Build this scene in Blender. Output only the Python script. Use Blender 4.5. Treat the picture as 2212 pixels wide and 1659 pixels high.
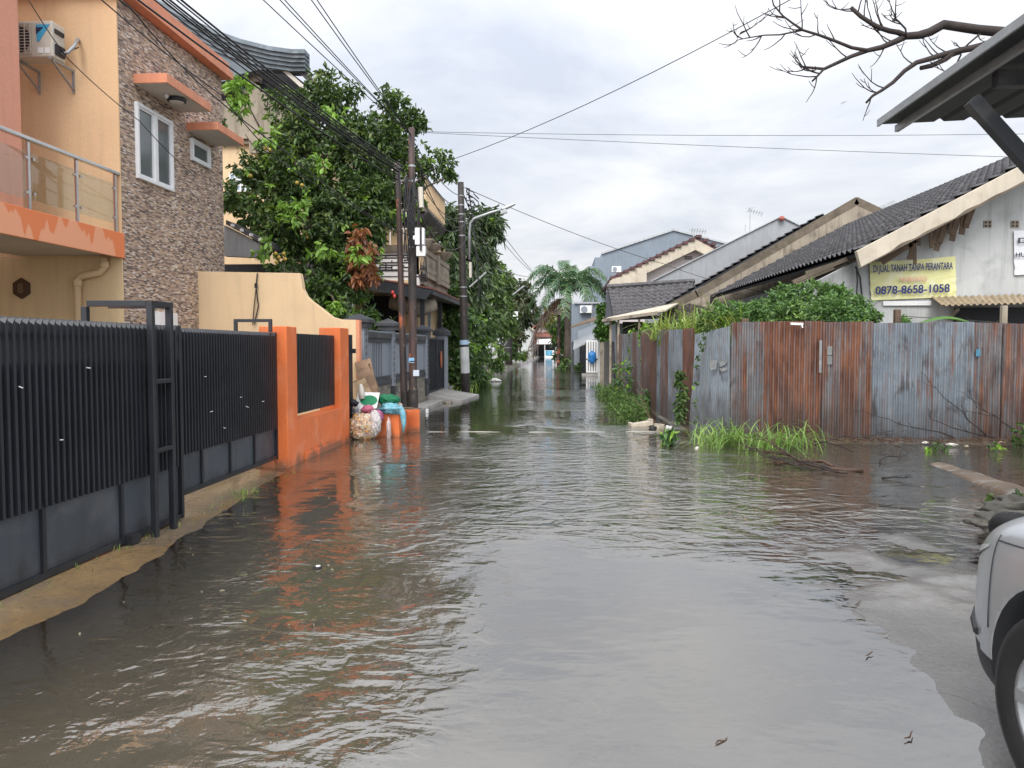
import bpy, math, random
import numpy as np
from mathutils import Vector, Matrix
R = math.radians
SC = bpy.context.scene
for o in list(bpy.data.objects): bpy.data.objects.remove(o)
COL = SC.collection
random.seed(7)

# ------------------------------------------------------------------ camera, sky, sun, exposure
H = 1.6; F = 1661.0; YAW = R(3.755); PIT = R(2.706)
cam = bpy.data.cameras.new('camera'); camo = bpy.data.objects.new('camera', cam); COL.objects.link(camo)
cam.sensor_width = 36; cam.lens = 36 * F / 2212; cam.clip_end = 2000; cam.clip_start = 0.05
camo.location = (0, 0, H); camo.rotation_euler = (R(90) - PIT, 0, YAW)
SC.camera = camo
SC.render.resolution_x = 1024; SC.render.resolution_y = 768
SC.view_settings.view_transform = 'Standard'; SC.view_settings.look = 'None'
SC.view_settings.exposure = 0.72; SC.view_settings.gamma = 1
SC.render.engine = 'CYCLES'
SC.cycles.max_bounces = 8; SC.cycles.transparent_max_bounces = 12

SUN_EL, SUN_AZ = R(46), R(190)      # azimuth measured from +Y clockwise
w = bpy.data.worlds.new('World'); SC.world = w; w.use_nodes = True
nt = w.node_tree; nt.nodes.clear(); N = nt.nodes.new; L = nt.links.new
out = N('ShaderNodeOutputWorld'); bg = N('ShaderNodeBackground'); bg.inputs['Strength'].default_value = 0.1
sky = N('ShaderNodeTexSky'); sky.sky_type = 'NISHITA'; sky.sun_disc = False
sky.sun_elevation = SUN_EL; sky.sun_rotation = SUN_AZ; sky.air_density = 1.5; sky.dust_density = 4
tc = N('ShaderNodeTexCoord'); sep = N('ShaderNodeSeparateXYZ'); L(tc.outputs['Generated'], sep.inputs[0])
def wm(op, a, b=None, c=None):
    m = N('ShaderNodeMath'); m.operation = op
    for i, q in enumerate((a, b, c)):
        if q is None: continue
        if isinstance(q, (int, float)): m.inputs[i].default_value = q
        else: L(q, m.inputs[i])
    return m.outputs[0]
zc = wm('MAXIMUM', sep.outputs[2], 0.0); den = wm('ADD', zc, 0.16)
cmb = N('ShaderNodeCombineXYZ'); L(wm('DIVIDE', sep.outputs[0], den), cmb.inputs[0]); L(wm('DIVIDE', sep.outputs[1], den), cmb.inputs[1]); cmb.inputs[2].default_value = 3.3
n1 = N('ShaderNodeTexNoise'); n1.inputs['Scale'].default_value = 1.15; n1.inputs['Detail'].default_value = 9; n1.inputs['Roughness'].default_value = 0.56; n1.inputs['Distortion'].default_value = 0.35
L(cmb.outputs[0], n1.inputs['Vector'])
rp = N('ShaderNodeValToRGB'); L(n1.outputs['Fac'], rp.inputs[0])
e = rp.color_ramp.elements
e[0].position = 0.33; e[0].color = (4.3, 4.6, 5.3, 1); e[1].position = 0.64; e[1].color = (6.9, 6.95, 7.1, 1)
x_ = rp.color_ramp.elements.new(0.50); x_.color = (5.7, 5.85, 6.25, 1)
zen = wm('ADD', wm('MULTIPLY', wm('POWER', zc, 1.6), 1.25), 0.885)          # an overcast sky is brightest overhead
back = wm('MULTIPLY', wm('MAXIMUM', wm('MULTIPLY', sep.outputs[1], -1.0), 0.0), 1.3)  # and on the sun's side
gain = wm('ADD', zen, back)
vm = N('ShaderNodeVectorMath'); vm.operation = 'SCALE'; L(rp.outputs[0], vm.inputs[0]); L(gain, vm.inputs['Scale'])
mx = N('ShaderNodeMixRGB'); mx.inputs[0].default_value = 0.9; L(sky.outputs[0], mx.inputs[1]); L(vm.outputs[0], mx.inputs[2])
L(mx.outputs[0], bg.inputs['Color']); L(bg.outputs[0], out.inputs[0])
sl = bpy.data.lights.new('sun', 'SUN'); sl.energy = 1.7; sl.angle = R(35); sl.color = (1, 0.965, 0.91)
so = bpy.data.objects.new('sun', sl); COL.objects.link(so)
sd = Vector((math.sin(SUN_AZ) * math.cos(SUN_EL), math.cos(SUN_AZ) * math.cos(SUN_EL), math.sin(SUN_EL)))
so.rotation_euler = sd.to_track_quat('Z', 'Y').to_euler(); so.location = (0, -5, 20)

# ------------------------------------------------------------------ helpers
_r = Vector((math.cos(YAW), math.sin(YAW), 0)); _f = Vector((-math.sin(YAW) * math.cos(PIT), math.cos(YAW) * math.cos(PIT), -math.sin(PIT))); _u = _r.cross(_f)
def at(px, py, x=None, y=None, z=None):
    """point of the place seen at (px,py) of a 2212 px wide view, on the plane x=, y= or z="""
    d = _f + _r * ((px - 1106) / F) + _u * ((829.5 - py) / F)
    if x is not None: t = x / d.x
    elif y is not None: t = y / d.y
    else: t = (z - H) / d.z
    return Vector((d.x * t, d.y * t, H + d.z * t))
def wloc(o):
    v = Vector((0, 0, 0))
    while o is not None: v += o.location; o = o.parent
    return v
def tag(o, label=None, cat=None, group=None, kind=None):
    if label: o['label'] = label
    if cat: o['category'] = cat
    if group: o['group'] = group
    if kind: o['kind'] = kind
    return o
def thing(name, label, cat, loc=(0, 0, 0), group=None):
    o = bpy.data.objects.new(name, None); o.empty_display_size = 0.2; COL.objects.link(o); o.location = loc
    return tag(o, label, cat, group)
def copy_tree(o, parent=None):
    c = o.copy(); COL.objects.link(c); c.parent = parent
    for ch in [k for k in bpy.data.objects if k.parent == o]: copy_tree(ch, c)
    return c
def np_mesh(name, V, Fq, mat=None, parent=None, cols=None, smooth=False):
    V = np.asarray(V, dtype=np.float32).reshape(-1, 3); Fq = np.asarray(Fq, dtype=np.int32); k = Fq.shape[1]
    if parent is not None: V = V - np.array(wloc(parent), dtype=np.float32)
    me = bpy.data.meshes.new(name); me.vertices.add(len(V)); me.vertices.foreach_set('co', V.ravel())
    me.loops.add(Fq.size); me.loops.foreach_set('vertex_index', Fq.ravel())
    me.polygons.add(len(Fq)); me.polygons.foreach_set('loop_start', np.arange(0, Fq.size, k, dtype=np.int32)); me.polygons.foreach_set('loop_total', np.full(len(Fq), k, dtype=np.int32))
    if smooth: me.polygons.foreach_set('use_smooth', np.ones(len(Fq), dtype=bool))
    if cols is not None:
        c = np.asarray(cols, dtype=np.float32); c = np.hstack([c, np.ones((len(c), 1), dtype=np.float32)]) if c.shape[1] == 3 else c
        a = me.color_attributes.new('Col', 'FLOAT_COLOR', 'POINT'); a.data.foreach_set('color', c.ravel())
    me.update(); me.validate()
    o = bpy.data.objects.new(name, me); COL.objects.link(o)
    if mat: me.materials.append(mat)
    if parent is not None: o.parent = parent
    return o
class MB:
    def __init__(s): s.v = []; s.f = []
    def add(s, vs, fs):
        b = len(s.v); s.v += [tuple(q) for q in vs]; s.f += [tuple(i + b for i in f) for f in fs]; return s
    def box(s, x0, x1, y0, y1, z0, z1):
        return s.add([(x0,y0,z0),(x1,y0,z0),(x1,y1,z0),(x0,y1,z0),(x0,y0,z1),(x1,y0,z1),(x1,y1,z1),(x0,y1,z1)], [(3,2,1,0),(4,5,6,7),(0,1,5,4),(1,2,6,5),(2,3,7,6),(3,0,4,7)])
    def hexa(s, p):   # 8 points: bottom ring then top ring
        return s.add(p, [(3,2,1,0),(4,5,6,7),(0,1,5,4),(1,2,6,5),(2,3,7,6),(3,0,4,7)])
    def prism(s, pts, axis, a, b):   # pts 2d polygon; extruded along axis from a to b
        n = len(pts)
        def m(p, t): return (t, p[0], p[1]) if axis == 'x' else ((p[0], t, p[1]) if axis == 'y' else (p[0], p[1], t))
        vs = [m(p, a) for p in pts] + [m(p, b) for p in pts]
        return s.add(vs, [tuple(range(n - 1, -1, -1)), tuple(range(n, 2 * n))] + [(i, (i + 1) % n, n + (i + 1) % n, n + i) for i in range(n)])
    def bar(s, a, b, w, h=None, up=(0, 0, 1)):
        a = Vector(a); b = Vector(b); h = h or w; d = (b - a).normalized(); up = Vector(up)
        if abs(d.dot(up)) > 0.95: up = Vector((0, 1, 0))
        sx = d.cross(up).normalized() * w / 2; sz = sx.normalized().cross(d).normalized() * h / 2
        p = [a - sx - sz, a + sx - sz, b + sx - sz, b - sx - sz, a - sx + sz, a + sx + sz, b + sx + sz, b - sx + sz]
        return s.hexa(p)
    def tube(s, pts, rad, n=8, cap=True):
        pts = [Vector(p) for p in pts]; m = len(pts)
        rad = rad if isinstance(rad, (list, tuple)) else [rad] * m
        t0 = (pts[1] - pts[0]).normalized(); nrm = t0.orthogonal().normalized(); vs = []
        for i in range(m):
            t = (pts[min(i + 1, m - 1)] - pts[max(i - 1, 0)]).normalized()
            nrm = (nrm - t * nrm.dot(t)).normalized(); bn = t.cross(nrm)
            for k in range(n):
                a = 2 * math.pi * k / n; vs.append(pts[i] + (nrm * math.cos(a) + bn * math.sin(a)) * rad[i])
        fs = [(i * n + k, i * n + (k + 1) % n, (i + 1) * n + (k + 1) % n, (i + 1) * n + k) for i in range(m - 1) for k in range(n)]
        if cap: fs += [tuple(range(n - 1, -1, -1)), tuple(range((m - 1) * n, m * n))]
        return s.add(vs, fs)
    def lathe(s, prof, c, n=16):
        c = Vector(c); vs = []; m = len(prof)
        for r, z in prof:
            for k in range(n):
                a = 2 * math.pi * k / n; vs.append(c + Vector((r * math.cos(a), r * math.sin(a), z)))
        fs = [(i * n + k, i * n + (k + 1) % n, (i + 1) * n + (k + 1) % n, (i + 1) * n + k) for i in range(m - 1) for k in range(n)]
        fs += [tuple(range(n - 1, -1, -1)), tuple(range((m - 1) * n, m * n))]
        return s.add(vs, fs)
    def build(s, name, mat=None, parent=None, bevel=0, smooth=False):
        off = wloc(parent) if parent is not None else Vector((0, 0, 0))
        me = bpy.data.meshes.new(name); me.from_pydata([(a - off.x, b - off.y, c - off.z) for a, b, c in s.v], [], s.f); me.validate(); me.update()
        if smooth: me.polygons.foreach_set('use_smooth', [True] * len(me.polygons))
        o = bpy.data.objects.new(name, me); COL.objects.link(o)
        if mat: me.materials.append(mat)
        if parent is not None: o.parent = parent
        if bevel:
            b = o.modifiers.new('b', 'BEVEL'); b.width = bevel; b.segments = 2; b.limit_method = 'ANGLE'
        return o
rng = np.random.default_rng(11)
def vnoise(x, y, seed=0):
    xi = np.floor(x).astype(int); yi = np.floor(y).astype(int); fx = x - xi; fy = y - yi
    fx = fx * fx * (3 - 2 * fx); fy = fy * fy * (3 - 2 * fy)
    def h(a, b):
        v = np.sin(a * 127.1 + b * 311.7 + seed * 74.7) * 43758.5453; return v - np.floor(v)
    return (h(xi, yi) * (1 - fx) + h(xi + 1, yi) * fx) * (1 - fy) + (h(xi, yi + 1) * (1 - fx) + h(xi + 1, yi + 1) * fx) * fy
def fbm(x, y, s=0, o=4):
    v = 0; a = 0.5
    for i in range(o): v = v + a * vnoise(x, y, s + i); x = x * 2.03 + 3.1; y = y * 2.03 + 1.7; a *= 0.5
    return v
def sm(a, b, t):
    t = np.clip((t - a) / (b - a), 0, 1); return t * t * (3 - 2 * t)

# ------------------------------------------------------------------ materials
def newmat(name):
    m = bpy.data.materials.new(name); m.use_nodes = True; t = m.node_tree; b = t.nodes['Principled BSDF']; return m, t, b
def mixc(t, f, a, b, mode='MIX'):
    n = t.nodes.new('ShaderNodeMixRGB'); n.blend_type = mode
    for i, q in enumerate((f, a, b)):
        if isinstance(q, (int, float)): n.inputs[i].default_value = q
        elif isinstance(q, tuple): n.inputs[i].default_value = (*q[:3], 1)
        else: t.links.new(q, n.inputs[i])
    return n.outputs[0]
def noise(t, scale, sc=(1, 1, 1), detail=5, rough=0.55, lo=0.4, hi=0.6, dist=0, pos='Object', off=(0, 0, 0)):
    if pos == 'World': v = t.nodes.new('ShaderNodeNewGeometry').outputs['Position']
    else: v = t.nodes.new('ShaderNodeTexCoord').outputs['Object']
    mp = t.nodes.new('ShaderNodeMapping'); mp.inputs['Scale'].default_value = sc; mp.inputs['Location'].default_value = off; t.links.new(v, mp.inputs[0])
    n = t.nodes.new('ShaderNodeTexNoise'); n.inputs['Scale'].default_value = scale; n.inputs['Detail'].default_value = detail; n.inputs['Roughness'].default_value = rough; n.inputs['Distortion'].default_value = dist
    t.links.new(mp.outputs[0], n.inputs['Vector'])
    r = t.nodes.new('ShaderNodeMapRange'); r.inputs[1].default_value = lo; r.inputs[2].default_value = hi; t.links.new(n.outputs['Fac'], r.inputs[0])
    return r.outputs[0]
def bump(t, b, h, strength=0.3, dist=0.02):
    n = t.nodes.new('ShaderNodeBump'); n.inputs['Strength'].default_value = strength; n.inputs['Distance'].default_value = dist
    t.links.new(h, n.inputs['Height']); t.links.new(n.outputs[0], b.inputs['Normal'])
_mc = {}
def paint(name, col, rough=0.6, dark=0.8, scale=1.3, stain=None, stamt=0.35, streak=0.0, streakcol=(0.08, 0.07, 0.055), bmp=0.15, metal=0, fine=40, spec=0.4, light=None, tide=0, tidecol=(0.10, 0.07, 0.045)):
    """a painted / plastered / weathered surface: blotches, vertical runs, dirt and a fine grain"""
    if name in _mc: return _mc[name]
    m, t, b = newmat(name)
    c2 = tuple(q * dark for q in col)
    c = mixc(t, noise(t, scale, lo=0.35, hi=0.65, pos='World'), col, c2)
    if light: c = mixc(t, noise(t, scale * 2.3, lo=0.52, hi=0.68, pos='World', off=(9, 3, 1)), c, light)
    if stain:
        q = noise(t, scale * 2.1, lo=0.5, hi=0.72, dist=0.6, pos='World', off=(3, 7, 2)); mm = t.nodes.new('ShaderNodeMath'); mm.operation = 'MULTIPLY'; mm.inputs[1].default_value = stamt; t.links.new(q, mm.inputs[0]); c = mixc(t, mm.outputs[0], c, stain)
    if streak:
        q = noise(t, 5, sc=(1.6, 1.6, 0.12), lo=0.5, hi=0.75, detail=6, pos='World'); mm = t.nodes.new('ShaderNodeMath'); mm.operation = 'MULTIPLY'; mm.inputs[1].default_value = streak; t.links.new(q, mm.inputs[0]); c = mixc(t, mm.outputs[0], c, streakcol)
    c = mixc(t, noise(t, fine, lo=0.3, hi=0.7, pos='World'), c, mixc(t, 0.12, c, (0, 0, 0)))
    if tide:      # dried mud left by earlier high water, with a ragged upper edge, and a few chips of lost paint
        g = t.nodes.new('ShaderNodeNewGeometry'); s = t.nodes.new('ShaderNodeSeparateXYZ'); t.links.new(g.outputs['Position'], s.inputs[0])
        ad = t.nodes.new('ShaderNodeMath'); ad.operation = 'MULTIPLY_ADD'; t.links.new(noise(t, 3.5, sc=(1, 1, 0.6), lo=0.2, hi=0.8, detail=7, pos='World'), ad.inputs[0]); ad.inputs[1].default_value = -2 * tide; t.links.new(s.outputs[2], ad.inputs[2])
        rr = t.nodes.new('ShaderNodeMapRange'); rr.inputs[1].default_value = -0.02; rr.inputs[2].default_value = -0.9 * tide; rr.inputs[3].default_value = 0; rr.inputs[4].default_value = 0.7; t.links.new(ad.outputs[0], rr.inputs[0]); c = mixc(t, rr.outputs[0], c, tidecol)
        c = mixc(t, noise(t, 9, lo=0.735, hi=0.75, detail=4, pos='World', off=(2, 8, 5)), c, (0.42, 0.36, 0.30))
    t.links.new(c, b.inputs['Base Color']); b.inputs['Roughness'].default_value = rough; b.inputs['Metallic'].default_value = metal; b.inputs['Specular IOR Level'].default_value = spec
    if bmp: bump(t, b, noise(t, fine * 1.5, lo=0, hi=1, pos='World'), bmp, 0.01)
    _mc[name] = m; return m
def leafmat(name, rough=0.45, trans=0.25):
    m, t, b = newmat(name); a = t.nodes.new('ShaderNodeVertexColor'); a.layer_name = 'Col'
    t.links.new(a.outputs[0], b.inputs['Base Color']); b.inputs['Roughness'].default_value = rough
    tr = t.nodes.new('ShaderNodeBsdfTranslucent'); t.links.new(mixc(t, 1.0, a.outputs[0], (1.25, 1.3, 0.6), 'MULTIPLY'), tr.inputs[0]); mx = t.nodes.new('ShaderNodeMixShader'); mx.inputs[0].default_value = trans
    t.links.new(b.outputs[0], mx.inputs[1]); t.links.new(tr.outputs[0], mx.inputs[2]); t.links.new(mx.outputs[0], t.nodes['Material Output'].inputs[0]); return m
def rustmat(name, amt, seed, blue=0.0, dark=1.0):
    m, t, b = newmat(name)
    zinc = (0.20 * dark, 0.21 * dark, 0.225 * dark) if blue < 0.5 else (0.225 * dark, 0.265 * dark, 0.305 * dark)
    c = mixc(t, noise(t, 1.6, lo=0.35, hi=0.65, pos='World', off=(seed, 0, seed), dist=0.5), zinc, tuple(q * 0.72 for q in zinc))
    c = mixc(t, noise(t, 9, sc=(1, 1, 0.25), lo=0.5, hi=0.8, pos='World', off=(seed, 2, 0)), c, (0.27, 0.27, 0.265))
    c = mixc(t, noise(t, 3.0, sc=(1.5, 1.5, 0.6), lo=0.55, hi=0.72, detail=7, dist=0.8, pos='World', off=(seed, 9, 3)), c, (0.07, 0.07, 0.072))
    rs = noise(t, 3.2, sc=(2.2, 2.2, 0.16), detail=8, rough=0.62, lo=0.62 - amt * 0.38, hi=0.72 - amt * 0.3, dist=0.2, pos='World', off=(seed * 3.1, seed * 1.7, seed))
    r2 = noise(t, 14, sc=(1.5, 1.5, 0.3), detail=7, rough=0.7, lo=0.66 - amt * 0.22, hi=0.74 - amt * 0.15, pos='World', off=(seed, seed, 4))
    rc = mixc(t, noise(t, 5, sc=(2, 2, 0.4), lo=0.35, hi=0.65, pos='World', off=(0, seed, 1)), (0.095, 0.033, 0.018), (0.25, 0.105, 0.055))
    vc = t.nodes.new('ShaderNodeVertexColor'); vc.layer_name = 'Col'; sv = t.nodes.new('ShaderNodeSeparateColor'); t.links.new(vc.outputs[0], sv.inputs[0])
    wear = noise(t, 2.0, sc=(1, 1, 0.6), detail=6, lo=0.62 - amt * 0.4, hi=0.8 - amt * 0.3, pos='World', off=(seed * 2, 3, seed))
    wm1 = t.nodes.new('ShaderNodeMath'); wm1.operation = 'MULTIPLY'; t.links.new(wear, wm1.inputs[0]); pw = t.nodes.new('ShaderNodeMath'); pw.operation = 'POWER'; pw.inputs[1].default_value = 3.0; t.links.new(sv.outputs[0], pw.inputs[0]); t.links.new(pw.outputs[0], wm1.inputs[1])
    rsm = t.nodes.new('ShaderNodeMath'); rsm.operation = 'MULTIPLY'; t.links.new(rs, rsm.inputs[0]); ml = t.nodes.new('ShaderNodeMath'); ml.operation = 'MULTIPLY_ADD'; ml.inputs[1].default_value = 0.3; ml.inputs[2].default_value = 0.7; t.links.new(sv.outputs[0], ml.inputs[0]); t.links.new(ml.outputs[0], rsm.inputs[1])
    mx0 = t.nodes.new('ShaderNodeMath'); mx0.operation = 'MAXIMUM'; t.links.new(rsm.outputs[0], mx0.inputs[0]); t.links.new(wm1.outputs[0], mx0.inputs[1]); rs = mx0.outputs[0]
    mxf = t.nodes.new('ShaderNodeMath'); mxf.operation = 'MAXIMUM'; t.links.new(rs, mxf.inputs[0])
    m2 = t.nodes.new('ShaderNodeMath'); m2.operation = 'MULTIPLY'; m2.inputs[1].default_value = 0.7; t.links.new(r2, m2.inputs[0]); t.links.new(m2.outputs[0], mxf.inputs[1])
    c = mixc(t, mxf.outputs[0], c, rc)
    # grime soaked up from the wet ground
    g = t.nodes.new('ShaderNodeNewGeometry'); s = t.nodes.new('ShaderNodeSeparateXYZ'); t.links.new(g.outputs['Position'], s.inputs[0])
    ad = t.nodes.new('ShaderNodeMath'); ad.operation = 'MULTIPLY_ADD'; t.links.new(noise(t, 2.5, sc=(1, 1, 0.5), lo=0.2, hi=0.8, pos='World', off=(seed, 5, 5)), ad.inputs[0]); ad.inputs[1].default_value = -1.3; t.links.new(s.outputs[2], ad.inputs[2])
    rr = t.nodes.new('ShaderNodeMapRange'); rr.inputs[1].default_value = 0.35; rr.inputs[2].default_value = -0.35; rr.inputs[3].default_value = 0; rr.inputs[4].default_value = 0.55; t.links.new(ad.outputs[0], rr.inputs[0])
    c = mixc(t, rr.outputs[0], c, (0.07, 0.06, 0.055))
    t.links.new(c, b.inputs['Base Color']); b.inputs['Roughness'].default_value = 0.42; b.inputs['Metallic'].default_value = 0.4
    bump(t, b, noise(t, 6, lo=0, hi=1, pos='World', off=(seed, 1, 1)), 0.5, 0.02); return m
PEACH = paint('peach_plaster', (0.78, 0.53, 0.31), 0.75, 0.93, 0.5, stain=(0.62, 0.42, 0.26), stamt=0.3, streak=0.1)
CREAM = paint('cream_plaster', (0.74, 0.56, 0.33), 0.75, 0.92, 0.6, streak=0.14)
CREAM2 = paint('cream_wall_plaster', (0.76, 0.56, 0.34), 0.78, 0.93, 0.6, streak=0.12, stain=(0.5, 0.38, 0.25), stamt=0.25)
PINK = paint('salmon_plaster', (0.72, 0.34, 0.235), 0.7, 0.9, 0.7, streak=0.1)
SALM = paint('salmon_trim', (0.74, 0.30, 0.17), 0.65, 0.85, 2.0, streak=0.2, stain=(0.35, 0.2, 0.14), stamt=0.3)
ORNG = paint('orange_paint', (0.72, 0.17, 0.045), 0.6, 0.88, 0.9, streak=0.12, stain=(0.45, 0.14, 0.06), stamt=0.5, light=(0.76, 0.24, 0.10), tide=0.16, streakcol=(0.2, 0.07, 0.035))
SOFF = paint('soffit_plaster', (0.62, 0.58, 0.52), 0.85, 0.85, 1.0)
BLK = paint('black_gate_paint', (0.022, 0.025, 0.032), 0.38, 0.7, 3.0, spec=0.5, bmp=0.05)
BLKP = paint('charcoal_sheet', (0.062, 0.073, 0.088), 0.5, 0.7, 1.2, streak=0.35, streakcol=(0.02, 0.02, 0.022), stain=(0.12, 0.12, 0.12), stamt=0.5, tide=0.2, tidecol=(0.022, 0.02, 0.018))
BRSH = paint('dark_brown_sheet', (0.045, 0.035, 0.028), 0.5, 0.8, 2)
CONC = paint('concrete', (0.34, 0.33, 0.31), 0.75, 0.72, 0.9, stain=(0.16, 0.15, 0.13), stamt=0.5, streak=0.3)
CONCW = paint('wet_concrete', (0.30, 0.29, 0.275), 0.35, 0.72, 1.5, stain=(0.16, 0.15, 0.13), stamt=0.5)
WTH = paint('weathered_render', (0.37, 0.32, 0.25), 0.9, 0.72, 0.8, stain=(0.12, 0.10, 0.085), stamt=1.0, streak=0.8, streakcol=(0.11, 0.09, 0.07))
WTHD = paint('mossy_cap', (0.17, 0.14, 0.105), 0.95, 0.6, 2, stain=(0.08, 0.07, 0.05), stamt=0.7)
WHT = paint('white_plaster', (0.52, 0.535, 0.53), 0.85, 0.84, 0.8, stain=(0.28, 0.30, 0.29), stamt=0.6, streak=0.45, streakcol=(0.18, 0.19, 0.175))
WHT2 = paint('clean_white', (0.78, 0.78, 0.77), 0.5, 0.93, 1.5)
LILAC = paint('pale_lilac_plaster', (0.60, 0.54, 0.53), 0.85, 0.92, 1.0, streak=0.15)
BEIGE = paint('beige_board', (0.56, 0.50, 0.40), 0.7, 0.85, 1.6, stain=(0.3, 0.24, 0.17), stamt=0.4, streak=0.2)
GRYW = paint('pale_grey_render', (0.34, 0.355, 0.375), 0.85, 0.85, 0.8, stain=(0.26, 0.27, 0.28), stamt=0.45, streak=0.25)
BLUW = paint('slate_blue_render', (0.215, 0.255, 0.30), 0.85, 0.86, 0.5, stain=(0.2, 0.25, 0.30), stamt=0.4, streak=0.25)
GREY = paint('grey_paint', (0.25, 0.28, 0.32), 0.6, 0.88, 1.2, streak=0.15)
DGRY = paint('dark_grey_paint', (0.045, 0.05, 0.058), 0.55, 0.8, 1.2, streak=0.1, light=(0.09, 0.09, 0.09))
BLGR = paint('blue_grey_fascia', (0.16, 0.20, 0.235), 0.55, 0.75, 1.5, stain=(0.08, 0.09, 0.10), stamt=0.7, streak=0.2, light=(0.24, 0.29, 0.33))
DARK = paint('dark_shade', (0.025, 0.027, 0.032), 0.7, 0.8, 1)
TILE = paint('charcoal_roof_tile', (0.082, 0.078, 0.083), 0.6, 0.65, 2.5, stain=(0.035, 0.033, 0.032), stamt=0.7, light=(0.13, 0.125, 0.13), bmp=0.4)
REDT = paint('red_roof_tile', (0.26, 0.10, 0.075), 0.7, 0.65, 1.5, stain=(0.1, 0.06, 0.05), stamt=0.6)
MAROON = paint('maroon_roof_edge', (0.11, 0.055, 0.055), 0.7, 0.7, 3, bmp=0.4)
STEEL = paint('stainless_steel', (0.62, 0.62, 0.61), 0.22, 0.85, 3, metal=1, bmp=0)
GALV = paint('galvanised_steel', (0.42, 0.44, 0.45), 0.45, 0.8, 3, metal=0.6)
ALU = paint('white_aluminium', (0.80, 0.81, 0.82), 0.4, 0.95, 2, bmp=0)
BARK = paint('bark', (0.13, 0.105, 0.08), 0.9, 0.6, 5, stain=(0.05, 0.04, 0.03), stamt=0.6, bmp=0.6)
DRYB = paint('bare_branch_bark', (0.045, 0.034, 0.030), 0.8, 0.6, 6, bmp=0.4)
WBR = paint('wet_branch_bark', (0.10, 0.055, 0.036), 0.5, 0.6, 6, bmp=0.4)
TIMB = paint('old_timber', (0.17, 0.115, 0.075), 0.8, 0.55, 4, streak=0.4, bmp=0.4)
TIMBL = paint('pale_plywood', (0.50, 0.36, 0.22), 0.7, 0.6, 3, stain=(0.16, 0.09, 0.05), stamt=0.9)
RUBB = paint('black_rubber', (0.018, 0.018, 0.019), 0.55, 0.8, 4, bmp=0.2)
PLASB = paint('black_plastic', (0.022, 0.023, 0.026), 0.5, 0.8, 4, bmp=0.1)
ACW = paint('off_white_casing', (0.58, 0.54, 0.46), 0.5, 0.9, 4, bmp=0)
POLEB = paint('dark_pole_paint', (0.035, 0.032, 0.03), 0.55, 0.7, 3, light=(0.06, 0.05, 0.045), stain=(0.10, 0.05, 0.035), stamt=0.4)
def polerust():
    m, t, b = newmat('rusty_pole_paint')
    c = mixc(t, noise(t, 2.2, sc=(3, 3, 1), lo=0.42, hi=0.6, pos='World'), (0.035, 0.028, 0.027), (0.068, 0.038, 0.031))
    c = mixc(t, noise(t, 3.0, sc=(1.5, 1.5, 0.7), lo=0.60, hi=0.66, detail=8, pos='World', off=(1, 1, 2)), c, (0.36, 0.10, 0.035))
    c = mixc(t, noise(t, 5.0, sc=(2, 2, 0.6), lo=0.66, hi=0.70, detail=8, pos='World', off=(4, 1, 7)), c, (0.45, 0.38, 0.30))
    t.links.new(c, b.inputs['Base Color']); b.inputs['Roughness'].default_value = 0.6; bump(t, b, noise(t, 12, lo=0, hi=1, pos='World'), 0.4, 0.01); return m
POLER = polerust()
def stonemat():
    m, t, b = newmat('ledge_stone_cladding')
    g = t.nodes.new('ShaderNodeNewGeometry'); s = t.nodes.new('ShaderNodeSeparateXYZ'); t.links.new(g.outputs['Position'], s.inputs[0])
    cb = t.nodes.new('ShaderNodeCombineXYZ'); t.links.new(s.outputs[1], cb.inputs[0]); t.links.new(s.outputs[2], cb.inputs[1])
    outs = []
    for (bw, rh, of) in ((0.085, 0.0195, 0), (0.11, 0.024, 1)):
        br = t.nodes.new('ShaderNodeTexBrick'); t.links.new(cb.outputs[0], br.inputs['Vector'])
        br.inputs['Color1'].default_value = (0, 0, 0, 1); br.inputs['Color2'].default_value = (1, 1, 1, 1); br.inputs['Mortar'].default_value = (0.5, 0.5, 0.5, 1)
        br.inputs['Scale'].default_value = 1; br.inputs['Mortar Size'].default_value = 0.0012; br.inputs['Brick Width'].default_value = bw; br.inputs['Row Height'].default_value = rh; br.offset = 0.37; br.inputs['Bias'].default_value = 0.0
        outs.append(br)
    rp = t.nodes.new('ShaderNodeValToRGB'); rp.color_ramp.interpolation = 'CONSTANT'; t.links.new(outs[0].outputs['Color'], rp.inputs[0])
    els = rp.color_ramp.elements; cols = [(0.0, (0.12, 0.09, 0.08)), (0.14, (0.32, 0.22, 0.165)), (0.34, (0.46, 0.34, 0.25)), (0.5, (0.19, 0.135, 0.11)), (0.60, (0.52, 0.36, 0.24)), (0.76, (0.38, 0.29, 0.24)), (0.88, (0.66, 0.56, 0.48))]
    els[0].position = 0; els[0].color = (*cols[0][1], 1); els[1].position = cols[1][0]; els[1].color = (*cols[1][1], 1)
    for p_, c_ in cols[2:]: q = els.new(p_); q.color = (*c_, 1)
    c = mixc(t, outs[0].outputs['Fac'], rp.outputs[0], (0.10, 0.08, 0.07))
    c = mixc(t, 1.0, c, (1.08, 1.10, 1.10), 'MULTIPLY'); c = mixc(t, noise(t, 1.5, lo=0.35, hi=0.7, pos='World'), c, mixc(t, 0.12, c, (0.05, 0.04, 0.04)))
    t.links.new(c, b.inputs['Base Color']); b.inputs['Roughness'].default_value = 0.75
    bump(t, b, outs[0].outputs['Color'], 0.5, 0.012); return m
STONE = stonemat()
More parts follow.
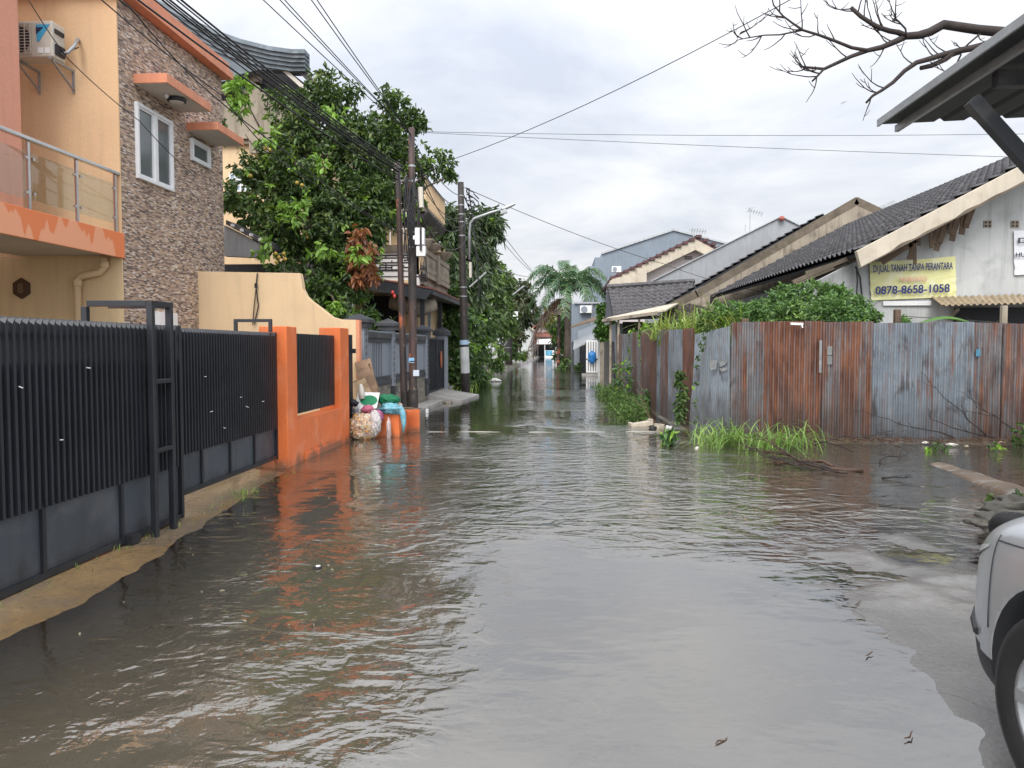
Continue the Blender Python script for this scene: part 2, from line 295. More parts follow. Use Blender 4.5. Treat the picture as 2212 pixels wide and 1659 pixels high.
def rubble(name, c1, c2, mort, sc):
    m, t, b = newmat(name)
    g = t.nodes.new('ShaderNodeNewGeometry'); mp = t.nodes.new('ShaderNodeMapping'); mp.inputs['Scale'].default_value = (sc, sc, sc * 1.3); t.links.new(g.outputs['Position'], mp.inputs[0])
    v = t.nodes.new('ShaderNodeTexVoronoi'); v.inputs['Scale'].default_value = 1; v.inputs['Randomness'].default_value = 0.6; t.links.new(mp.outputs[0], v.inputs['Vector'])
    v2 = t.nodes.new('ShaderNodeTexVoronoi'); v2.feature = 'DISTANCE_TO_EDGE'; v2.inputs['Scale'].default_value = 1; v2.inputs['Randomness'].default_value = 0.6; t.links.new(mp.outputs[0], v2.inputs['Vector'])
    sp = t.nodes.new('ShaderNodeSeparateXYZ'); t.links.new(v.outputs['Color'], sp.inputs[0])
    c = mixc(t, sp.outputs[0], c1, c2); c = mixc(t, noise(t, 14, lo=0.4, hi=0.65, pos='World'), c, mixc(t, 0.35, c, (0.04, 0.035, 0.03)))
    r = t.nodes.new('ShaderNodeMapRange'); r.inputs[1].default_value = 0.0; r.inputs[2].default_value = 0.06; t.links.new(v2.outputs['Distance'], r.inputs[0])
    c = mixc(t, r.outputs[0], mort, c); t.links.new(c, b.inputs['Base Color']); b.inputs['Roughness'].default_value = 0.7; bump(t, b, r.outputs[0], 0.8, 0.03); return m
RUBL = rubble('natural_stone_facing', (0.30, 0.27, 0.21), (0.17, 0.155, 0.125), (0.09, 0.085, 0.075), 5.5)
def fascia():
    m, t, b = newmat('balcony_fascia_paint')
    g = t.nodes.new('ShaderNodeNewGeometry'); s = t.nodes.new('ShaderNodeSeparateXYZ'); t.links.new(g.outputs['Position'], s.inputs[0])
    q = noise(t, 2.2, sc=(1, 1.6, 0.10), lo=0.1, hi=0.9, detail=2, rough=0.5, pos='World')
    ad = t.nodes.new('ShaderNodeMath'); ad.operation = 'MULTIPLY_ADD'; t.links.new(q, ad.inputs[0]); ad.inputs[1].default_value = 1.35; t.links.new(s.outputs[2], ad.inputs[2])
    r = t.nodes.new('ShaderNodeMapRange'); r.inputs[1].default_value = 3.82; r.inputs[2].default_value = 3.86; t.links.new(ad.outputs[0], r.inputs[0])
    c = mixc(t, r.outputs[0], (0.80, 0.36, 0.20), (0.74, 0.215, 0.075)); t.links.new(c, b.inputs['Base Color']); b.inputs['Roughness'].default_value = 0.6; return m
FASC = fascia()
def glassmat(name, col, rough=0.05, alpha=0.35):
    m, t, b = newmat(name); t.nodes.remove(b)
    tr = t.nodes.new('ShaderNodeBsdfTransparent'); tr.inputs[0].default_value = (0.86, 0.90, 0.87, 1); gl = t.nodes.new('ShaderNodeBsdfGlossy'); gl.inputs['Roughness'].default_value = rough; mx = t.nodes.new('ShaderNodeMixShader')
    fr = t.nodes.new('ShaderNodeFresnel'); fr.inputs[0].default_value = 1.7; ge = t.nodes.new('ShaderNodeNewGeometry'); mu = t.nodes.new('ShaderNodeMath'); mu.operation = 'SUBTRACT'; mu.inputs[0].default_value = 1; t.links.new(ge.outputs['Backfacing'], mu.inputs[1]); m3 = t.nodes.new('ShaderNodeMath'); m3.operation = 'MULTIPLY'; t.links.new(fr.outputs[0], m3.inputs[0]); t.links.new(mu.outputs[0], m3.inputs[1]); t.links.new(m3.outputs[0], mx.inputs[0])
    t.links.new(tr.outputs[0], mx.inputs[1]); t.links.new(gl.outputs[0], mx.inputs[2]); t.links.new(mx.outputs[0], t.nodes['Material Output'].inputs[0]); return m
GLASS = glassmat('balustrade_glass', (0.5, 0.5, 0.45), 0.02, 0.05)
WINP = paint('window_pane', (0.13, 0.15, 0.155), 0.12, 0.8, 1, bmp=0, spec=0.8)
def flat(name, col, rough=0.5, metal=0, spec=0.4):
    return paint(name, col, rough, 0.88, 3.0, metal=metal, bmp=0.03, spec=spec)
FABR = [flat('ink_blue', (0.01, 0.025, 0.16)), flat('faded_pink_ink', (0.75, 0.42, 0.30)), flat('black_ink', (0.03, 0.03, 0.04))]

def text(parent, s, c, width, height, mat, normal='y', name='lettering', skew=0):
    cu = bpy.data.curves.new(name, 'FONT'); cu.body = s; cu.size = 1; cu.extrude = 0.002; cu.offset = 0.018; cu.align_x = 'CENTER'; cu.align_y = 'CENTER'
    to = bpy.data.objects.new(name, cu); COL.objects.link(to); bpy.context.view_layer.update()
    me = bpy.data.meshes.new_from_object(to); bpy.data.objects.remove(to)
    co = np.zeros(len(me.vertices) * 3, dtype=np.float32); me.vertices.foreach_get('co', co); co = co.reshape(-1, 3)
    mn = co.min(0); mxx = co.max(0); sx = width / (mxx[0] - mn[0]); sy = height / (mxx[1] - mn[1]); ce = (mn + mxx) / 2
    X = (co[:, 0] - ce[0]) * sx; Y = (co[:, 1] - ce[1]) * sy; Z = co[:, 2]
    o_ = wloc(parent); nw = np.stack([c[0] - o_.x + X, c[1] - o_.y - Z, c[2] - o_.z + Y + X * skew], 1)
    if normal == 'x': nw = np.stack([c[0] - o_.x + Z, c[1] - o_.y + X, c[2] - o_.z + Y], 1)
    me.vertices.foreach_set('co', nw.astype(np.float32).ravel()); me.update(); me.materials.clear(); me.materials.append(mat)
    o = bpy.data.objects.new(name, me); COL.objects.link(o); o.parent = parent; return o

# ------------------------------------------------------------------ ground and water
def lines(*segs):
    a = []
    for s0, s1, n in segs: a.append(np.linspace(s0, s1, n, endpoint=False))
    a.append([segs[-1][1]]); return np.concatenate(a)
def gheight(x, y):
    n = fbm(x * 1.1, y * 1.1, 5) - 0.47; n2 = fbm(x * 3.5, y * 3.5, 9) - 0.47
    h = np.full_like(x, -0.19) + 0.05 * n
    sh = sm(-2.0, 1.6, x) * (1 - sm(3.2, 8.5, y)); h = h + sh * 0.12               # shallow slab in the near right
    # apron in front of the sliding gate
    ap = np.interp(x + 0.10 * np.clip(y - 4.5, 0, 9) + 0.07, [-3.6, -3.35, -2.95, -2.3, -1.6], [0.045, 0.038, 0.0, -0.06, -0.14]) + 0.012 * n2 + 0.03 * (fbm(x * 0.7, y * 0.7, 3) - 0.5)
    h = np.where(x < -1.6, h * sm(9.6, 10.1, y) + ap * (1 - sm(9.6, 10.1, y)), h)
    # raised concrete pad at the near right
    edge = 1.72 + 0.12 * np.sin(y * 1.9) + 0.2 * (fbm(x * 2.2, y * 2.2, 61) - 0.47) + 0.35 * sm(5.0, 7.2, y) * (y - 4.8) - 0.35 * (1 - sm(2.0, 3.4, y))
    pad = np.clip((x - edge) * 0.10, -0.1, 0.028) + 0.03 * n + 0.022 * n2
    pad2 = np.where(x > edge, np.clip((x - edge) * 0.035, 0, 0.022), np.clip((x - edge) * 0.035, -0.05, 0)) + (0.016 * n + 0.012 * n2) * (0.65 + sm(4.4, 5.4, y) * 5.0) - 0.026 * sm(4.9, 5.8, y)
    k = sm(edge - 1.3, edge - 0.5, x) * (1 - sm(6.9, 7.7, y)); h = h * (1 - k) + pad2 * k
    # bank at the foot of the corrugated fence and right hand plots
    h = h + sm(12.4, 13.3, y) * sm(2.3, 3.4, x) * (0.24 + 0.08 * n)
    h = h + sm(14.0, 15.5, y) * sm(1.7, 2.5, x) * 0.26 * (1 - sm(2.3, 3.4, x))
    h = h + sm(6.2, 7.6, y) * 0 
    h = np.where((x < -3.75) & (y > 10), np.maximum(h, 0.05 + 0 * x), h)
    h = np.where((x < -4.0) & (y < 10), 0.10, h)
    h = h + sm(26, 40, y) * (sm(2.4, 3.4, x) * 0.1 + sm(-3.0, -4.2, x) * 0.2)
    h = np.where(y > 135, 0.1, h)
    h = np.where(np.abs(x) > 18, 0.12, h)
    return h
xs = lines((-600, -40, 10), (-40, -9, 20), (-9, -4.2, 40), (-4.2, 6.5, 230), (6.5, 12, 50), (12, 40, 20), (40, 600, 11))
ys = lines((-120, -4, 20), (-4, 2, 40), (2, 9, 190), (9, 16, 120), (16, 40, 120), (40, 150, 80), (150, 1200, 20))
X, Y = np.meshgrid(xs, ys); G = gheight(X, Y)
def gridfaces(nx, ny):
    i = np.arange(nx * ny).reshape(ny, nx); return np.stack([i[:-1, :-1], i[:-1, 1:], i[1:, 1:], i[1:, :-1]], -1).reshape(-1, 4)
conc = np.array([0.18, 0.175, 0.168]); tan = np.array([0.34, 0.215, 0.09]); soil = np.array([0.11, 0.085, 0.055]); mud = np.array([0.19, 0.155, 0.105])
a_ = (sm(-1.7, -2.5, X) * (1 - sm(9.6, 10.4, Y)) * (0.62 + 0.5 * sm(0.40, 0.5, fbm(X * 1.6, Y * 0.9, 21))))[..., None].clip(0, 1)
C = conc * (1 - a_) + tan * a_
mk = (sm(7.2, 8.6, Y) * 0.7)[..., None]; C = C * (1 - mk) + mud * mk
so_ = ((sm(12.3, 13.0, Y) * sm(2.2, 2.8, X)) + (np.abs(X) > 6) * (Y > 13) + sm(14.2, 15.5, Y) * sm(1.9, 2.3, X) + (X < -4.3) * 1.0).clip(0, 1)[..., None]; C = C * (1 - so_) + soil * so_
C = C * (0.80 + 0.4 * fbm(X * 2.3, Y * 2.3, 31))[..., None]
C = C * (0.62 + 0.38 * sm(0.0, 0.03, G + 0.02 * (fbm(X * 4, Y * 4, 55) - 0.5)))[..., None]        # soaked band along the waterline
def groundmat():
    m, t, b = newmat('wet_ground'); a = t.nodes.new('ShaderNodeVertexColor'); a.layer_name = 'Col'
    c = mixc(t, noise(t, 22, lo=0.3, hi=0.7, detail=8, pos='World'), a.outputs[0], mixc(t, 0.4, a.outputs[0], (0.07, 0.065, 0.06)))
    c = mixc(t, noise(t, 1.3, sc=(1, 1, 1), lo=0.5, hi=0.7, dist=1.2, detail=8, pos='World'), c, mixc(t, 0.3, c, (0.05, 0.045, 0.04)))
    v = t.nodes.new('ShaderNodeTexVoronoi'); v.feature = 'DISTANCE_TO_EDGE'; v.inputs['Scale'].default_value = 0.42
    g = t.nodes.new('ShaderNodeNewGeometry'); nz = t.nodes.new('ShaderNodeTexNoise'); nz.inputs['Scale'].default_value = 2.5; nz.inputs['Detail'].default_value = 6; t.links.new(g.outputs['Position'], nz.inputs['Vector'])
    vv = t.nodes.new('ShaderNodeVectorMath'); vv.operation = 'MULTIPLY_ADD'; t.links.new(nz.outputs['Color'], vv.inputs[0]); vv.inputs[1].default_value = (0.5, 0.5, 0.0); t.links.new(g.outputs['Position'], vv.inputs[2]); t.links.new(vv.outputs[0], v.inputs['Vector'])
    r = t.nodes.new('ShaderNodeMapRange'); r.inputs[1].default_value = 0.0; r.inputs[2].default_value = 0.006; r.inputs[3].default_value = 0.75; r.inputs[4].default_value = 0; t.links.new(v.outputs['Distance'], r.inputs[0])
    c = mixc(t, r.outputs[0], c, (0.045, 0.04, 0.035))
    t.links.new(c, b.inputs['Base Color'])
    rr = t.nodes.new('ShaderNodeMapRange'); b.inputs['IOR'].default_value = 1.7; rr.inputs[3].default_value = 0.10; rr.inputs[4].default_value = 0.38; t.links.new(noise(t, 1.1, lo=0.3, hi=0.7, detail=7, pos='World', off=(3, 2, 0)), rr.inputs[0]); t.links.new(rr.outputs[0], b.inputs['Roughness'])
    bump(t, b, noise(t, 30, lo=0, hi=1, detail=8, pos='World'), 0.35, 0.012); return m
g_ = np_mesh('ground', np.stack([X, Y, G], -1), gridfaces(len(xs), len(ys)), groundmat(), None, C.reshape(-1, 3), smooth=True); tag(g_, kind='structure')
def watermat():
    m, t, b = newmat('flood_water'); nd = t.nodes; lk = t.links
    a = nd.new('ShaderNodeVertexColor'); a.layer_name = 'Col'; sp = nd.new('ShaderNodeSeparateColor'); lk.new(a.outputs[0], sp.inputs[0])   # R = murk (depth), G = chop
    dif = nd.new('ShaderNodeBsdfDiffuse'); dcol = mixc(t, noise(t, 0.5, lo=0.35, hi=0.65, detail=5, pos='World'), (0.115, 0.096, 0.066), (0.092, 0.084, 0.064)); lk.new(dcol, dif.inputs[0])
    trn = nd.new('ShaderNodeBsdfTransparent'); trn.inputs[0].default_value = (0.93, 0.90, 0.84, 1)
    m1 = nd.new('ShaderNodeMixShader'); lk.new(sp.outputs[0], m1.inputs[0]); lk.new(trn.outputs[0], m1.inputs[1]); lk.new(dif.outputs[0], m1.inputs[2])
    gl = nd.new('ShaderNodeBsdfGlossy'); gl.inputs['Roughness'].default_value = 0.03
    fr = nd.new('ShaderNodeFresnel'); fr.inputs[0].default_value = 2.5
    ge = nd.new('ShaderNodeNewGeometry')
    def nz(sc, scale, det, off=(0, 0, 0), dist=0.0, rot=0.0):
        mp = nd.new('ShaderNodeMapping'); mp.inputs['Scale'].default_value = sc; mp.inputs['Location'].default_value = off; mp.inputs['Rotation'].default_value = (0, 0, rot); lk.new(ge.outputs['Position'], mp.inputs[0])
        n = nd.new('ShaderNodeTexNoise'); n.inputs['Scale'].default_value = scale; n.inputs['Detail'].default_value = det; n.inputs['Distortion'].default_value = dist; lk.new(mp.outputs[0], n.inputs['Vector']); return n.outputs['Fac']
    def M(op, p, q=None, r=None):
        n = nd.new('ShaderNodeMath'); n.operation = op
        for i, v in enumerate((p, q, r)):
            if v is None: continue
            if isinstance(v, (int, float)): n.inputs[i].default_value = v
            else: lk.new(v, n.inputs[i])
        return n.outputs[0]
    chop = M('MULTIPLY', nz((1, 1.25, 1), 7.5, 3, dist=0.9, rot=R(12)), 0.0125)
    swell = M('MULTIPLY', nz((0.9, 1.5, 1), 2.0, 2, (3, 1, 0), dist=1.6, rot=R(-35)), 0.034)
    rip = M('MULTIPLY', nz((1, 1.4, 1), 17, 2, (1, 5, 0)), 0.0040)
    hh = M('ADD', M('ADD', M('MULTIPLY', chop, sp.outputs[1]), M('MULTIPLY', swell, sp.outputs[1])), M('MULTIPLY', rip, M('ADD', M('MULTIPLY', sp.outputs[1], 1.0), 0.05)))
    hh = M('ADD', hh, M('MULTIPLY', nz((1, 1.5, 1), 2.6, 2, (7, 5, 0), rot=R(-30)), 0.0065))
    bp = nd.new('ShaderNodeBump'); bp.inputs['Strength'].default_value = 1.0; bp.inputs['Distance'].default_value = 1.0; lk.new(hh, bp.inputs['Height'])
    lk.new(bp.outputs[0], gl.inputs['Normal']); lk.new(bp.outputs[0], fr.inputs['Normal'])
    m2 = nd.new('ShaderNodeMixShader'); fq = nd.new('ShaderNodeMath'); fq.operation = 'MULTIPLY'; fq.use_clamp = True; fq.inputs[1].default_value = 1.42; lk.new(fr.outputs[0], fq.inputs[0]); lk.new(fq.outputs[0], m2.inputs[0]); lk.new(m1.outputs[0], m2.inputs[1]); lk.new(gl.outputs[0], m2.inputs[2])
    lk.new(m2.outputs[0], nd['Material Output'].inputs[0]); return m
xs = lines((-17, -4.2, 12), (-4.2, 6.5, 200), (6.5, 17, 20)); ys = lines((-3, 2, 30), (2, 9, 170), (9, 16, 100), (16, 40, 90), (40, 134, 60))
X, Y = np.meshgrid(xs, ys); D = np.maximum(-gheight(X, Y), 0)
murk = 1 - np.exp(-D * 13)
w1 = fbm(X * 0.9, Y * 0.6, 41, 4)
chop = 0.10 + 1.05 * sm(0.40, 0.56, w1) + 0.9 * sm(5.8, 7.0, Y) * sm(-2.4, -0.8, X) * (1 - sm(12, 14.5, Y))
calm_r = sm(-0.85, -0.35, X + 0.25 * (fbm(X * 1.5, Y * 1.5, 88, 3) - 0.47) * 3) * (1 - sm(4.2 + 1.5 * fbm(X * 0.8, Y * 0.8, 33), 7.6, Y))          # still shallow water over the slab
chop = chop * (1 - 0.90 * calm_r)
chop = chop * (1 - 0.75 * sm(1.9, 3.6, X) * sm(7, 9, Y))                      # sheltered by the fence
chop = chop * (1 - 0.80 * sm(15.0, 17.5, Y)) + 0.45 * sm(0.52, 0.6, vnoise(X * 0.2, Y * 0.33, 77)) * sm(16, 18, Y)
chop = chop * (1 - 0.28 * sm(-0.4, -1.6, X)) * (1 - 0.45 * sm(-2.0, -3.2, X))
chop = chop * (1 - 0.6 * sm(11.5, 13.5, Y) * (1 - sm(-1.5, 0, X)))
np_mesh('water', np.stack([X, Y, 0 * X], -1), gridfaces(len(xs), len(ys)), watermat(), None, np.stack([murk, chop.clip(0, 1.5), 0 * X], -1).reshape(-1, 3), smooth=True)['kind'] = 'structure'

# ------------------------------------------------------------------ foliage builders
LEAF = leafmat('leaf'); GRASS = leafmat('grass_blade', 0.5, 0.3)
GRN = [(0.06, 0.115, 0.03), (0.085, 0.15, 0.035), (0.04, 0.085, 0.025), (0.12, 0.19, 0.045)]
def leaves(name, parent, blobs, k=6, ln=0.14, wd=0.05, droop=0.5, pal=GRN, young=(0.20, 0.36, 0.035), yp=0.06, seed=0, shell=0.55, gap=0.42, mat=None):
    """blobs: (center, (rx,ry,rz), clusters). Whorls of folded leaves spread through the blobs' volume, leaving gaps"""
    r = np.random.default_rng(seed); P = []; O = []
    for c, rad, n in blobs:
        d = r.normal(size=(n, 3)); d /= np.linalg.norm(d, axis=1)[:, None]; q = r.random(n) ** (1 - shell)
        q = q * (0.82 + 0.36 * np.abs(np.sin(d[:, 0] * 5 + c[0] * 3) * np.cos(d[:, 2] * 6 + c[2]) ))
        p = np.array(c) + d * q[:, None] * np.array(rad); P.append(p); O.append(d)
    P = np.concatenate(P); O = np.concatenate(O)
    nz = fbm(P[:, 0] * 1.9 + P[:, 1] * 0.7, P[:, 2] * 1.9 + P[:, 1] * 0.9, seed, 3)
    keep = nz > gap * 0.82; P, O, nz = P[keep], O[keep], nz[keep]
    n = len(P); P = np.repeat(P, k, 0); O = np.repeat(O, k, 0)
    tone = np.repeat(fbm(P[::k, 0] * 2.5, P[::k, 2] * 2.5 + P[::k, 1], seed + 3, 2), k)
    yg = np.repeat((r.random(n) < yp) & (fbm(P[::k, 0] * 1.3, P[::k, 2] * 1.3, seed + 8, 2) > 0.40), k)
    d = O * 0.55 + r.normal(size=(n * k, 3)) * 0.7; d[:, 2] -= droop * (0.5 + r.random(n * k)); d /= np.linalg.norm(d, axis=1)[:, None]
    s = np.cross(d, r.normal(size=(n * k, 3))); s /= np.linalg.norm(s, axis=1)[:, None] + 1e-9; nn = np.cross(d, s)
    l = ln * (0.65 + 0.7 * r.random(n * k))[:, None]; w_ = wd * (0.7 + 0.6 * r.random(n * k))[:, None] * 0.5
    B = P + r.normal(size=P.shape) * ln * 0.18
    q1 = B + d * l * 0.30; q2 = B + d * l * 0.68 - np.array([0, 0, 0.03]) * l; V = np.stack([B, q1 + s * w_ + nn * w_ * 0.45, q2 + s * w_ * 0.92 + nn * w_ * 0.4, B + d * l - nn * w_ * 0.5 - np.array([0, 0, 0.12]) * l, q2 - s * w_ * 0.92 + nn * w_ * 0.4, q1 - s * w_ + nn * w_ * 0.45], 1).reshape(-1, 3)
    pal = np.array(pal); ci = np.clip((tone * 1.7 - 0.25) * len(pal) + r.normal(size=n * k) * 0.7, 0, len(pal) - 1).astype(int); C = pal[ci] * (0.75 + 0.5 * r.random((n * k, 1)))
    C[yg] = np.array(young) * (0.7 + 0.6 * r.random((yg.sum(), 1)))
    C = np.repeat(C, 6, 0); b6 = np.arange(len(V) // 6)[:, None] * 6; Fc = np.hstack([b6, b6 + 1, b6 + 2, b6 + 3, b6, b6 + 3, b6 + 4, b6 + 5]).reshape(-1, 4)
    return np_mesh(name, V, Fc, mat or LEAF, parent, C)
def blades(name, parent, bases, n, ln, wd, bend=0.8, pal=((0.16, 0.27, 0.04), (0.10, 0.19, 0.03), (0.25, 0.34, 0.07)), seed=0, spread=0.05, lean=(0, 0, 0)):
    r = np.random.default_rng(seed); B = np.repeat(np.array([tuple(b) for b in bases], dtype=float), n, 0); m = len(B)
    B[:, :2] += r.normal(size=(m, 2)) * spread
    a = r.random(m) * 2 * np.pi; h = np.stack([np.cos(a), np.sin(a), 0 * a], 1); l = ln * (0.5 + 0.8 * r.random(m)); bn = bend * (0.3 + r.random(m))
    s = np.stack([-np.sin(a), np.cos(a), 0 * a], 1) * wd * 0.5; V = []; segs = 6
    for i in range(segs + 1):
        t = i / segs; p = B + h * (l * bn * t ** 1.7 * 0.8)[:, None] + np.array([0, 0, 1.0]) * (l * (t - 0.55 * bn * t ** 2.6))[:, None] + np.array(lean) * (l * t)[:, None]
        ww = (1 - t ** 2) * 0.95 + 0.05; V.append(p - s * ww); V.append(p + s * ww)
    V = np.stack(V, 1); k = 2 * (segs + 1); base = np.arange(m)[:, None] * k
    F_ = np.concatenate([np.stack([base + 2 * i, base + 2 * i + 1, base + 2 * i + 3, base + 2 * i + 2], -1).reshape(-1, 4) for i in range(segs)])
    C = np.array(pal)[r.integers(0, len(pal), m)] * (0.7 + 0.6 * r.random((m, 1))); C = np.repeat(C, k, 0)
    return np_mesh(name, V.reshape(-1, 3), F_, GRASS, parent, C)
def limb(mb, pts, r0, r1, n=6):
    m = len(pts); mb.tube(pts, [r0 + (r1 - r0) * i / (m - 1) for i in range(m)], n)
def wob(a, b, n=5, amp=0.08):
    a = Vector(a); b = Vector(b); L_ = (b - a).length
    return [a.lerp(b, i / n) + (Vector((random.uniform(-1, 1), random.uniform(-1, 1), random.uniform(-1, 1))) * amp * L_ * (0 < i < n)) for i in range(n + 1)]
def tree(label, base, top, blobs, cat='tree', name='tree', group=None, r0=0.12, **kw):
    t = thing(name, label, cat, base, group); mb = MB(); trunk = wob(base, top, 6, 0.03); limb(mb, trunk, r0, r0 * 0.6, 8); mb.build('trunk', BARK, t, smooth=True)
    lb = MB()
    for c, rad, n in blobs: limb(lb, wob(trunk[random.choice((3, 4, 5))], c, 5, 0.06), r0 * 0.45, 0.012, 5)
    lb.build('limbs', BARK, t, smooth=True)
    leaves('crown', t, blobs, **kw); return t
# ------------------------------------------------------------------ orange and peach house, near left
def tag3(o, label, cat, group=None): return tag(o, label, cat, group)
h1 = thing('house', 'peach two storey house with ledge stone side wall and glass balcony', 'house', (-7.5, 12, 0))
MB().box(-14, -8.78, 4, 11.99, 0, 3.0).build('ground_floor_wall', CREAM, h1)
MB().box(-9.5, -6.982, 12.019, 12.2, 0, 3.0).box(-9.5, -6.79, 11.99, 12.018, 0, 3.0).build('front_wall', CREAM, h1)
MB().box(-12, -6.982, 12.019, 12.2, 3.0, 6.95).box(-12, -6.79, 11.99, 12.018, 3.003, 6.95).build('upper_wall', PEACH, h1)
MB().box(-12, -8.6, 4, 10.9, 3.34, 9.5).build('bedroom_wall', PINK, h1)
MB().box(-8.05, -7.56, 10.2, 10.9, 3.34, 9.5).box(-8.25, -7.56, 3, 10.2, 5.85, 9.5).build('balcony_column', PINK, h1, bevel=0.01)
MB().box(-12, -7.50, 3, 10.98, 7.0, 7.25).build('column_trim', PEACH, h1)
MB().box(-14, -6.985, 12.2, 14.2, 0, 3.05).box(-14, -6.985, 12.2, 15.6, 3.05, 6.95).build('rear_block', PEACH, h1)
MB().prism([(12.02, 0), (14.46, 0), (14.46, 3.05), (15.6, 3.05), (15.6, 6.95), (12.02, 6.95)], 'x', -6.98, -6.785).build('stone_cladding', STONE, h1, bevel=0)
MB().box(-12, -6.60, 11.85, 15.75, 6.96, 7.10).box(-12, -6.66, 11.9, 15.7, 7.10, 7.26).build('parapet_trim', SALM, h1, bevel=0.008)
MB().box(-7.0, -6.8, 14.47, 15.58, 3.0, 3.045).build('overhang_soffit', CREAM, h1)
b_ = MB().box(-8.4, -6.82, 3, 11.98, 3.02, 3.30).build('balcony_slab', SOFF, h1)
MB().box(-6.82, -6.76, 3, 12.02, 2.98, 3.36).build('balcony_fascia', FASC, h1, bevel=0.006)
# balcony rail
rail = MB().box(-6.86, -6.79, 3, 12.0, 4.24, 4.29).build('handrail', STEEL, h1, bevel=0.008)
post = None
for i, y in enumerate((11.92, 10.98, 10.0, 9.0, 8.0, 7.0, 6.0)):
    MB().box(-6.85, -6.82, y - 0.022, y + 0.022, 3.34, 4.26).build('rail_post', STEEL, h1)
    if i:
        y1 = (11.92, 10.98, 10.0, 9.0, 8.0, 7.0)[i - 1]
        g = MB().box(-6.842, -6.834, y + 0.05, y1 - 0.05, 3.50, 4.10).build('glass_panel', GLASS, h1)
        for yy in (y + 0.07, y1 - 0.07):
            for zz in (3.58, 4.02): MB().box(-6.83, -6.80, yy - 0.02, yy + 0.02, zz - 0.015, zz + 0.015).build('glass_clip', STEEL, h1)
# windows on the stone wall
def casement(y0, y1, z0, z1, split, open_=0):
    f = MB(); x0, x1 = -6.80, -6.73; t = 0.055
    f.box(x0, x1, y0, y1, z0, z0 + t).box(x0, x1, y0, y1, z1 - t, z1).box(x0, x1, y0, y0 + t, z0 + t, z1 - t).box(x0, x1, y1 - t, y1, z0 + t, z1 - t)
    if split: ym = (y0 + y1) / 2; f.box(x0, x1, ym - 0.05, ym + 0.05, z0 + t, z1 - t)
    fr = f.build('window', ALU, h1, bevel=0.005)
    MB().box(-6.785, -6.775, y0 + t, y1 - t, z0 + t, z1 - t).build('pane', WINP, fr)
    s = MB()
    for (a, b) in (((y0 + t, (y0 + y1) / 2 - 0.05), ((y0 + y1) / 2 + 0.05, y1 - t)) if split else ((y0 + t, y1 - t),)):
        q = 0.03; s.box(-6.775, -6.75, a, b, z0 + t, z0 + t + q).box(-6.775, -6.75, a, b, z1 - t - q, z1 - t).box(-6.775, -6.75, a, a + q, z0 + t + q, z1 - t - q).box(-6.775, -6.75, b - q, b, z0 + t + q, z1 - t - q)
    s.build('sash', ALU, fr)
casement(12.42, 13.55, 4.30, 5.50, True)
casement(14.25, 14.98, 5.02, 5.42, False)
MB().box(-6.83, -6.70, 12.9, 13.5, 1.3, 2.2).build('window', ALU, h1)
for (xo, y0, y1, z0, z1) in ((-6.24, 12.42, 13.95, 5.78, 5.93), (-6.20, 14.12, 15.25, 5.52, 5.66)):
    c_ = MB().box(-6.8, xo, y0, y1, z0, z1).build('window_hood', SALM, h1, bevel=0.006)
    MB().box(-6.8, xo - 0.02, y0 + 0.02, y1 - 0.02, z0 - 0.006, z0 - 0.001).build('hood_soffit', SOFF, c_)
lmp = MB().lathe([(0.13, 0), (0.15, 0.01), (0.155, 0.05), (0.12, 0.07)], (-6.46, 13.15, 5.705), 20).build('ceiling_lamp', PLASB, h1, smooth=False)
MB().lathe([(0.02, 0), (0.10, 0.006), (0.118, 0.02)], (-6.46, 13.15, 5.685), 20).build('lamp_glass', SOFF, lmp)
MB().lathe([(0.012, 0), (0.032, 0.02), (0.036, 0.045), (0.02, 0.08)], (-6.52, 12.93, 5.70), 12).build('light_bulb', WHT2, h1, smooth=True)
# drain pipe under the balcony, house number plate
pa, pc = at(262, 590, y=11.9).x, at(207, 640, y=11.9).x; p = MB(); p.tube([(pa, 11.9, 3.0), (pa, 11.9, 2.84), (pa - 0.06, 11.9, 2.76), (pc + 0.07, 11.9, 2.70), (pc, 11.9, 2.64), (pc, 11.9, 0)], 0.055, 12)
p.tube([(pa, 11.9, 2.92), (pa, 11.9, 2.82)], 0.068, 12); p.tube([(pc, 11.9, 2.66), (pc, 11.9, 2.54)], 0.068, 12); p.build('drain_pipe', CREAM, h1, smooth=True)
hx = at(92, 628, y=11.99); hp = MB(); hp.prism([(hx.x + 0.15 * math.sin(a * math.pi / 3), hx.z + 0.165 * math.cos(a * math.pi / 3)) for a in range(6)], 'y', 11.94, 11.99)
pl = hp.build('number_plate', flat('bronze_plate', (0.10, 0.06, 0.04), 0.5, 0.3), h1, bevel=0.008)
text(h1, '8', (hx.x, 11.935, hx.z), 0.09, 0.15, flat('aged_brass', (0.22, 0.15, 0.09), 0.5), name='house_number')
# roof of the rear block
# AC unit on brackets
a1 = at(114, 122, y=10.99)
ac = thing('air_conditioner', 'beige outdoor air conditioner on brackets high on the peach wall', 'air conditioner', (a1.x, 11.5, a1.z))
x0, x1, z0, z1 = a1.x - 0.80, a1.x, a1.z, a1.z + 0.52
body = MB().box(x0, x1, 11.45, 11.75, z0, z1).build('casing', ACW, ac, bevel=0.02)
g = MB()
for i in range(11): zz = z0 + 0.05 + i * 0.042; g.box(x0 + 0.02, x0 + 0.50, 11.432, 11.442, zz, zz + 0.008)
for i in range(6): g.box(x0 + 0.04 + i * 0.085, x0 + 0.05 + i * 0.085, 11.43, 11.45, z0 + 0.04, z1 - 0.03)
g.build('grille', ACW, ac)
fan = MB(); fan.prism([(x0 + 0.27 + 0.2 * math.cos(k * 0.3927), (z0 + z1) / 2 + 0.2 * math.sin(k * 0.3927)) for k in range(16)], 'y', 11.444, 11.449); fan.build('fan', DARK, ac)
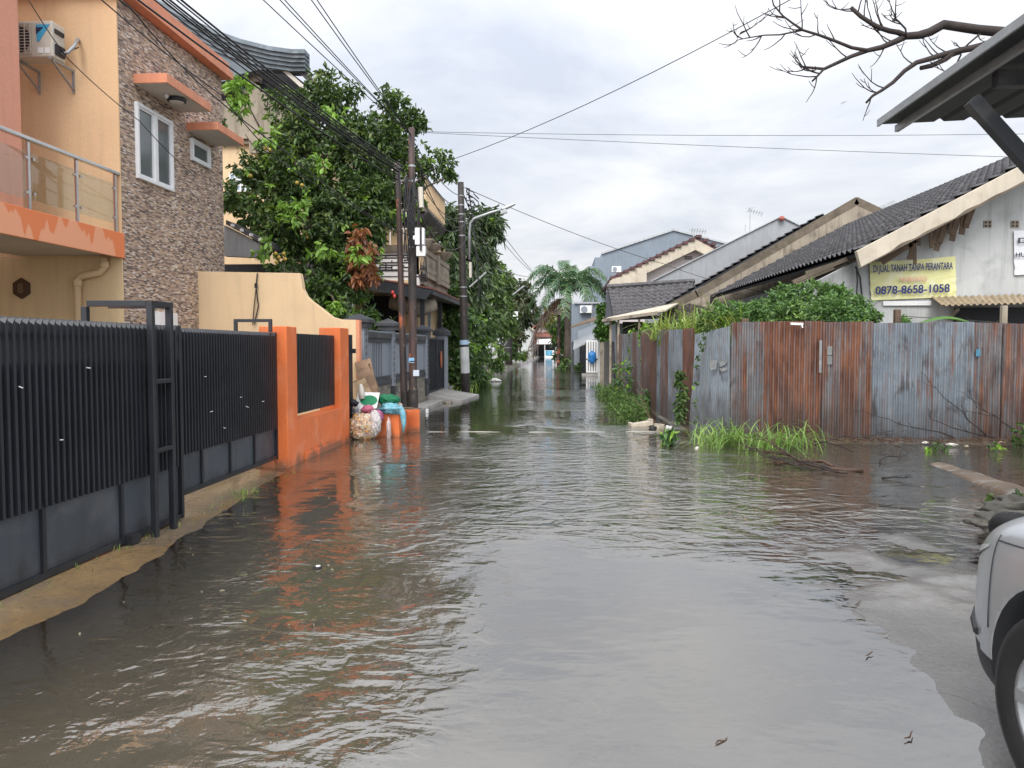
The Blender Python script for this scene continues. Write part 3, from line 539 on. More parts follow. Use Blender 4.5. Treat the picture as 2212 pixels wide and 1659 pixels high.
MB().prism([(x0 + 0.56, z1 - 0.06), (x0 + 0.77, z1 - 0.06), (x0 + 0.60, z1 - 0.30), (x0 + 0.57, z1 - 0.30)], 'y', 11.440, 11.4485).build('logo', flat('cyan_decal', (0.06, 0.38, 0.62)), ac)
MB().prism([(x0 + 0.56, z1 - 0.10), (x0 + 0.68, z1 - 0.10), (x0 + 0.565, z1 - 0.2)], 'y', 11.436, 11.4395).build('logo_corner', flat('navy_decal', (0.02, 0.03, 0.08)), ac)
MB().box(x0 + 0.58, x0 + 0.66, 11.441, 11.448, z0 + 0.05, z0 + 0.13).box(x0 + 0.69, x0 + 0.76, 11.441, 11.448, z0 + 0.05, z0 + 0.13).build('sticker', WHT2, ac)
MB().box(x1, x1 + 0.03, 11.5, 11.7, z0 + 0.05, z0 + 0.2).build('valve_cover', PLASB, ac); MB().box(x1, x1 + 0.02, 11.5, 11.7, z0 + 0.36, z0 + 0.42).build('side_handle', PLASB, ac)
for xx in (x0 + 0.2, x1 - 0.05):
    MB().box(xx, xx + 0.03, 11.42, 12.0, z0 - 0.04, z0 - 0.005).bar((xx + 0.015, 11.45, z0 - 0.02), (xx + 0.015, 11.98, z0 - 0.32), 0.03, 0.02).box(xx, xx + 0.03, 11.96, 12.0, z0 - 0.36, z0 - 0.05).build('bracket', GALV, ac)
MB().tube([(x1 + 0.02, 11.62, z0 + 0.10), (x1 + 0.10, 11.64, z0 + 0.12), (x1 + 0.17, 11.70, z0 + 0.24), (x1 + 0.13, 11.85, z0 + 0.40), (x1 + 0.05, 12.0, z0 + 0.44)], 0.026, 8).build('pipe', GALV, ac, smooth=True)
MB().tube([(x1 + 0.02, 11.60, z0 + 0.16), (x1 + 0.08, 11.6, z0 + 0.08), (x1 + 0.14, 11.66, z0 + 0.16), (x1 + 0.10, 11.9, z0 + 0.3)], 0.010, 6).build('wire', PLASB, ac)

h1.location.y -= 0.46; ac.location.y -= 0.46
# ------------------------------------------------------------------ sliding gates, orange boundary wall
def slat_gate(name, label, x, y0, y1, zb, zt, zp, pitch, plates, meshtop):
    t = thing(name, label, 'gate', (x, (y0 + y1) / 2, zb), 'black slatted sliding gates'); s = MB()
    n = int((y1 - y0) / pitch)
    for i in range(n):
        y = y0 + (i + 0.5) * pitch; h = pitch * 0.24
        # each slat: diagonal section with a raked top
        p = [(x + 0.005, y - h), (x + 0.05, y - h * 0.6), (x + 0.05, y + h * 0.9), (x + 0.005, y + h * 0.5)]
        s.hexa([(a, b, zp - 0.03) for a, b in p] + [(p[0][0], p[0][1], zt - 0.02), (p[1][0], p[1][1], zt - 0.05), (p[2][0], p[2][1], zt - 0.01), (p[3][0], p[3][1], zt)])
    s.build('slats', BLK, t)
    MB().box(x - 0.012, x - 0.004, y0, y1, zp, meshtop).build('backing_sheet', BRSH, t)
    f = MB().box(x - 0.03, x + 0.004, y0, y1, zt - 0.13, zt - 0.10).box(x - 0.02, x + 0.04, y0, y1, zb, zb + 0.045).box(x - 0.02, x + 0.045, y0 - 0.04, y0, zb, zt).box(x - 0.02, x + 0.045, y1, y1 + 0.04, zb, zt).build('frame', BLK, t)
    m = (y1 - y0) / plates; MB().box(x - 0.01, x + 0.01, y0, y1, zb + 0.045, zp + 0.05).build('lower_panel', BLKP, t)
    for i in range(1, plates): MB().box(x + 0.01, x + 0.035, y0 + i * m - 0.018, y0 + i * m + 0.018, zb + 0.045, zp).build('panel_rib', BLK, t)
    fl = MB()
    for i in range(8):
        y = random.uniform(max(y0, 3.2), y1 - 0.1); z = random.uniform(zp + 0.1, zt - 0.3); fl.bar((x + 0.056, y, z), (x + 0.075, y + random.uniform(0.01, 0.03), z + random.uniform(-0.02, 0.02)), 0.004, 0.006)
    fl.build('tie_ends', WHT2, t)
    return t
g1 = slat_gate('sliding_gate', 'black slatted sliding gate filling the left edge, nearest the camera', -3.50, 1.2, 6.74, 0.045, 1.80, 0.56, 0.0655, 6, 1.50)
for y in (3.55, 5.9): MB().box(-3.53, -3.41, y - 0.06, y + 0.06, 0.03, 0.10).build('roller', PLASB, g1)
g2 = slat_gate('sliding_gate', 'black slatted sliding gate between the guide frame and the orange pillar', -3.82, 6.45, 9.93, 0.12, 1.80, 0.56, 0.0655, 5, 1.68)
fr = thing('gate_guide_frame', 'tall black square tube guide frame standing over the sliding gate end', 'gate post', (-3.4, 6.8, 0.05))
f = MB()
for y in (6.16, 6.46): f.box(-3.42, -3.37, y - 0.025, y + 0.025, 0.0, 1.94)
f.box(-3.42, -3.37, 6.135, 6.485, 1.94, 1.99)
f.box(-3.42, -3.37, 6.185, 6.435, 1.30, 1.335).box(-3.42, -3.37, 6.185, 6.435, 0.72, 0.755)
f.box(-3.93, -3.42, 6.135, 6.185, 1.94, 1.99).box(-3.93, -3.42, 6.435, 6.485, 1.94, 1.99).box(-3.98, -3.93, 6.135, 6.185, 0.1, 1.94)
f.build('frame', BLK, fr, bevel=0.004)
f2 = thing('gate_guide_frame', 'small black guide frame beside the top of the orange pillar', 'gate post', (-4.0, 9.7, 1.8))
MB().box(-4.25, -3.75, 9.72, 9.76, 1.93, 1.97).box(-4.25, -4.21, 9.72, 9.76, 0.1, 1.93).box(-3.79, -3.75, 9.72, 9.76, 1.8, 1.93).build('frame', BLK, f2)
MB_ = MB().box(-4.75, -4.25, 7.4, 7.8, 0, 1.84); ob = MB_.build('orange_pillar', ORNG, None, bevel=0.02); tag(ob, 'orange pillar standing behind the near black gate, only its top showing', 'pillar')
ow = thing('boundary_wall', 'bright orange boundary wall with two pillars and a black slatted panel', 'wall', (-3.8, 11.5, 0))
MB().box(-4.02, -3.64, 9.97, 10.36, -0.25, 1.885).build('pillar', ORNG, ow, bevel=0.012)
MB().box(-4.02, -3.66, 12.5, 13.0, -0.25, 1.93).build('pillar', ORNG, ow, bevel=0.012)
MB().box(-3.90, -3.665, 10.36, 12.5, -0.25, 0.60).build('low_wall', ORNG, ow, bevel=0.008)
MB().box(-3.665, -3.645, 10.7, 12.45, -0.2, 0.10).build('plinth', ORNG, ow, bevel=0.006)
s = MB(); n = 30
for i in range(n):
    y = 10.40 + (i + 0.5) * (2.08 / n); s.box(-3.80, -3.755, y - 0.02, y + 0.02, 0.66, 1.80)
s.box(-3.80, -3.78, 10.38, 12.5, 1.70, 1.74).box(-3.80, -3.78, 10.38, 12.5, 0.72, 0.76); s.build('slatted_panel', BLK, ow)
MB().box(-3.79, -3.785, 10.38, 12.49, 0.66, 1.74).build('backing_sheet', BRSH, ow)
pg = thing('pedestrian_gate', 'narrow black slatted gate standing just past the orange wall', 'gate', (-3.8, 13.2, 0))
s = MB()
for i in range(10): y = 13.03 + i * 0.062; s.box(-3.82, -3.77, y, y + 0.04, 0.2, 1.83)
s.box(-3.84, -3.825, 13.0, 13.65, 0.25, 1.8); s.build('slats', BLK, pg); MB().box(-3.8, -3.72, 13.63, 13.68, 1.5, 1.58).box(-3.8, -3.72, 13.63, 13.68, 0.35, 0.43).build('hinge', BLK, pg)
# swoop wall
pts = [(-6.80, 3.02)]
for px, py in ((648, 590), (651, 605), (654, 625), (662, 640), (672, 650), (690, 663), (705, 675), (718, 685), (735, 690), (769, 691)):
    q = at(px, py, y=14.0); pts.append((q.x, q.z))
xr = pts[-1][0]; poly = [(-6.80, -0.1)] + pts + [(xr, -0.1)]
sw = thing('boundary_wall', 'cream plaster boundary wall whose top swoops down in a curve', 'wall', (-5.2, 14.1, 0))
MB().prism(poly[::-1], 'y', 14.0, 14.16).build('wall', CREAM2, sw, bevel=0.006)
MB().box(xr + 0.002, xr + 0.06, 14.0, 14.16, -0.1, pts[-1][1]).build('edge_strip', SALM, sw)
cb = MB(); cb.tube([at(556, 590, y=13.97), at(553, 620, y=13.96), at(558, 660, y=13.96), at(550, 700, y=13.96)], 0.012, 6); cb.tube([at(553, 625, y=13.95), at(549, 660, y=13.95), at(546, 702, y=13.95)], 0.01, 6); cb.tube([at(553, 612, y=13.94), at(553, 622, y=13.94)], 0.03, 6)
tag(cb.build('hanging_wire', PLASB), 'dark wire hanging down the face of the cream swooping wall', 'wire')
tag(MB().box(-7.0, -3.85, 14.2, 14.22, 0, 0.4).build('wall_footing', CONC), 'low concrete footing behind the cream swooping wall', 'footing')

# ------------------------------------------------------------------ rubbish heap
tb = thing('masonry_bin', 'open orange masonry rubbish bin heaped with bags beside the poles', 'bin', (-3.1, 13.9, 0))
MB().box(-3.42, -2.92, 13.6, 13.68, -0.25, 0.43).build('front_wall', ORNG, tb, bevel=0.01)
MB().box(-2.99, -2.92, 13.682, 14.35, -0.25, 0.42).build('side_wall', ORNG, tb, bevel=0.01)
MB().box(-3.42, -2.7, 14.352, 14.43, -0.25, 0.45).build('rear_wall', ORNG, tb, bevel=0.01)
MB().box(-3.42, -2.99, 13.69, 14.34, -0.2, 0.36).build('refuse', paint('mixed_refuse', (0.25, 0.2, 0.16), 0.9, 0.3, 14, stain=(0.6, 0.55, 0.5), stamt=0.8), tb)
def blob(name, c, r, mat, label, cat, seed, sub=5, amp=0.25, freq=2.5, flat_=None, parent=None, group=None, wrinkle=0.13):
    import bmesh
    bm = bmesh.new(); bmesh.ops.create_icosphere(bm, subdivisions=sub, radius=1)
    P = np.array([v.co[:] for v in bm.verts]); n = (fbm(P[:, 0] * freq + P[:, 2] * 1.7 + 20, P[:, 1] * freq + P[:, 2] * 2.1 + 20, seed, 4) - 0.47) * 2
    cr = np.abs(fbm(P[:, 0] * freq * 3 + 9, P[:, 2] * freq * 3 + P[:, 1] * 4 + 9, seed + 5, 3) - 0.47) * 2
    cr2 = np.abs(fbm(P[:, 0] * freq * 6 + 3, P[:, 2] * freq * 6 - P[:, 1] * 7 + 50, seed + 9, 2) - 0.42) * 2; s = 1 + n * amp - cr * wrinkle * 3 - cr2 * wrinkle * 1.2
    for v, k in zip(bm.verts, s):
        v.co *= float(k); v.co.x *= r[0]; v.co.y *= r[1]; v.co.z *= r[2]
        if flat_ is not None and v.co.z < flat_: v.co.z = flat_
        v.co += Vector(c) - (wloc(parent) if parent else Vector((0, 0, 0)))
    me = bpy.data.meshes.new(name); bm.to_mesh(me); bm.free(); o = bpy.data.objects.new(name, me); COL.objects.link(o); me.materials.append(mat)
    for p_ in me.polygons: p_.use_smooth = True
    if parent: o.parent = parent
    if label: tag(o, label, cat, group)
    return o
def rubbishmat():
    m, t, b = newmat('clear_bag_of_rubbish'); tcn = t.nodes.new('ShaderNodeTexCoord')
    v = t.nodes.new('ShaderNodeTexNoise'); v.inputs['Scale'].default_value = 6.5; v.inputs['Detail'].default_value = 5; v.inputs['Distortion'].default_value = 3.5; t.links.new(tcn.outputs['Object'], v.inputs['Vector'])
    rp = t.nodes.new('ShaderNodeValToRGB'); t.links.new(v.outputs['Fac'], rp.inputs[0]); els = rp.color_ramp.elements; rp.color_ramp.interpolation = 'EASE'
    cs = [(0.30, (0.10, 0.05, 0.02)), (0.38, (0.60, 0.36, 0.05)), (0.44, (0.45, 0.10, 0.04)), (0.49, (0.55, 0.52, 0.46)), (0.54, (0.24, 0.22, 0.20)), (0.58, (0.66, 0.42, 0.08)), (0.64, (0.62, 0.60, 0.58)), (0.72, (0.40, 0.18, 0.06))]
    els[0].position = cs[0][0]; els[0].color = (*cs[0][1], 1); els[1].position = cs[1][0]; els[1].color = (*cs[1][1], 1)
    for p_, c_ in cs[2:]: q = els.new(p_); q.color = (*c_, 1)
    t.links.new(rp.outputs[0], b.inputs['Base Color']); b.inputs['Roughness'].default_value = 0.22; b.inputs['Coat Weight'].default_value = 0.5
    bump(t, b, noise(t, 25, lo=0, hi=1, detail=4, dist=1.5), 0.7, 0.01); return m
blob('rubbish_bag', (-3.50, 13.25, 0.20), (0.30, 0.26, 0.28), rubbishmat(), 'bulging clear plastic bag full of yellow and white litter at the water edge', 'rubbish bag', 3, amp=0.12, flat_=-0.22)
blob('rubbish_bag', (-3.28, 13.22, 0.28), (0.13, 0.12, 0.24), paint('cloudy_plastic', (0.62, 0.58, 0.57), 0.3, 0.7, 9), 'crumpled whitish plastic bag slumped against the orange bin', 'rubbish bag', 9, amp=0.3)
blob('white_bag', (-3.08, 13.45, 0.12), (0.05, 0.06, 0.25), paint('cloudy_plastic2', (0.55, 0.42, 0.40), 0.35, 0.7, 9), 'thin pinkish plastic strip hanging down the bin front', 'plastic strip', 10, amp=0.3, sub=3)
pb = paint('teal_bag_film', (0.16, 0.42, 0.52), 0.35, 0.6, 6, stain=(0.35, 0.55, 0.62), stamt=0.8)
bb = blob('blue_bag', (-3.08, 13.62, 0.50), (0.24, 0.17, 0.11), pb, 'crumpled light blue plastic bag draped over the orange bin', 'plastic bag', 12, amp=0.35, wrinkle=0.12)
d_ = MB(); d_.tube([(-2.92, 13.60, 0.52), (-2.85, 13.56, 0.42), (-2.83, 13.55, 0.25), (-2.84, 13.55, 0.08)], [0.07, 0.06, 0.045, 0.01], 7); d_.build('tail', pb, bb, smooth=True)
blob('pink_bag', (-3.46, 13.5, 0.50), (0.13, 0.12, 0.085), paint('pink_cloth', (0.60, 0.16, 0.26), 0.6, 0.7, 6), 'bright pink cloth bundle on top of the rubbish heap', 'cloth', 15, amp=0.2, sub=3)
blob('magenta_bag', (-3.27, 13.46, 0.38), (0.11, 0.10, 0.13), paint('magenta_film', (0.42, 0.12, 0.24), 0.45, 0.6, 6), 'dull magenta bag tucked under the blue one', 'plastic bag', 16, amp=0.25, sub=3)
blob('green_cloth', (-3.17, 13.75, 0.66), (0.25, 0.14, 0.10), paint('green_cloth', (0.01, 0.20, 0.09), 0.6, 0.6, 4), 'crumpled dark green fabric lying on the rubbish heap', 'cloth', 18, amp=0.3, wrinkle=0.1)
fb = thing('foam_board', 'white foam sheet with a green oval propped on the rubbish heap', 'board', (-3.5, 13.5, 0.55))
MB().hexa([(-3.72, 13.50, 0.50), (-3.30, 13.46, 0.52), (-3.30, 13.50, 0.52), (-3.72, 13.54, 0.50), (-3.69, 13.66, 0.80), (-3.28, 13.62, 0.79), (-3.28, 13.66, 0.79), (-3.69, 13.70, 0.80)]).build('sheet', WHT2, fb, bevel=0.008)
ov = MB(); pr = [(-3.46 + 0.16 * math.cos(k * 0.314), 0.655 + 0.09 * math.sin(k * 0.314)) for k in range(20)]
def onb(x, z): return 13.50 - (x + 3.72) * 0.095 + (z - 0.50) * 0.533
ov.add([(x, onb(x, z) - 0.012, z) for x, z in pr], [tuple(range(19, -1, -1))]); ov.add([(x, onb(x, z) - 0.004, z) for x, z in pr], [tuple(range(20))]); ov.build('green_oval', paint('green_print', (0.01, 0.22, 0.10), 0.5), fb)
def plank(p0, p1, w_, t_, mat, label, curl=0.0):
    o = MB(); a = Vector(p0); b = Vector(p1)
    for i in range(5): o.bar(a.lerp(b, i / 5) + Vector((0, -curl * math.sin(i / 5 * 3.14), 0)), a.lerp(b, (i + 1) / 5.01) + Vector((0, -curl * math.sin((i + 1) / 5 * 3.14), 0)), w_, t_, up=(0, -1, 0.3))
    ob = o.build('scrap_board', mat, None); tag(ob, label, 'board'); return ob
plank((-3.42, 13.75, 0.60), (-3.68, 13.97, 1.36), 0.30, 0.03, paint('brown_ply', (0.30, 0.19, 0.12), 0.7, 0.5, 3, stain=(0.1, 0.06, 0.04), stamt=0.8), 'tall curled brown plywood scrap leaning on the cream wall end', 0.04)
plank((-3.46, 13.66, 0.55), (-3.72, 13.85, 1.02), 0.24, 0.05, TIMBL, 'shorter rotten pale wood slab leaning in front of the plywood', 0.02)
MB_ = MB().bar((-3.22, 13.7, 0.5), (-3.55, 13.93, 1.30), 0.03, 0.05); tag(MB_.build('timber_batten', TIMB), 'thin dark batten leaning along the plywood edge', 'batten')
bt = MB(); bt.tube([(-3.58, 13.55, 0.68), (-3.60, 13.57, 0.80), (-3.61, 13.58, 0.90), (-3.615, 13.585, 0.95)], [0.05, 0.055, 0.045, 0.02], 10); tag(bt.build('plastic_bottle', paint('milky_plastic', (0.66, 0.62, 0.55), 0.4), smooth=True), 'milky white bottle standing in the rubbish heap', 'bottle')
for i, (x, y, z, s_, c_) in enumerate(((-3.02, 13.95, 0.52, 0.06, (0.60, 0.45, 0.38)), (-2.98, 13.8, 0.55, 0.07, (0.62, 0.55, 0.48)), (-3.66, 13.55, 0.45, 0.10, (0.50, 0.46, 0.48)), (-3.62, 13.45, 0.33, 0.10, (0.30, 0.14, 0.09)), (-3.70, 13.4, 0.62, 0.08, (0.02, 0.02, 0.03)))):
    blob('litter', (x, y, z), (s_ * 1.2, s_, s_ * 0.8), paint('litter_%d' % i, c_, 0.5, 0.6, 8), ('pale pink scrap at the rear of the heap', 'cream crumpled scrap behind the blue bag', 'greyish bag under the foam board', 'dark red brown litter beside the clear bag', 'black bag behind the foam board')[i], 'litter', 30 + i, sub=4, amp=0.4)
MB_ = MB().box(-2.98, -2.78, 13.95, 14.2, 0.46, 0.49).box(-2.85, -2.60, 13.98, 14.06, 0.465, 0.485); tag(MB_.build('scrap_wood', TIMB), 'flat brown wood scraps on the rim of the orange bin', 'wood scrap')

# ------------------------------------------------------------------ utility poles and cables
def pole(label, x, y, top, r0, r1, mat, bands, lean=0, painted=None, group='utility poles along the left side'):
    t = thing('utility_pole', label, 'utility pole', (x, y, -0.3), group); m = MB(); n = 6
    pts = [(x + lean * k / n, y, -0.3 + (top + 0.3) * k / n) for k in range(n + 1)]
    m.tube(pts, [r0 + (r1 - r0) * k / n for k in range(n + 1)], 16)
    m.build('shaft', mat, t, smooth=True)
    for z in bands:
        k = (z + 0.3) / (top + 0.3); MB().tube([(x + lean * k, y, z - 0.02), (x + lean * k, y, z + 0.02)], r0 + (r1 - r0) * k + 0.006, 14).build('band', GALV, t)
    return t
P1 = pole('tall rusty orange flecked steel pole, right one of the nearest pair', -3.00, 15.3, 5.95, 0.088, 0.062, POLER, (3.9, 3.6, 3.3, 2.75, 4.9, 5.2))
P1b = pole('shorter brown steel pole, left one of the nearest pair', -3.19, 15.42, 5.30, 0.078, 0.05, POLER, (5.2,), lean=-0.12)
for t_, x, y, z0, z1, r_, m_ in ((P1, -3.0, 15.3, -0.3, 0.75, 0.10, POLEB), (P1b, -3.19, 15.42, -0.3, 0.72, 0.09, POLEB), (P1, -3.0, 15.3, 2.55, 3.5, 0.086, POLEB)):
    MB().tube([(x, y, z0), (x, y, z1)], r_, 16).build('sleeve', m_, t_, smooth=False)
for (px, py, wp, hp_, c_) in ((888, 778, 12, 10, (0.25, 0.50, 0.75)), (898, 806, 13, 13, (0.62, 0.70, 0.82)), (889, 782, 10, 4, (0.7, 0.75, 0.8))):
    q = at(px, py, y=15.15); MB().box(q.x - wp * 0.0046, q.x + wp * 0.0046, 15.195, 15.202, q.z - hp_ * 0.0046, q.z + hp_ * 0.0046).build('sticker', paint('sticker_%.2f' % c_[0], c_, 0.6), P1)
bx = thing('junction_box', 'white plastic junction box strapped to the taller near pole', 'junction box', (-2.83, 15.2, 3.6))
MB().box(-2.90, -2.72, 15.05, 15.2, 3.62, 3.95).box(-2.94, -2.76, 15.06, 15.19, 3.72, 3.80).build('casing', ALU, bx, bevel=0.01)
MB().box(-2.88, -2.70, 15.08, 15.2, 3.40, 3.60).build('meter', WHT2, bx, bevel=0.01)
MB().box(-2.80, -2.76, 15.04, 15.05, 3.5, 3.98).build('seam', PLASB, bx)
cl_ = MB()
for i in range(16):
    x = -3.0 + random.uniform(-0.09, 0.18); z = 5.0 - random.random() * 0.3; cl_.tube([(x, 15.15, z), (x + random.uniform(-.05, .12), 15.10, z - 0.4), (x + random.uniform(-.1, .14), 15.1, z - 0.8), (x + random.uniform(-0.05, 0.1), 15.15, z - 1.0 - random.random() * 0.5)], 0.013, 5)
for i in range(5):
    x = -2.82 + i * 0.03; cl_.tube([(x, 15.12, 3.45), (x + 0.02, 15.1, 3.2), (x - 0.02, 15.1, 3.0), (x + 0.03, 15.14, 2.9), (x, 15.2, 3.3)], 0.009, 5)
cl_.build('cable_bundle', PLASB, P1)
MB().tube([(-2.80, 15.15, 4.75), (-2.78, 15.12, 4.35)], 0.05, 10).build('cable_joint', ACW, P1)
P2 = pole('dark pole with a painted white band and a street lamp arm', -3.22, 25.5, 7.05, 0.15, 0.10, POLEB, (6.6, 6.3, 6.0, 5.75, 5.3, 3.6, 3.3), lean=-0.15)
MB().tube([(-3.235, 25.5, 0.75), (-3.27, 25.5, 1.62)], 0.152, 16).build('white_band', WHT, P2)
MB().tube([(-3.27, 25.5, 1.70), (-3.275, 25.5, 1.85)], 0.150, 16).build('sticker', paint('sticker_b', (0.35, 0.5, 0.65)), P2)
arm = MB(); arm.tube([at(1014, 560, y=25.3), at(1014, 500, y=25.3), at(1016, 482, y=25.3), at(1024, 472, y=25.3), at(1060, 459, y=25.3), at(1092, 450, y=25.3)], [0.045, 0.045, 0.045, 0.045, 0.04, 0.04], 8); arm.build('lamp_arm', GALV, P2, smooth=True)
la = at(1085, 452, y=25.3); lb_ = at(1113, 440, y=25.3); lm = MB(); lm.tube([la, la.lerp(lb_, 0.5), lb_], [0.075, 0.065, 0.04], 10); lm.bar(la + Vector((-0.05, 0, -0.12)), la.lerp(lb_, 0.35) + Vector((0, 0, -0.12)), 0.14, 0.12); lm.build('lamp_head', GALV, P2, bevel=0.01)
MB().bar(at(1014, 620, y=25.4), at(1050, 588, y=25.4), 0.05, 0.05).build('brace', GALV, P2)
MB().box(at(1014, 590, y=25.3).x, at(1019, 590, y=25.3).x, 25.2, 25.4, 3.9, 4.4).build('fuse_box', ACW, P2)
tg = MB()
for i in range(9):
    a = at(1006 + random.uniform(0, 6), 405 + random.uniform(0, 50), y=25.4); tg.tube(wob(a, a + Vector((random.uniform(0.1, 0.5), 0, random.uniform(-0.5, 0.2))), 4, 0.2), 0.02, 5)
tg.tube([at(1013, 415, y=25.4), at(1022, 480, y=25.4), at(1030, 560, y=25.3), at(1035, 640, y=25.3)], 0.022, 5)
tg.build('tangled_wire', PLASB, P2)
P3 = pole('distant thin dark pole with looping grey cables, beside the hedge', at(1099, 788, y=62).x, 62, 7.6, 0.3, 0.2, POLEB, (7.0, 6.6, 6.2, 1.6))
MB().bar((P3.location.x, 62, 5.6), at(1132, 617, y=62), 0.10, 0.10).build('lamp_arm', GALV, P3); MB().box(P3.location.x + 0.3, P3.location.x + 0.75, 61.7, 62, 3.5, 4.5).build('meter_box', ALU, P3); MB().box(P3.location.x - 0.95, P3.location.x - 0.3, 61.7, 62, 3.4, 4.3).build('fuse_box', BEIGE, P3)
for k in range(9): MB().box(P3.location.x - 0.5, P3.location.x + 0.3, 61.9, 62.1, 6.5 + k * 0.14, 6.56 + k * 0.14).build('insulator', POLEB, P3)
P4 = pole('slim distant post standing beside the palm trunk', at(1207, 780, y=66).x, 66, 4.9, 0.16, 0.12, POLER, ()); MB().box(P4.location.x - 0.45, P4.location.x + 0.2, 65.8, 66, 4.4, 4.8).build('box', BEIGE, P4)
def cable(label, pts, r=0.012, sag=0.25, mat=PLASB, group='overhead cables', n=14):
    m = MB(); out = []
    for (a, b) in zip(pts[:-1], pts[1:]):
        a = Vector(a); b = Vector(b)
        for i in range(n): t = i / n; q = a.lerp(b, t); q.z -= sag * 4 * t * (1 - t); out.append(q)
    out.append(Vector(pts[-1])); m.tube(out, r, 5); return tag(m.build('overhead_cable', mat, smooth=True), label, 'cable', group)
top1 = Vector((-3.0, 15.3, 5.5)); top1b = Vector((-3.33, 15.4, 5.0))
def ext(a, px, py, z, k=1.6):
    b = at(px, py, z=z); a = Vector(a); return a + (b - a) * k
bundle = 'black cables running from the near pole pair over the stone clad house'
for i, (px, ax, az) in enumerate(((338, -3.3, 4.95), (372, -3.3, 5.05), (388, -3.28, 5.1), (396, -3.25, 5.1), (404, -3.2, 5.12), (418, -3.2, 5.15), (428, -3.18, 5.2))):
    cable(bundle, [(ax, 15.35, az), ext((ax, 15.35, az), px, 0, 5.9)], 0.010 if i % 2 else 0.014, 0.18, group='thick bundle of black cables at the upper left')
hi = 'thin black cables running from the top of the near pole out of the frame top'
for px in (577, 612, 622, 678, 690): cable(hi, [(-3.0, 15.3, 5.8), ext((-3.0, 15.3, 5.8), px, 0, 6.4)], 0.008, 0.05, group='thin cables above the tree')
cable('thin cable crossing the peach wall and stone cladding down to the poles', [(-3.3, 15.4, 3.9), at(600, 345, y=11.5), at(478, 205, y=10.5), at(220, 0, y=8.5), at(60, -120, y=7.5)], 0.008, 0.03)
cable('thin cable starting at the top left corner and passing the small window hood', [(-3.0, 15.3, 3.8), at(760, 440, y=13.0), at(620, 330, y=12), at(430, 180, y=10), at(285, 20, y=8.5), at(200, -60, y=8)], 0.009, 0.03)
cable('thin wire crossing below the air conditioner and the casement window', [at(62, 0, y=9.0), at(150, 130, y=9.6), at(300, 260, y=10.6), at(420, 380, y=11.7)], 0.006, 0.03)
cable('lone wire rising from the tree tops to the upper right edge of the sky', [at(955, 352, y=17.5), ext(at(955, 352, y=17.5), 1662, -3, 6.6, 1.3)], 0.007, 0.25)
cable('upper of two level wires crossing the sky to the right', [(-2.95, 15.3, 5.88), at(2300, 288, y=15.8)], 0.0045, 0.06)
cable('lower of two level wires crossing the sky to the right', [(-2.95, 15.3, 5.87), at(2300, 343, y=15.2)], 0.0045, 0.03)
cable('wire sloping down from the street lamp pole over the cream gable', [(-3.3, 25.5, 6.9), at(1440, 572, y=36), at(1700, 640, y=30)], 0.011, 0.15)
for i, (z, z2) in enumerate(((5.75, 6.6), (5.5, 6.3), (5.2, 6.0), (4.9, 5.75), (4.6, 5.3), (5.6, 5.9))):
    cable('black cables sagging between the near poles and the street lamp pole', [(-3.0, 15.3, z), (-3.33 + 0.05 * i, 25.5, z2)], 0.011, 0.25 + 0.12 * i, group='cables between first and second poles')
for i, (z, z2) in enumerate(((6.7, 7.3), (6.3, 6.9), (5.9, 6.5), (5.0, 5.6))):
    cable('dark cables from the street lamp pole to the distant pole', [(-3.3, 25.5, z), (P3.location.x, 62, z2)], 0.022, 0.5 + 0.35 * i, group='cables between second and third poles')
for i in range(5):
    a = at(1064 + i * 2, 640 + 14 * i, y=58); b = at(1102, 615 + i * 22, y=61.8); cable('pale grey cable loops beside the distant pole', [a, b], 0.035, 0.9 + 0.2 * i, GALV, 'pale cable loops at the distant pole')
for i, (a, b) in enumerate((((1072, 505), (1170, 602)), ((1078, 495), (1180, 612)), ((1060, 566), (1160, 640)), ((1055, 575), (1200, 600)))):
    cable('faint far cables in the gap of sky over the street end', [at(*a, y=45), at(*b, y=75)], 0.022, 0.3, GALV, 'faint far cables')
# ------------------------------------------------------------------ grey fence, ramp, second and third house
gf = thing('boundary_wall', 'grey and black masonry fence with slit panels over a natural stone base', 'wall', (-4.0, 18, 0))
XF = -3.95
for (y, zt) in ((14.9, 2.02), (17.4, 2.02), (21.75, 2.0)):
    MB().box(XF - 0.16, XF + 0.10, y - 0.16, y + 0.16, 0.72, zt).build('pillar', GREY, gf, bevel=0.01)
    d = MB()
    for k in range(9): z = 0.80 + k * 0.13; d.add([(XF + 0.104, y - 0.06, z), (XF + 0.104, y + 0.06, z), (XF + 0.104, y + 0.06, z + 0.11)], [(0, 1, 2)])
    d.build('pillar_pattern', DGRY, gf)
    MB().box(XF - 0.22, XF + 0.17, y - 0.22, y + 0.22, zt - 0.02, zt + 0.07).box(XF - 0.27, XF + 0.22, y - 0.27, y + 0.27, zt + 0.07, zt + 0.13).add([(XF - 0.27, y - 0.27, zt + 0.13), (XF + 0.22, y - 0.27, zt + 0.13), (XF + 0.22, y + 0.27, zt + 0.13), (XF - 0.27, y + 0.27, zt + 0.13), (XF - 0.025, y, zt + 0.25)], [(0, 1, 4), (1, 2, 4), (2, 3, 4), (3, 0, 4)]).build('pillar_cap', DGRY, gf)
    MB().box(XF - 0.14, XF + 0.14, y - 0.12, y + 0.12, 0.58, 0.72).box(XF - 0.1, XF + 0.12, y - 0.1, y + 0.1, 0.25, 0.58).build('pillar_base', DGRY, gf)
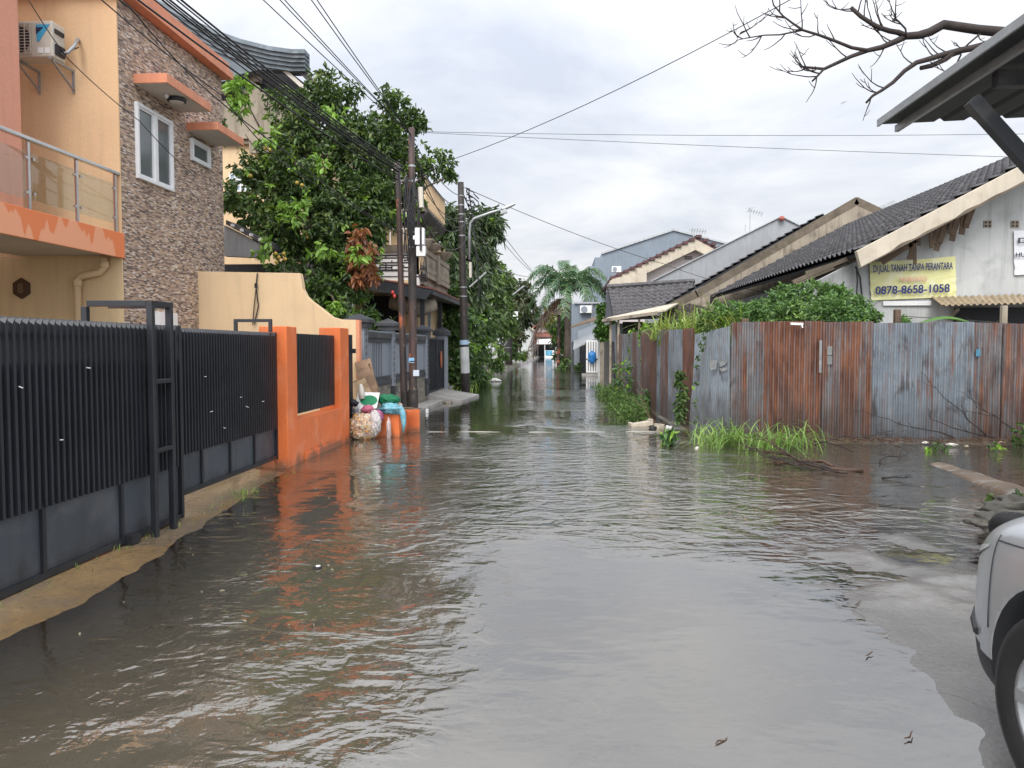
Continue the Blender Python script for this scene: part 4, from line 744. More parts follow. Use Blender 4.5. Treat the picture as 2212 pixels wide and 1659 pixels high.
for (y0, y1) in ((15.06, 17.24), (17.56, 21.59)):
    m_ = MB(); n = 6 if y1 - y0 < 3 else 11; st = 0.15; c0 = (y0 + y1) / 2 - n * st / 2; ys_ = [y0] + sum([[c0 + i * st, c0 + i * st + 0.075] for i in range(n)], []) + [y1]
    for a, b in zip(ys_[0::2], ys_[1::2]): m_.box(XF - 0.01, XF + 0.03, a, b, 0.98, 1.72)
    m_.build('panel', GREY, gf)
    MB().box(XF - 0.05, XF + 0.022, y0 + 0.01, y1 - 0.01, 0.985, 1.715).build('slit_backing', DARK, gf)
    MB().box(XF - 0.08, XF + 0.07, y0, y1, 1.72, 1.80).box(XF - 0.1, XF + 0.10, y0, y1, 1.80, 1.92).build('top_rail', DGRY, gf); MB().box(XF - 0.1, XF + 0.09, y0, y1, 1.92, 1.95).build('coping', GREY, gf)
    MB().box(XF - 0.07, XF + 0.06, y0, y1, 0.90, 0.98).box(XF - 0.09, XF + 0.09, y0, y1, 0.80, 0.90).build('lower_moulding', DGRY, gf)
MB().box(XF - 0.1, XF + 0.05, 14.2, 21.9, -0.2, 0.80).build('stone_base', RUBL, gf)
MB().box(XF + 0.05, XF + 0.50, 14.5, 22.0, -0.3, 0.09).build('ledge', CONC, gf, bevel=0.015)
bgate = thing('gate', 'black metal double gate with an orange oval badge behind the ramp', 'gate', (-3.95, 23.6, 0.25))
MB().box(XF, XF + 0.05, 22.0, 24.9, 0.27, 1.88).build('gate_leaf', DARK, bgate)
m_ = MB()
for y in (22.0, 23.42, 24.85): m_.box(XF + 0.05, XF + 0.10, y, y + 0.06, 0.27, 1.9)
m_.box(XF + 0.05, XF + 0.09, 22.06, 24.85, 1.84, 1.9).box(XF + 0.05, XF + 0.09, 22.06, 24.85, 0.27, 0.33)
m_.build('frame', BLK, bgate)
m_ = MB()
for i in range(20): y = 22.1 + i * 0.135; m_.box(XF + 0.05, XF + 0.065, y, y + 0.03, 0.34, 1.83)
m_.build('ribs', BLK, bgate)
MB().prism([(24.3 + 0.14 * math.cos(k * 0.3927), 1.22 + 0.27 * math.sin(k * 0.3927)) for k in range(16)], 'x', XF + 0.09, XF + 0.11).build('oval_badge', paint('badge_orange', (0.42, 0.12, 0.05)), bgate)
gp = thing('gate_pillar', 'grey gate pillar with a black pyramid cap at the far side of the black gate', 'pillar', (-3.95, 25.2, 0))
MB().box(XF - 0.2, XF + 0.16, 24.95, 25.35, -0.2, 2.0).build('pillar', GREY, gp, bevel=0.01)
MB().box(XF - 0.28, XF + 0.24, 24.87, 25.43, 2.0, 2.14).add([(XF - 0.28, 24.87, 2.14), (XF + 0.24, 24.87, 2.14), (XF + 0.24, 25.43, 2.14), (XF - 0.28, 25.43, 2.14), (XF - 0.02, 25.15, 2.28)], [(0, 1, 4), (1, 2, 4), (2, 3, 4), (3, 0, 4)]).build('pillar_cap', DGRY, gp)
rm = MB().hexa([(-3.9, 21.9, 0.10), (-2.95, 22.4, -0.06), (-2.72, 25.0, -0.06), (-3.9, 24.9, 0.10), (-3.9, 21.9, 0.27), (-2.95, 22.4, 0.06), (-2.72, 25.0, 0.07), (-3.9, 24.9, 0.27)])
rp_ = thing('ramp', 'ribbed grey concrete ramp slab sloping from the black gate to the water', 'ramp', (-3.4, 23.5, 0)); rm.build('slab', CONC, rp_, bevel=0.01)
m_ = MB()
for i in range(12): t = (i + 0.5) / 12; m_.bar((-3.88, 22.0 + 2.8 * t, 0.272), (-2.98 + 0.2 * t, 22.45 + 2.45 * t, 0.072), 0.05, 0.014)
m_.build('ribs', CONC, rp_)
MB().box(-3.85, -3.2, 21.95, 22.35, -0.3, 0.05).build('rubble_edge', RUBL, rp_)
tag(MB().hexa([(-3.35, 18.6, 0.0), (-3.28, 18.6, 0.0), (-3.28, 18.7, 0.0), (-3.35, 18.7, 0.0), (-3.34, 18.61, 0.10), (-3.29, 18.61, 0.10), (-3.29, 18.69, 0.10), (-3.34, 18.69, 0.10)]).build('paper_cup', WHT2, bevel=0.01), 'tiny white cup on the ledge just right of the near poles', 'cup')

# house 2: grey upswept roof, mostly behind the tree
h2 = thing('house', 'tall beige house with an upswept blue grey ridge, rising behind the big tree', 'house', (-10, 21, 0))
def P(px, py, y): return at(px, py, y=y)
curve = [(255, -62), (300, -30), (340, -2), (400, 34), (460, 62), (520, 84), (580, 99), (630, 106), (658, 106)]
for k in range(5):
    m_ = MB(); y_ = 20.0 + k * 0.07
    off = k * 9.5; p_ = [P(a, b + off + 0.0, y_) for a, b in curve]; q_ = [P(a, b + off + 9, y_) for a, b in curve]
    for i in range(len(curve) - 1): m_.hexa([q_[i], q_[i + 1], q_[i + 1] + Vector((0, 0.4, 0)), q_[i] + Vector((0, 0.4, 0)), p_[i], p_[i + 1], p_[i + 1] + Vector((0, 0.4, 0)), p_[i] + Vector((0, 0.4, 0))])
    m_.build('ridge_moulding', BLGR, h2)
m_ = MB(); e0 = [P(a, b, 20.35) for a, b in ((400, 82), (450, 100), (512, 118), (580, 134), (640, 146), (615, 152), (560, 150), (520, 160), (500, 172), (470, 178), (400, 150))]
n_ = len(e0); m_.add(e0 + [v + Vector((0, 0.3, 0)) for v in e0], [tuple(range(n_)), tuple(range(2 * n_ - 1, n_ - 1, -1))] + [(i, n_ + i, n_ + (i + 1) % n_, (i + 1) % n_) for i in range(n_)]); m_.build('gable_board', BLGR, h2)
A, B, C_, D_ = P(640, 150, 20.3), P(692, 200, 20.3), P(300, 0, 20.6), P(360, 120, 20.6)
# sloping roof sheets going away
m_ = MB(); a, b, c, d = P(640, 150, 20.4), P(700, 215, 20.4), P(700, 215, 20.4) + Vector((0, 7, 0)), P(640, 150, 20.4) + Vector((0, 7, 0))
m_.hexa([a, b, c, d] + [v + Vector((0.05, 0, 0.18)) for v in (a, b, c, d)]).build('roof', TILE, h2)
m_ = MB(); a, b = P(560, 150, 20.5), P(683, 200, 20.5); m_.bar(P(612, 150, 20.45), P(688, 218, 20.45), 0.10, 0.10, up=(0, 1, 0)).build('bargeboard', SOFF, h2)
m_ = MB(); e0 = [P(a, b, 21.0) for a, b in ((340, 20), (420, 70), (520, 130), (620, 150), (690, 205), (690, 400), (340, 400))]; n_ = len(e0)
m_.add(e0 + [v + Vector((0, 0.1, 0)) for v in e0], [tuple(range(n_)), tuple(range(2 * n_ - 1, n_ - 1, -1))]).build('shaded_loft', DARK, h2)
for (x0, y0, x1, y1) in ((478, 132, 560, 147), (478, 160, 560, 178), (478, 190, 545, 203), (478, 216, 560, 300)):
    a = P(x0, y1, 20.7); b = P(x1, y0, 20.7); MB().box(a.x, b.x, 20.7, 20.9, a.z, b.z).build('beam', WTH, h2)
a = P(540, 300, 20.6); MB().prism([(P(538, 170, 20.6).x, P(538, 170, 20.6).z), (P(538, 330, 20.6).x, P(538, 330, 20.6).z), (P(660, 330, 20.6).x, P(660, 330, 20.6).z), (P(640, 248, 20.6).x, P(640, 248, 20.6).z)], 'y', 20.6, 20.8).build('gable_wall', WTH, h2)
a = P(470, 690, 20.9); b = P(700, 300, 20.9); MB().box(a.x, b.x, 20.95, 29, 0, b.z).build('wall', CREAM2, h2)
a = P(470, 312, 20.85); b = P(700, 300, 20.85); MB().box(a.x, b.x, 20.8, 20.95, a.z, b.z).build('moulding', WTH, h2)
a = P(496, 412, 20.8); b = P(540, 374, 20.8); gw = MB().box(a.x, b.x, 20.86, 20.95, a.z, b.z).build('window', flat('glass_block', (0.35, 0.46, 0.55), 0.2), h2)
m_ = MB()
for i in range(5): xx = a.x + (b.x - a.x) * i / 4; m_.box(xx - 0.02, xx + 0.02, 20.83, 20.86, a.z, b.z)
for i in range(4): zz = a.z + (b.z - a.z) * i / 3; m_.box(a.x - 0.02, b.x + 0.02, 20.835, 20.862, zz - 0.02, zz + 0.02)
m_.build('muntins', ALU, gw)
a = P(820, 560, 22); b = P(880, 400, 22); 
# car port of house 2
cp = thing('carport', 'grey carport with a dark tiled edge between the stone wall and the tree', 'carport', (-8, 17.5, 3))
q = [P(488, 475, 17), P(592, 527, 17), P(592, 540, 17), P(488, 485, 17)]
MB().add(q + [v + Vector((0, 3, 0)) for v in q], [(0, 3, 2, 1), (4, 5, 6, 7), (0, 1, 5, 4), (3, 7, 6, 2), (1, 2, 6, 5), (0, 4, 7, 3)]).build('roof', TILE, cp)
q = [P(484, 486, 17.05), P(576, 534, 17.05), P(576, 557, 17.05), P(484, 553, 17.05)]
MB().add(q + [v + Vector((0, 0.2, 0)) for v in q], [(0, 3, 2, 1), (4, 5, 6, 7), (0, 1, 5, 4), (3, 7, 6, 2)]).build('gable', GRYW, cp)
a = P(576, 690, 17.2); b = P(700, 560, 17.2); MB().box(a.x, b.x - 0.2, 18.0, 20.4, 0, b.z).build('side_wall', PINK if False else LILAC, cp)
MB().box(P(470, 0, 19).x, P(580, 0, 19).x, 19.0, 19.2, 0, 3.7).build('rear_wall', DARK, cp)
m_ = MB()
for i in range(5): q_ = P(500 + i * 20, 484 + i * 10.4, 16.9); m_.box(q_.x, q_.x + 0.05, 16.85, 16.95, q_.z - 0.06, q_.z)
m_.build('gutter_bracket', ALU, cp)

# house 3: white patterned panel, balustrades, dark car port roof
h3 = thing('house', 'old house with white line patterned wall and baluster balcony behind the paired poles', 'house', (-6, 27, 0))
xa = P(795, 560, 24.1).x; xb = P(905, 560, 24.1).x
zt = P(860, 545, 24.1).z; zb = P(860, 605, 24.1).z
MB().box(xa - 1.5, xb, 24.1, 24.3, zb - 0.3, zt).build('patterned_wall', WHT2, h3)
random.seed(4); m_ = MB(); xg = list(np.linspace(xa, xb - 0.1, 9)); zg = list(np.linspace(zb + 0.32, zt - 0.1, 7))
for z in zg:
    i = 0
    while i < 8:
        j = min(8, i + random.randint(1, 3))
        if random.random() < 0.75: m_.box(xg[i], xg[j], 24.085, 24.1, z - 0.02, z + 0.02)
        i = j
for k in range(1, 8):
    for r in range(6):
        if random.random() < 0.42: m_.box(xg[k] - 0.018, xg[k] + 0.018, 24.087, 24.1, zg[r], zg[r + 1])
m_.box(xa - 1, xb, 24.08, 24.1, zb + 0.28, zb + 0.30).box(xa - 1, xb, 24.08, 24.1, zb + 0.10, zb + 0.125).box(xb - 0.09, xb - 0.07, 24.086, 24.1, zb + 0.2, zt - 0.05)
m_.build('line_relief', DARK, h3)
MB().box(xa - 1.5, xb + 0.02, 24.0, 24.3, zt, zt + 0.22).build('parapet_cap', WTHD, h3)
MB().box(-9, -4.75, 25.3, 31, 0, 5.6).build('wall', CREAM2, h3)
MB().box(-8.9, -4.9, 24.3, 25.3, 3.3, 3.95).build('balcony_floor', WTH, h3)
XB = -4.4
MB().box(XB - 0.10, XB + 0.05, 24.1, 29.6, 4.60, 4.76).box(XB - 0.06, XB + 0.06, 24.1, 29.6, 3.86, 4.0).box(XB - 0.06, XB + 0.04, 24.1, 29.6, 4.15, 4.20).build('balustrade_rail', WTH, h3)
MB().box(XB - 0.4, XB, 24.1, 24.5, 3.9, 4.7).build('balustrade_pier', CREAM2, h3)
MB().box(XB - 0.14, XB + 0.1, 26.6, 27.0, 3.8, 4.8).build('balustrade_pier', WTH, h3)
for i in range(34):
    y = 24.6 + i * 0.15
    if 26.5 < y < 27.05: continue
    MB().lathe([(0.03, 0), (0.05, 0.05), (0.055, 0.12), (0.03, 0.26), (0.045, 0.42), (0.03, 0.6)], (XB, y, 4.0), 7).build('baluster', WTH, h3, smooth=True)
MB().box(-7.0, XB - 0.05, 24.3, 30, 3.62, 3.86).build('balcony_slab', WTH, h3)
MB().box(-6.5, -4.6, 24.1, 24.3, 3.35, 3.5).box(-6.5, -4.7, 24.05, 24.3, 3.6, 3.72).build('moulding', CREAM2, h3)
# upper balcony
X3 = -4.4; MB().box(X3 - 3, X3, 24.4, 28.5, 5.95, 6.15).build('upper_slab', WTH, h3)
MB().box(X3 - 0.05, X3 + 0.05, 24.4, 28.5, 6.95, 7.05).build('upper_rail', WTH, h3)
for i in range(15): y = 24.5 + i * 0.28; MB().box(X3 - 0.04, X3 + 0.04, y, y + 0.09, 6.15, 6.95).build('upper_post', CREAM2, h3)
for k in range(4): MB().hexa([(X3 - 0.5 - k * 0.15, 24.6 + k, 5.6), (X3 - 0.1, 24.6 + k, 5.75), (X3 - 0.1, 25.5 + k, 5.75), (X3 - 0.5 - k * 0.15, 25.5 + k, 5.6), (X3 - 0.5, 24.6 + k, 5.8), (X3 + 0.12, 24.6 + k, 5.95), (X3 + 0.12, 25.5 + k, 5.95), (X3 - 0.5, 25.5 + k, 5.8)]).build('eave_tile', TILE, h3)
MB().box(-8, X3 - 1.2, 25.4, 29, 5.6, 8.3).build('upper_wall', LILAC, h3)
MB().box(-9, X3 - 0.8, 24.8, 29.5, 8.3, 8.5).build('roof', TILE, h3)
m_ = MB()
for a, b in ((840, 880), (870, 910)):
    for px in np.linspace(a, b, 3): q_ = P(px, 520, 24); m_.bar((q_.x, 24.2, zt + 0.2), (q_.x, 24.2, zt + 0.75), 0.03, 0.03)
m_.bar((P(835, 0, 24).x, 24.2, zt + 0.75), (P(905, 0, 24).x, 24.2, zt + 0.75), 0.03).bar((P(862, 0, 24).x, 24.2, zt + 1.5), (P(885, 0, 24).x, 24.2, zt + 0.8), 0.05).bar((P(861, 0, 24).x, 24.2, zt + 0.2), (P(861, 0, 24).x, 24.2, zt + 1.6), 0.04); m_.build('balcony_railing', ALU, h3)
cr = thing('carport', 'dark carport with a red tiled edge over the grey house front', 'carport', (-5.5, 24, 3))
a, b = P(690, 585, 22.5), P(935, 627, 22.5); 
MB().hexa([(a.x, 22.5, a.z - 0.12), (b.x, 22.5, b.z - 0.12), (b.x + 0.05, 31, b.z - 0.12), (a.x, 31, a.z - 0.12), (a.x, 22.5, a.z + 0.02), (b.x, 22.5, b.z + 0.02), (b.x + 0.05, 31, b.z + 0.02), (a.x, 31, a.z + 0.02)]).build('roof', DGRY, cr)
MB().hexa([(a.x, 22.45, a.z + 0.02), (b.x + 0.03, 22.45, b.z + 0.02), (b.x + 0.07, 31, b.z + 0.02), (a.x, 31, a.z + 0.02), (a.x, 22.45, a.z + 0.07), (b.x + 0.03, 22.45, b.z + 0.07), (b.x + 0.07, 31, b.z + 0.07), (a.x, 31, a.z + 0.07)]).build('tile_edge', REDT, cr)
MB().hexa([(a.x, 22.46, a.z - 0.32), (b.x - 0.2, 22.46, b.z - 0.28), (b.x - 0.2, 22.5, b.z - 0.28), (a.x, 22.5, a.z - 0.32), (a.x, 22.46, a.z), (b.x, 22.46, b.z), (b.x, 22.5, b.z), (a.x, 22.5, a.z)]).build('fascia', DGRY, cr)
for y in (22.7, 26, 30): MB().box(b.x - 0.42, b.x - 0.30, y, y + 0.12, 0, b.z - 0.12).build('post', DARK, cr)
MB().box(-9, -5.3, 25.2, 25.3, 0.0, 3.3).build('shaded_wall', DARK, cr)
MB().box(P(880, 0, 24).x, P(895, 0, 24).x, 24, 24.1, 0, 3.2).box(P(920, 0, 26).x, P(926, 0, 26).x, 26, 26.1, 0, 3.2).build('pillar', GREY, cr)
cu_ = MB(); cu_.tube([(-5.3, 23.6, 3.05), (-4.4, 23.6, 2.85), (-3.95, 23.8, 2.95)], [0.25, 0.32, 0.2], 8); cu_.build('curved_soffit', WTH, cr, smooth=True)
for k, (y, s_) in enumerate(((26.0, 1.0), (28.3, 1.15), (24.8, 0.8))):
    fp = thing('flower_pot', ('round concrete bowl planter on the middle of the balcony rail', 'larger round bowl planter near the far end of the balcony rail', 'small bowl planter at the near end of the balcony rail')[k], 'flower pot', (XB, y, 4.78), 'planters on the balcony rail')
    MB().lathe([(0.08 * s_, 0), (0.10 * s_, 0.06), (0.24 * s_, 0.14), (0.30 * s_, 0.28), (0.33 * s_, 0.32)], (XB, y, 4.77), 14).build('bowl', WTH, fp, smooth=True)
    m_ = MB()
    for i in range(7): m_.tube(wob((XB, y, 5.05), (XB + random.uniform(-.3, .3), y + random.uniform(-.3, .3), 5.05 + random.uniform(0.2, 0.7)), 3, 0.15), [0.03, 0.02, 0.012, 0.006], 5)
    m_.build('bare_stems', DRYB, fp); leaves('foliage', fp, [((XB, y, 5.35), (0.3, 0.3, 0.25), 14)], k=5, ln=0.09, wd=0.04, seed=40 + k)

# ------------------------------------------------------------------ trees and shrubs on the left
def pb(px, py, y, rp, n, ry=None, sq=1.0):
    q = at(px, py, y=y); r = rp * y / F; return ((q.x, q.y, q.z), (r, ry or r * 0.9, r * sq), int(n))
random.seed(21)
T1 = [(520, 195, 18.2, 34, 26), (530, 290, 18.4, 48, 34), (565, 400, 18.6, 74, 110), (640, 265, 18.8, 72, 100), (715, 215, 19, 60, 70), (650, 375, 18.4, 95, 190), (700, 480, 18.2, 100, 200), (610, 500, 17.8, 62, 80), (780, 320, 18.8, 92, 180), (800, 425, 18.4, 80, 140), (850, 215, 19, 32, 16), (855, 290, 18.9, 50, 44), (895, 262, 19, 30, 14), (760, 590, 17.8, 60, 80), (700, 640, 17.2, 48, 60), (900, 345, 18.8, 38, 20), (945, 355, 18.8, 32, 11), (975, 380, 18.8, 14, 4), (712, 560, 17.8, 78, 120), (790, 510, 18.2, 48, 50), (505, 425, 18, 30, 24), (560, 465, 17.8, 48, 44), (735, 675, 16.5, 22, 16), (600, 565, 17, 30, 22), (880, 420, 18.8, 40, 40), (760, 190, 19.2, 26, 14), (600, 210, 19, 28, 12)]
tb1 = [pb(a, b, y, r, n * 3.3) for a, b, y, r, n in T1]
t1 = tree('large dark green fruit tree filling the gap between the stone house and the poles', (-6.1, 18.2, 0.0), tuple(at(690, 420, y=18.5)), tb1, name='fruit_tree', r0=0.16, k=7, ln=0.145, wd=0.058, droop=0.25, yp=0.12, seed=3, young=(0.19, 0.32, 0.05), pal=[(0.055, 0.10, 0.028), (0.085, 0.145, 0.036), (0.036, 0.07, 0.024), (0.14, 0.19, 0.055)])
t1f = []
m_ = MB()
for (px, py) in ((598, 548), (605, 556), (612, 548), (618, 560), (600, 566), (660, 505), (666, 512), (655, 500), (575, 320), (583, 324), (640, 395), (650, 400), (540, 380)):
    q_ = at(px + random.uniform(-3, 3), py, y=16.6 if px < 640 else 17.2); f_ = MB(); f_.lathe([(0.004, -0.045), (0.032, -0.03), (0.045, 0), (0.032, 0.03), (0.004, 0.045)], q_, 10); f_.build('fruit', flat('fruit_skin', (0.42, 0.30, 0.05)), t1, smooth=True)
leaves('withered_leaves', t1, [pb(785, 520, 17.2, 26, 26), pb(795, 560, 17.2, 16, 18), pb(765, 575, 17.2, 18, 22), pb(800, 590, 17.1, 16, 18), pb(775, 600, 17.1, 12, 12), pb(770, 540, 17.2, 18, 16)], k=6, ln=0.19, wd=0.07, droop=1.4, pal=[(0.20, 0.075, 0.03), (0.28, 0.11, 0.045), (0.15, 0.06, 0.03)], yp=0, seed=5, gap=0.3)
leaves('young_leaves', t1, [pb(520, 190, 17.6, 26, 20), pb(518, 230, 17.6, 20, 12), pb(720, 665, 16.2, 16, 12), pb(640, 440, 17.2, 34, 14), pb(630, 470, 17.2, 26, 10), pb(585, 300, 17.6, 30, 10), pb(695, 350, 17.4, 18, 7), pb(770, 545, 16.9, 30, 9), pb(690, 540, 16.9, 24, 8), pb(725, 250, 18, 30, 9), pb(880, 460, 18, 16, 5), pb(570, 540, 16.8, 20, 8)], k=6, ln=0.17, wd=0.065, droop=0.6, pal=[(0.17, 0.31, 0.045), (0.22, 0.38, 0.06), (0.12, 0.24, 0.035)], yp=0, seed=6, gap=0.2)
s1 = tree('small flowering shrub behind the grey fence beside the poles', (-5.0, 18.5, 0.1), (-4.9, 18.6, 2.2), [((-4.7, 18.6, 2.3), (0.5, 0.5, 0.4), 60), ((-4.9, 18.2, 1.9), (0.6, 0.5, 0.35), 50), ((-4.5, 19.2, 2.2), (0.3, 0.5, 0.35), 40)], cat='shrub', name='shrub', r0=0.04, k=6, ln=0.15, wd=0.04, yp=0.2, seed=12)
for (px, py) in ((848, 632), (852, 640)): q_ = at(px, py, y=18.0); m_ = MB(); m_.lathe([(0.01, -0.05), (0.035, -0.02), (0.04, 0.02), (0.01, 0.05)], q_, 8); m_.build('flower', flat('red_petal', (0.6, 0.06, 0.05)), s1, smooth=True)
tree('dark leafy shrub between the carport and the cream wall', (-5.6, 16.5, 0), (-5.6, 16.6, 2.0), [pb(770, 640, 17.5, 34, 50), pb(800, 690, 17.5, 26, 36), pb(750, 690, 17, 22, 26)], cat='shrub', name='shrub', r0=0.04, k=6, ln=0.13, wd=0.05, seed=14)
# mango tree behind the street lamp pole
MG = [(0.045, 0.075, 0.03), (0.065, 0.105, 0.038), (0.032, 0.058, 0.025), (0.09, 0.13, 0.045)]
b2 = [pb(1010, 500, 42, 62, 230), pb(970, 500, 40, 50, 130), pb(1050, 500, 42, 42, 120), pb(1000, 560, 40, 60, 200), pb(960, 580, 38, 50, 120), pb(1065, 470, 43, 28, 50), pb(1040, 560, 41, 34, 80), pb(1000, 620, 38, 60, 140), pb(955, 470, 40, 30, 50)]
tree('tall dark mango tree rising behind the street lamp pole', (-6.2, 40, 0), tuple(at(1000, 560, y=40)), b2, name='mango_tree', r0=0.3, k=8, ln=0.42, wd=0.11, droop=0.9, pal=MG, yp=0.03, seed=22, gap=0.40)
b3 = [pb(1050, 630, 52, 46, 160), pb(1080, 620, 54, 36, 100), pb(1040, 690, 48, 48, 150), pb(1080, 690, 52, 44, 120), pb(1070, 590, 54, 30, 60)]
tree('bright to mid green tree with fresh leaves, left of the distant pole', (-6.5, 50, 0), tuple(at(1060, 660, y=50)), b3, name='mango_tree', r0=0.3, k=7, ln=0.45, wd=0.14, droop=0.8, yp=0.25, seed=24, young=(0.18, 0.32, 0.05), pal=[(0.07, 0.12, 0.03), (0.10, 0.17, 0.04), (0.05, 0.09, 0.03)])
b4 = [pb(1125, 640, 78, 30, 110), pb(1135, 680, 78, 28, 100), pb(1110, 680, 76, 36, 120), pb(1120, 620, 78, 22, 60), pb(1100, 730, 72, 34, 90), pb(1140, 655, 78, 14, 30)]
tree('broad olive brown tree overhanging the street end, right of the distant pole', (-5.6, 78, 0), tuple(at(1118, 680, y=78)), b4, name='broad_tree', r0=0.35, k=7, ln=0.5, wd=0.2, droop=0.6, pal=[(0.05, 0.075, 0.03), (0.075, 0.085, 0.035), (0.035, 0.055, 0.025), (0.10, 0.09, 0.04)], yp=0.0, seed=26)
b5 = [pb(985, 700, 29, 34, 120), pb(1000, 760, 29, 34, 130), pb(975, 650, 30, 34, 90), pb(1015, 700, 32, 34, 120), pb(985, 800, 28.5, 26, 90), pb(1020, 790, 31, 26, 90), pb(1040, 740, 34, 26, 90), pb(1000, 830, 28, 16, 50)]
tree('dense green creeper hedge beside the grey gate pillar', (-4.5, 29, 0), tuple(at(990, 740, y=29.5)), b5, cat='hedge', name='hedge', r0=0.08, k=6, ln=0.22, wd=0.11, droop=0.5, yp=0.25, seed=28, young=(0.18, 0.32, 0.05), pal=[(0.06, 0.12, 0.035), (0.085, 0.16, 0.04), (0.04, 0.08, 0.028), (0.12, 0.20, 0.055)])
b6 = [pb(1045, 790, 37, 30, 110), pb(1060, 760, 42, 26, 90), pb(1035, 820, 33, 20, 60), pb(1070, 790, 42, 16, 50), pb(1055, 715, 40, 22, 60)]
tree('bushy yellow green shrubs overhanging the water past the street lamp pole', (-4.6, 38, 0), tuple(at(1050, 770, y=38)), b6, cat='shrub', name='shrub', r0=0.06, k=6, ln=0.26, wd=0.10, droop=0.6, yp=0.5, seed=30, young=(0.24, 0.36, 0.06))
b7 = [pb(1110, 760, 66, 18, 60), pb(1125, 765, 70, 14, 50), pb(1085, 765, 60, 14, 40)]
tree('low green bush at the foot of the distant pole', (-5.2, 64, 0), tuple(at(1108, 765, y=66)), b7, cat='shrub', name='shrub', r0=0.06, k=6, ln=0.35, wd=0.14, yp=0.2, seed=32)
bb_ = [(at(990 + i * 8, 838 - i * 3.4, y=27.5 + i * 1.6)) for i in range(9)]
tag(blades('weeds', None, [(v.x, v.y, 0.0) for v in bb_], 26, 0.35, 0.03, 0.9, seed=44, spread=0.3), 'tufts of grass and weeds along the foot of the hedge at the water', 'weeds', kind='stuff')
tag(MB().box(-4.6, -3.95, 40.5, 41.5, -0.2, 0.4).box(-4.45, -4.2, 40.9, 41.1, 0.4, 2.1).build('gate_post', WTH), 'old stained concrete gate post half hidden by the left hedge', 'post')
kk = [at(1075, 782, y=50)]; tag(MB().box(kk[0].x - 1.2, kk[0].x + 0.6, 49.5, 50.5, -0.2, 0.35).build('concrete_slab', CONC), 'pale concrete slab over the drain near the distant pole', 'slab')
fpq = at(1032, 775, y=35); fp2 = thing('flower_pot', 'black plant pot at the water edge below the left hedge', 'flower pot', (fpq.x, 35, 0.1)); MB().lathe([(0.16, -0.1), (0.22, 0.3), (0.24, 0.32)], (fpq.x, 35, 0.1), 12).build('pot', PLASB, fp2); blades('foliage', fp2, [(fpq.x, 35, 0.4)], 24, 0.55, 0.06, 0.8, seed=3)
# ------------------------------------------------------------------ the end of the street
eh = thing('house', 'single storey house with red tiled roof closing the far end of the street', 'house', (0, 130, 0))
def rect(px0, py0, px1, py1, y, d=0.3):
    a = at(px0, py1, y=y); b = at(px1, py0, y=y); return MB().box(a.x, b.x, y, y + d, a.z, b.z)
def polyp(pts, y, d): 
    q = [at(a, b, y=y) for a, b in pts]; return MB().prism([(v.x, v.z) for v in q][::-1], 'y', y, y + d)
polyp([(1134, 728), (1165, 705), (1215, 728), (1215, 772), (1134, 772)], 131, 8).build('wall', LILAC, eh)
for a, b in (((1131, 727), (1163, 700)), ((1163, 700), (1222, 727))):
    p, q = at(*a, y=130), at(*b, y=130); MB().hexa([p, q, q + Vector((0, 10, 0)), p + Vector((0, 10, 0)), p + Vector((0, 0, .35)), q + Vector((0, 0, .35)), q + Vector((0, 10, .35)), p + Vector((0, 10, .35))]).build('roof', REDT, eh)
a, b, c, d = at(1134, 729, y=129), at(1205, 727, y=129), at(1203, 719, y=131), at(1136, 720, y=131)
MB().hexa([a, b, c, d] + [v + Vector((0, 0, 0.15)) for v in (a, b, c, d)]).build('front_roof', REDT, eh)
rect(1134, 731, 1158, 744, 129.5).build('signboard', paint('red_white_print', (0.55, 0.22, 0.2), 0.6, 0.5, 2.5, light=(0.7, 0.6, 0.58)), eh)
rect(1132, 755, 1200, 774, 130.3).build('low_wall', CONC, eh); rect(1158, 742, 1178, 770, 130.0).build('doorway', DARK, eh); rect(1178, 744, 1200, 770, 130.1).build('shop_front', DARK, eh)
rect(1160, 745, 1163, 772, 129.6).box(0, 0.01, 129, 129.1, 0, 0.1).build('post', CONC, eh)
bn = thing('banner', 'grey banner with a red corner hung at the far street end', 'banner', tuple(at(1145, 755, y=128.5))); rect(1130, 743, 1159, 757, 128.6, 0.05).build('cloth', GRYW, bn); rect(1132, 747, 1142, 757, 128.5, 0.05).build('red_print', flat('red_print', (0.50, 0.05, 0.05)), bn)
tag(rect(1112, 743, 1130, 758, 126, 0.1).build('banner', flat('red_banner_cloth', (0.62, 0.04, 0.035))), 'plain red banner left of the grey one at the far street end', 'banner')
aw = thing('awning', 'white sheet awning in front of the red roofed end house', 'awning', tuple(at(1180, 742, y=126))); a, b, c, d = at(1158, 744, y=126), at(1208, 743, y=126), at(1203, 733, y=129), at(1160, 734, y=129); MB().hexa([a, b, c, d] + [v + Vector((0, 0, 0.1)) for v in (a, b, c, d)]).build('canopy', WHT2, aw)
for px in (1176, 1200): rect(px, 744, px + 1.5, 773, 126.2, 0.15).build('post', WHT2, aw)
kb = thing('kiosk', 'white kiosk counter with a blue picture panel under the white awning', 'kiosk', tuple(at(1187, 768, y=124))); rect(1177, 757, 1197, 773.5, 124, 1.2).build('counter', WHT2, kb); rect(1178.5, 757.5, 1193, 768, 123.9, 0.05).build('picture_panel', paint('blue_print', (0.08, 0.38, 0.62), 0.5, 0.6, 1.5, light=(0.3, 0.55, 0.65)), kb)
tag(rect(1202, 757, 1208, 768, 122, 0.3).build('crate', flat('red_crate', (0.6, 0.12, 0.13))), 'small red crate right of the kiosk at the far street end', 'crate')
eh2 = thing('house', 'small white gabled house behind trees, left of the red roofed end house', 'house', tuple(at(1130, 770, y=120)))
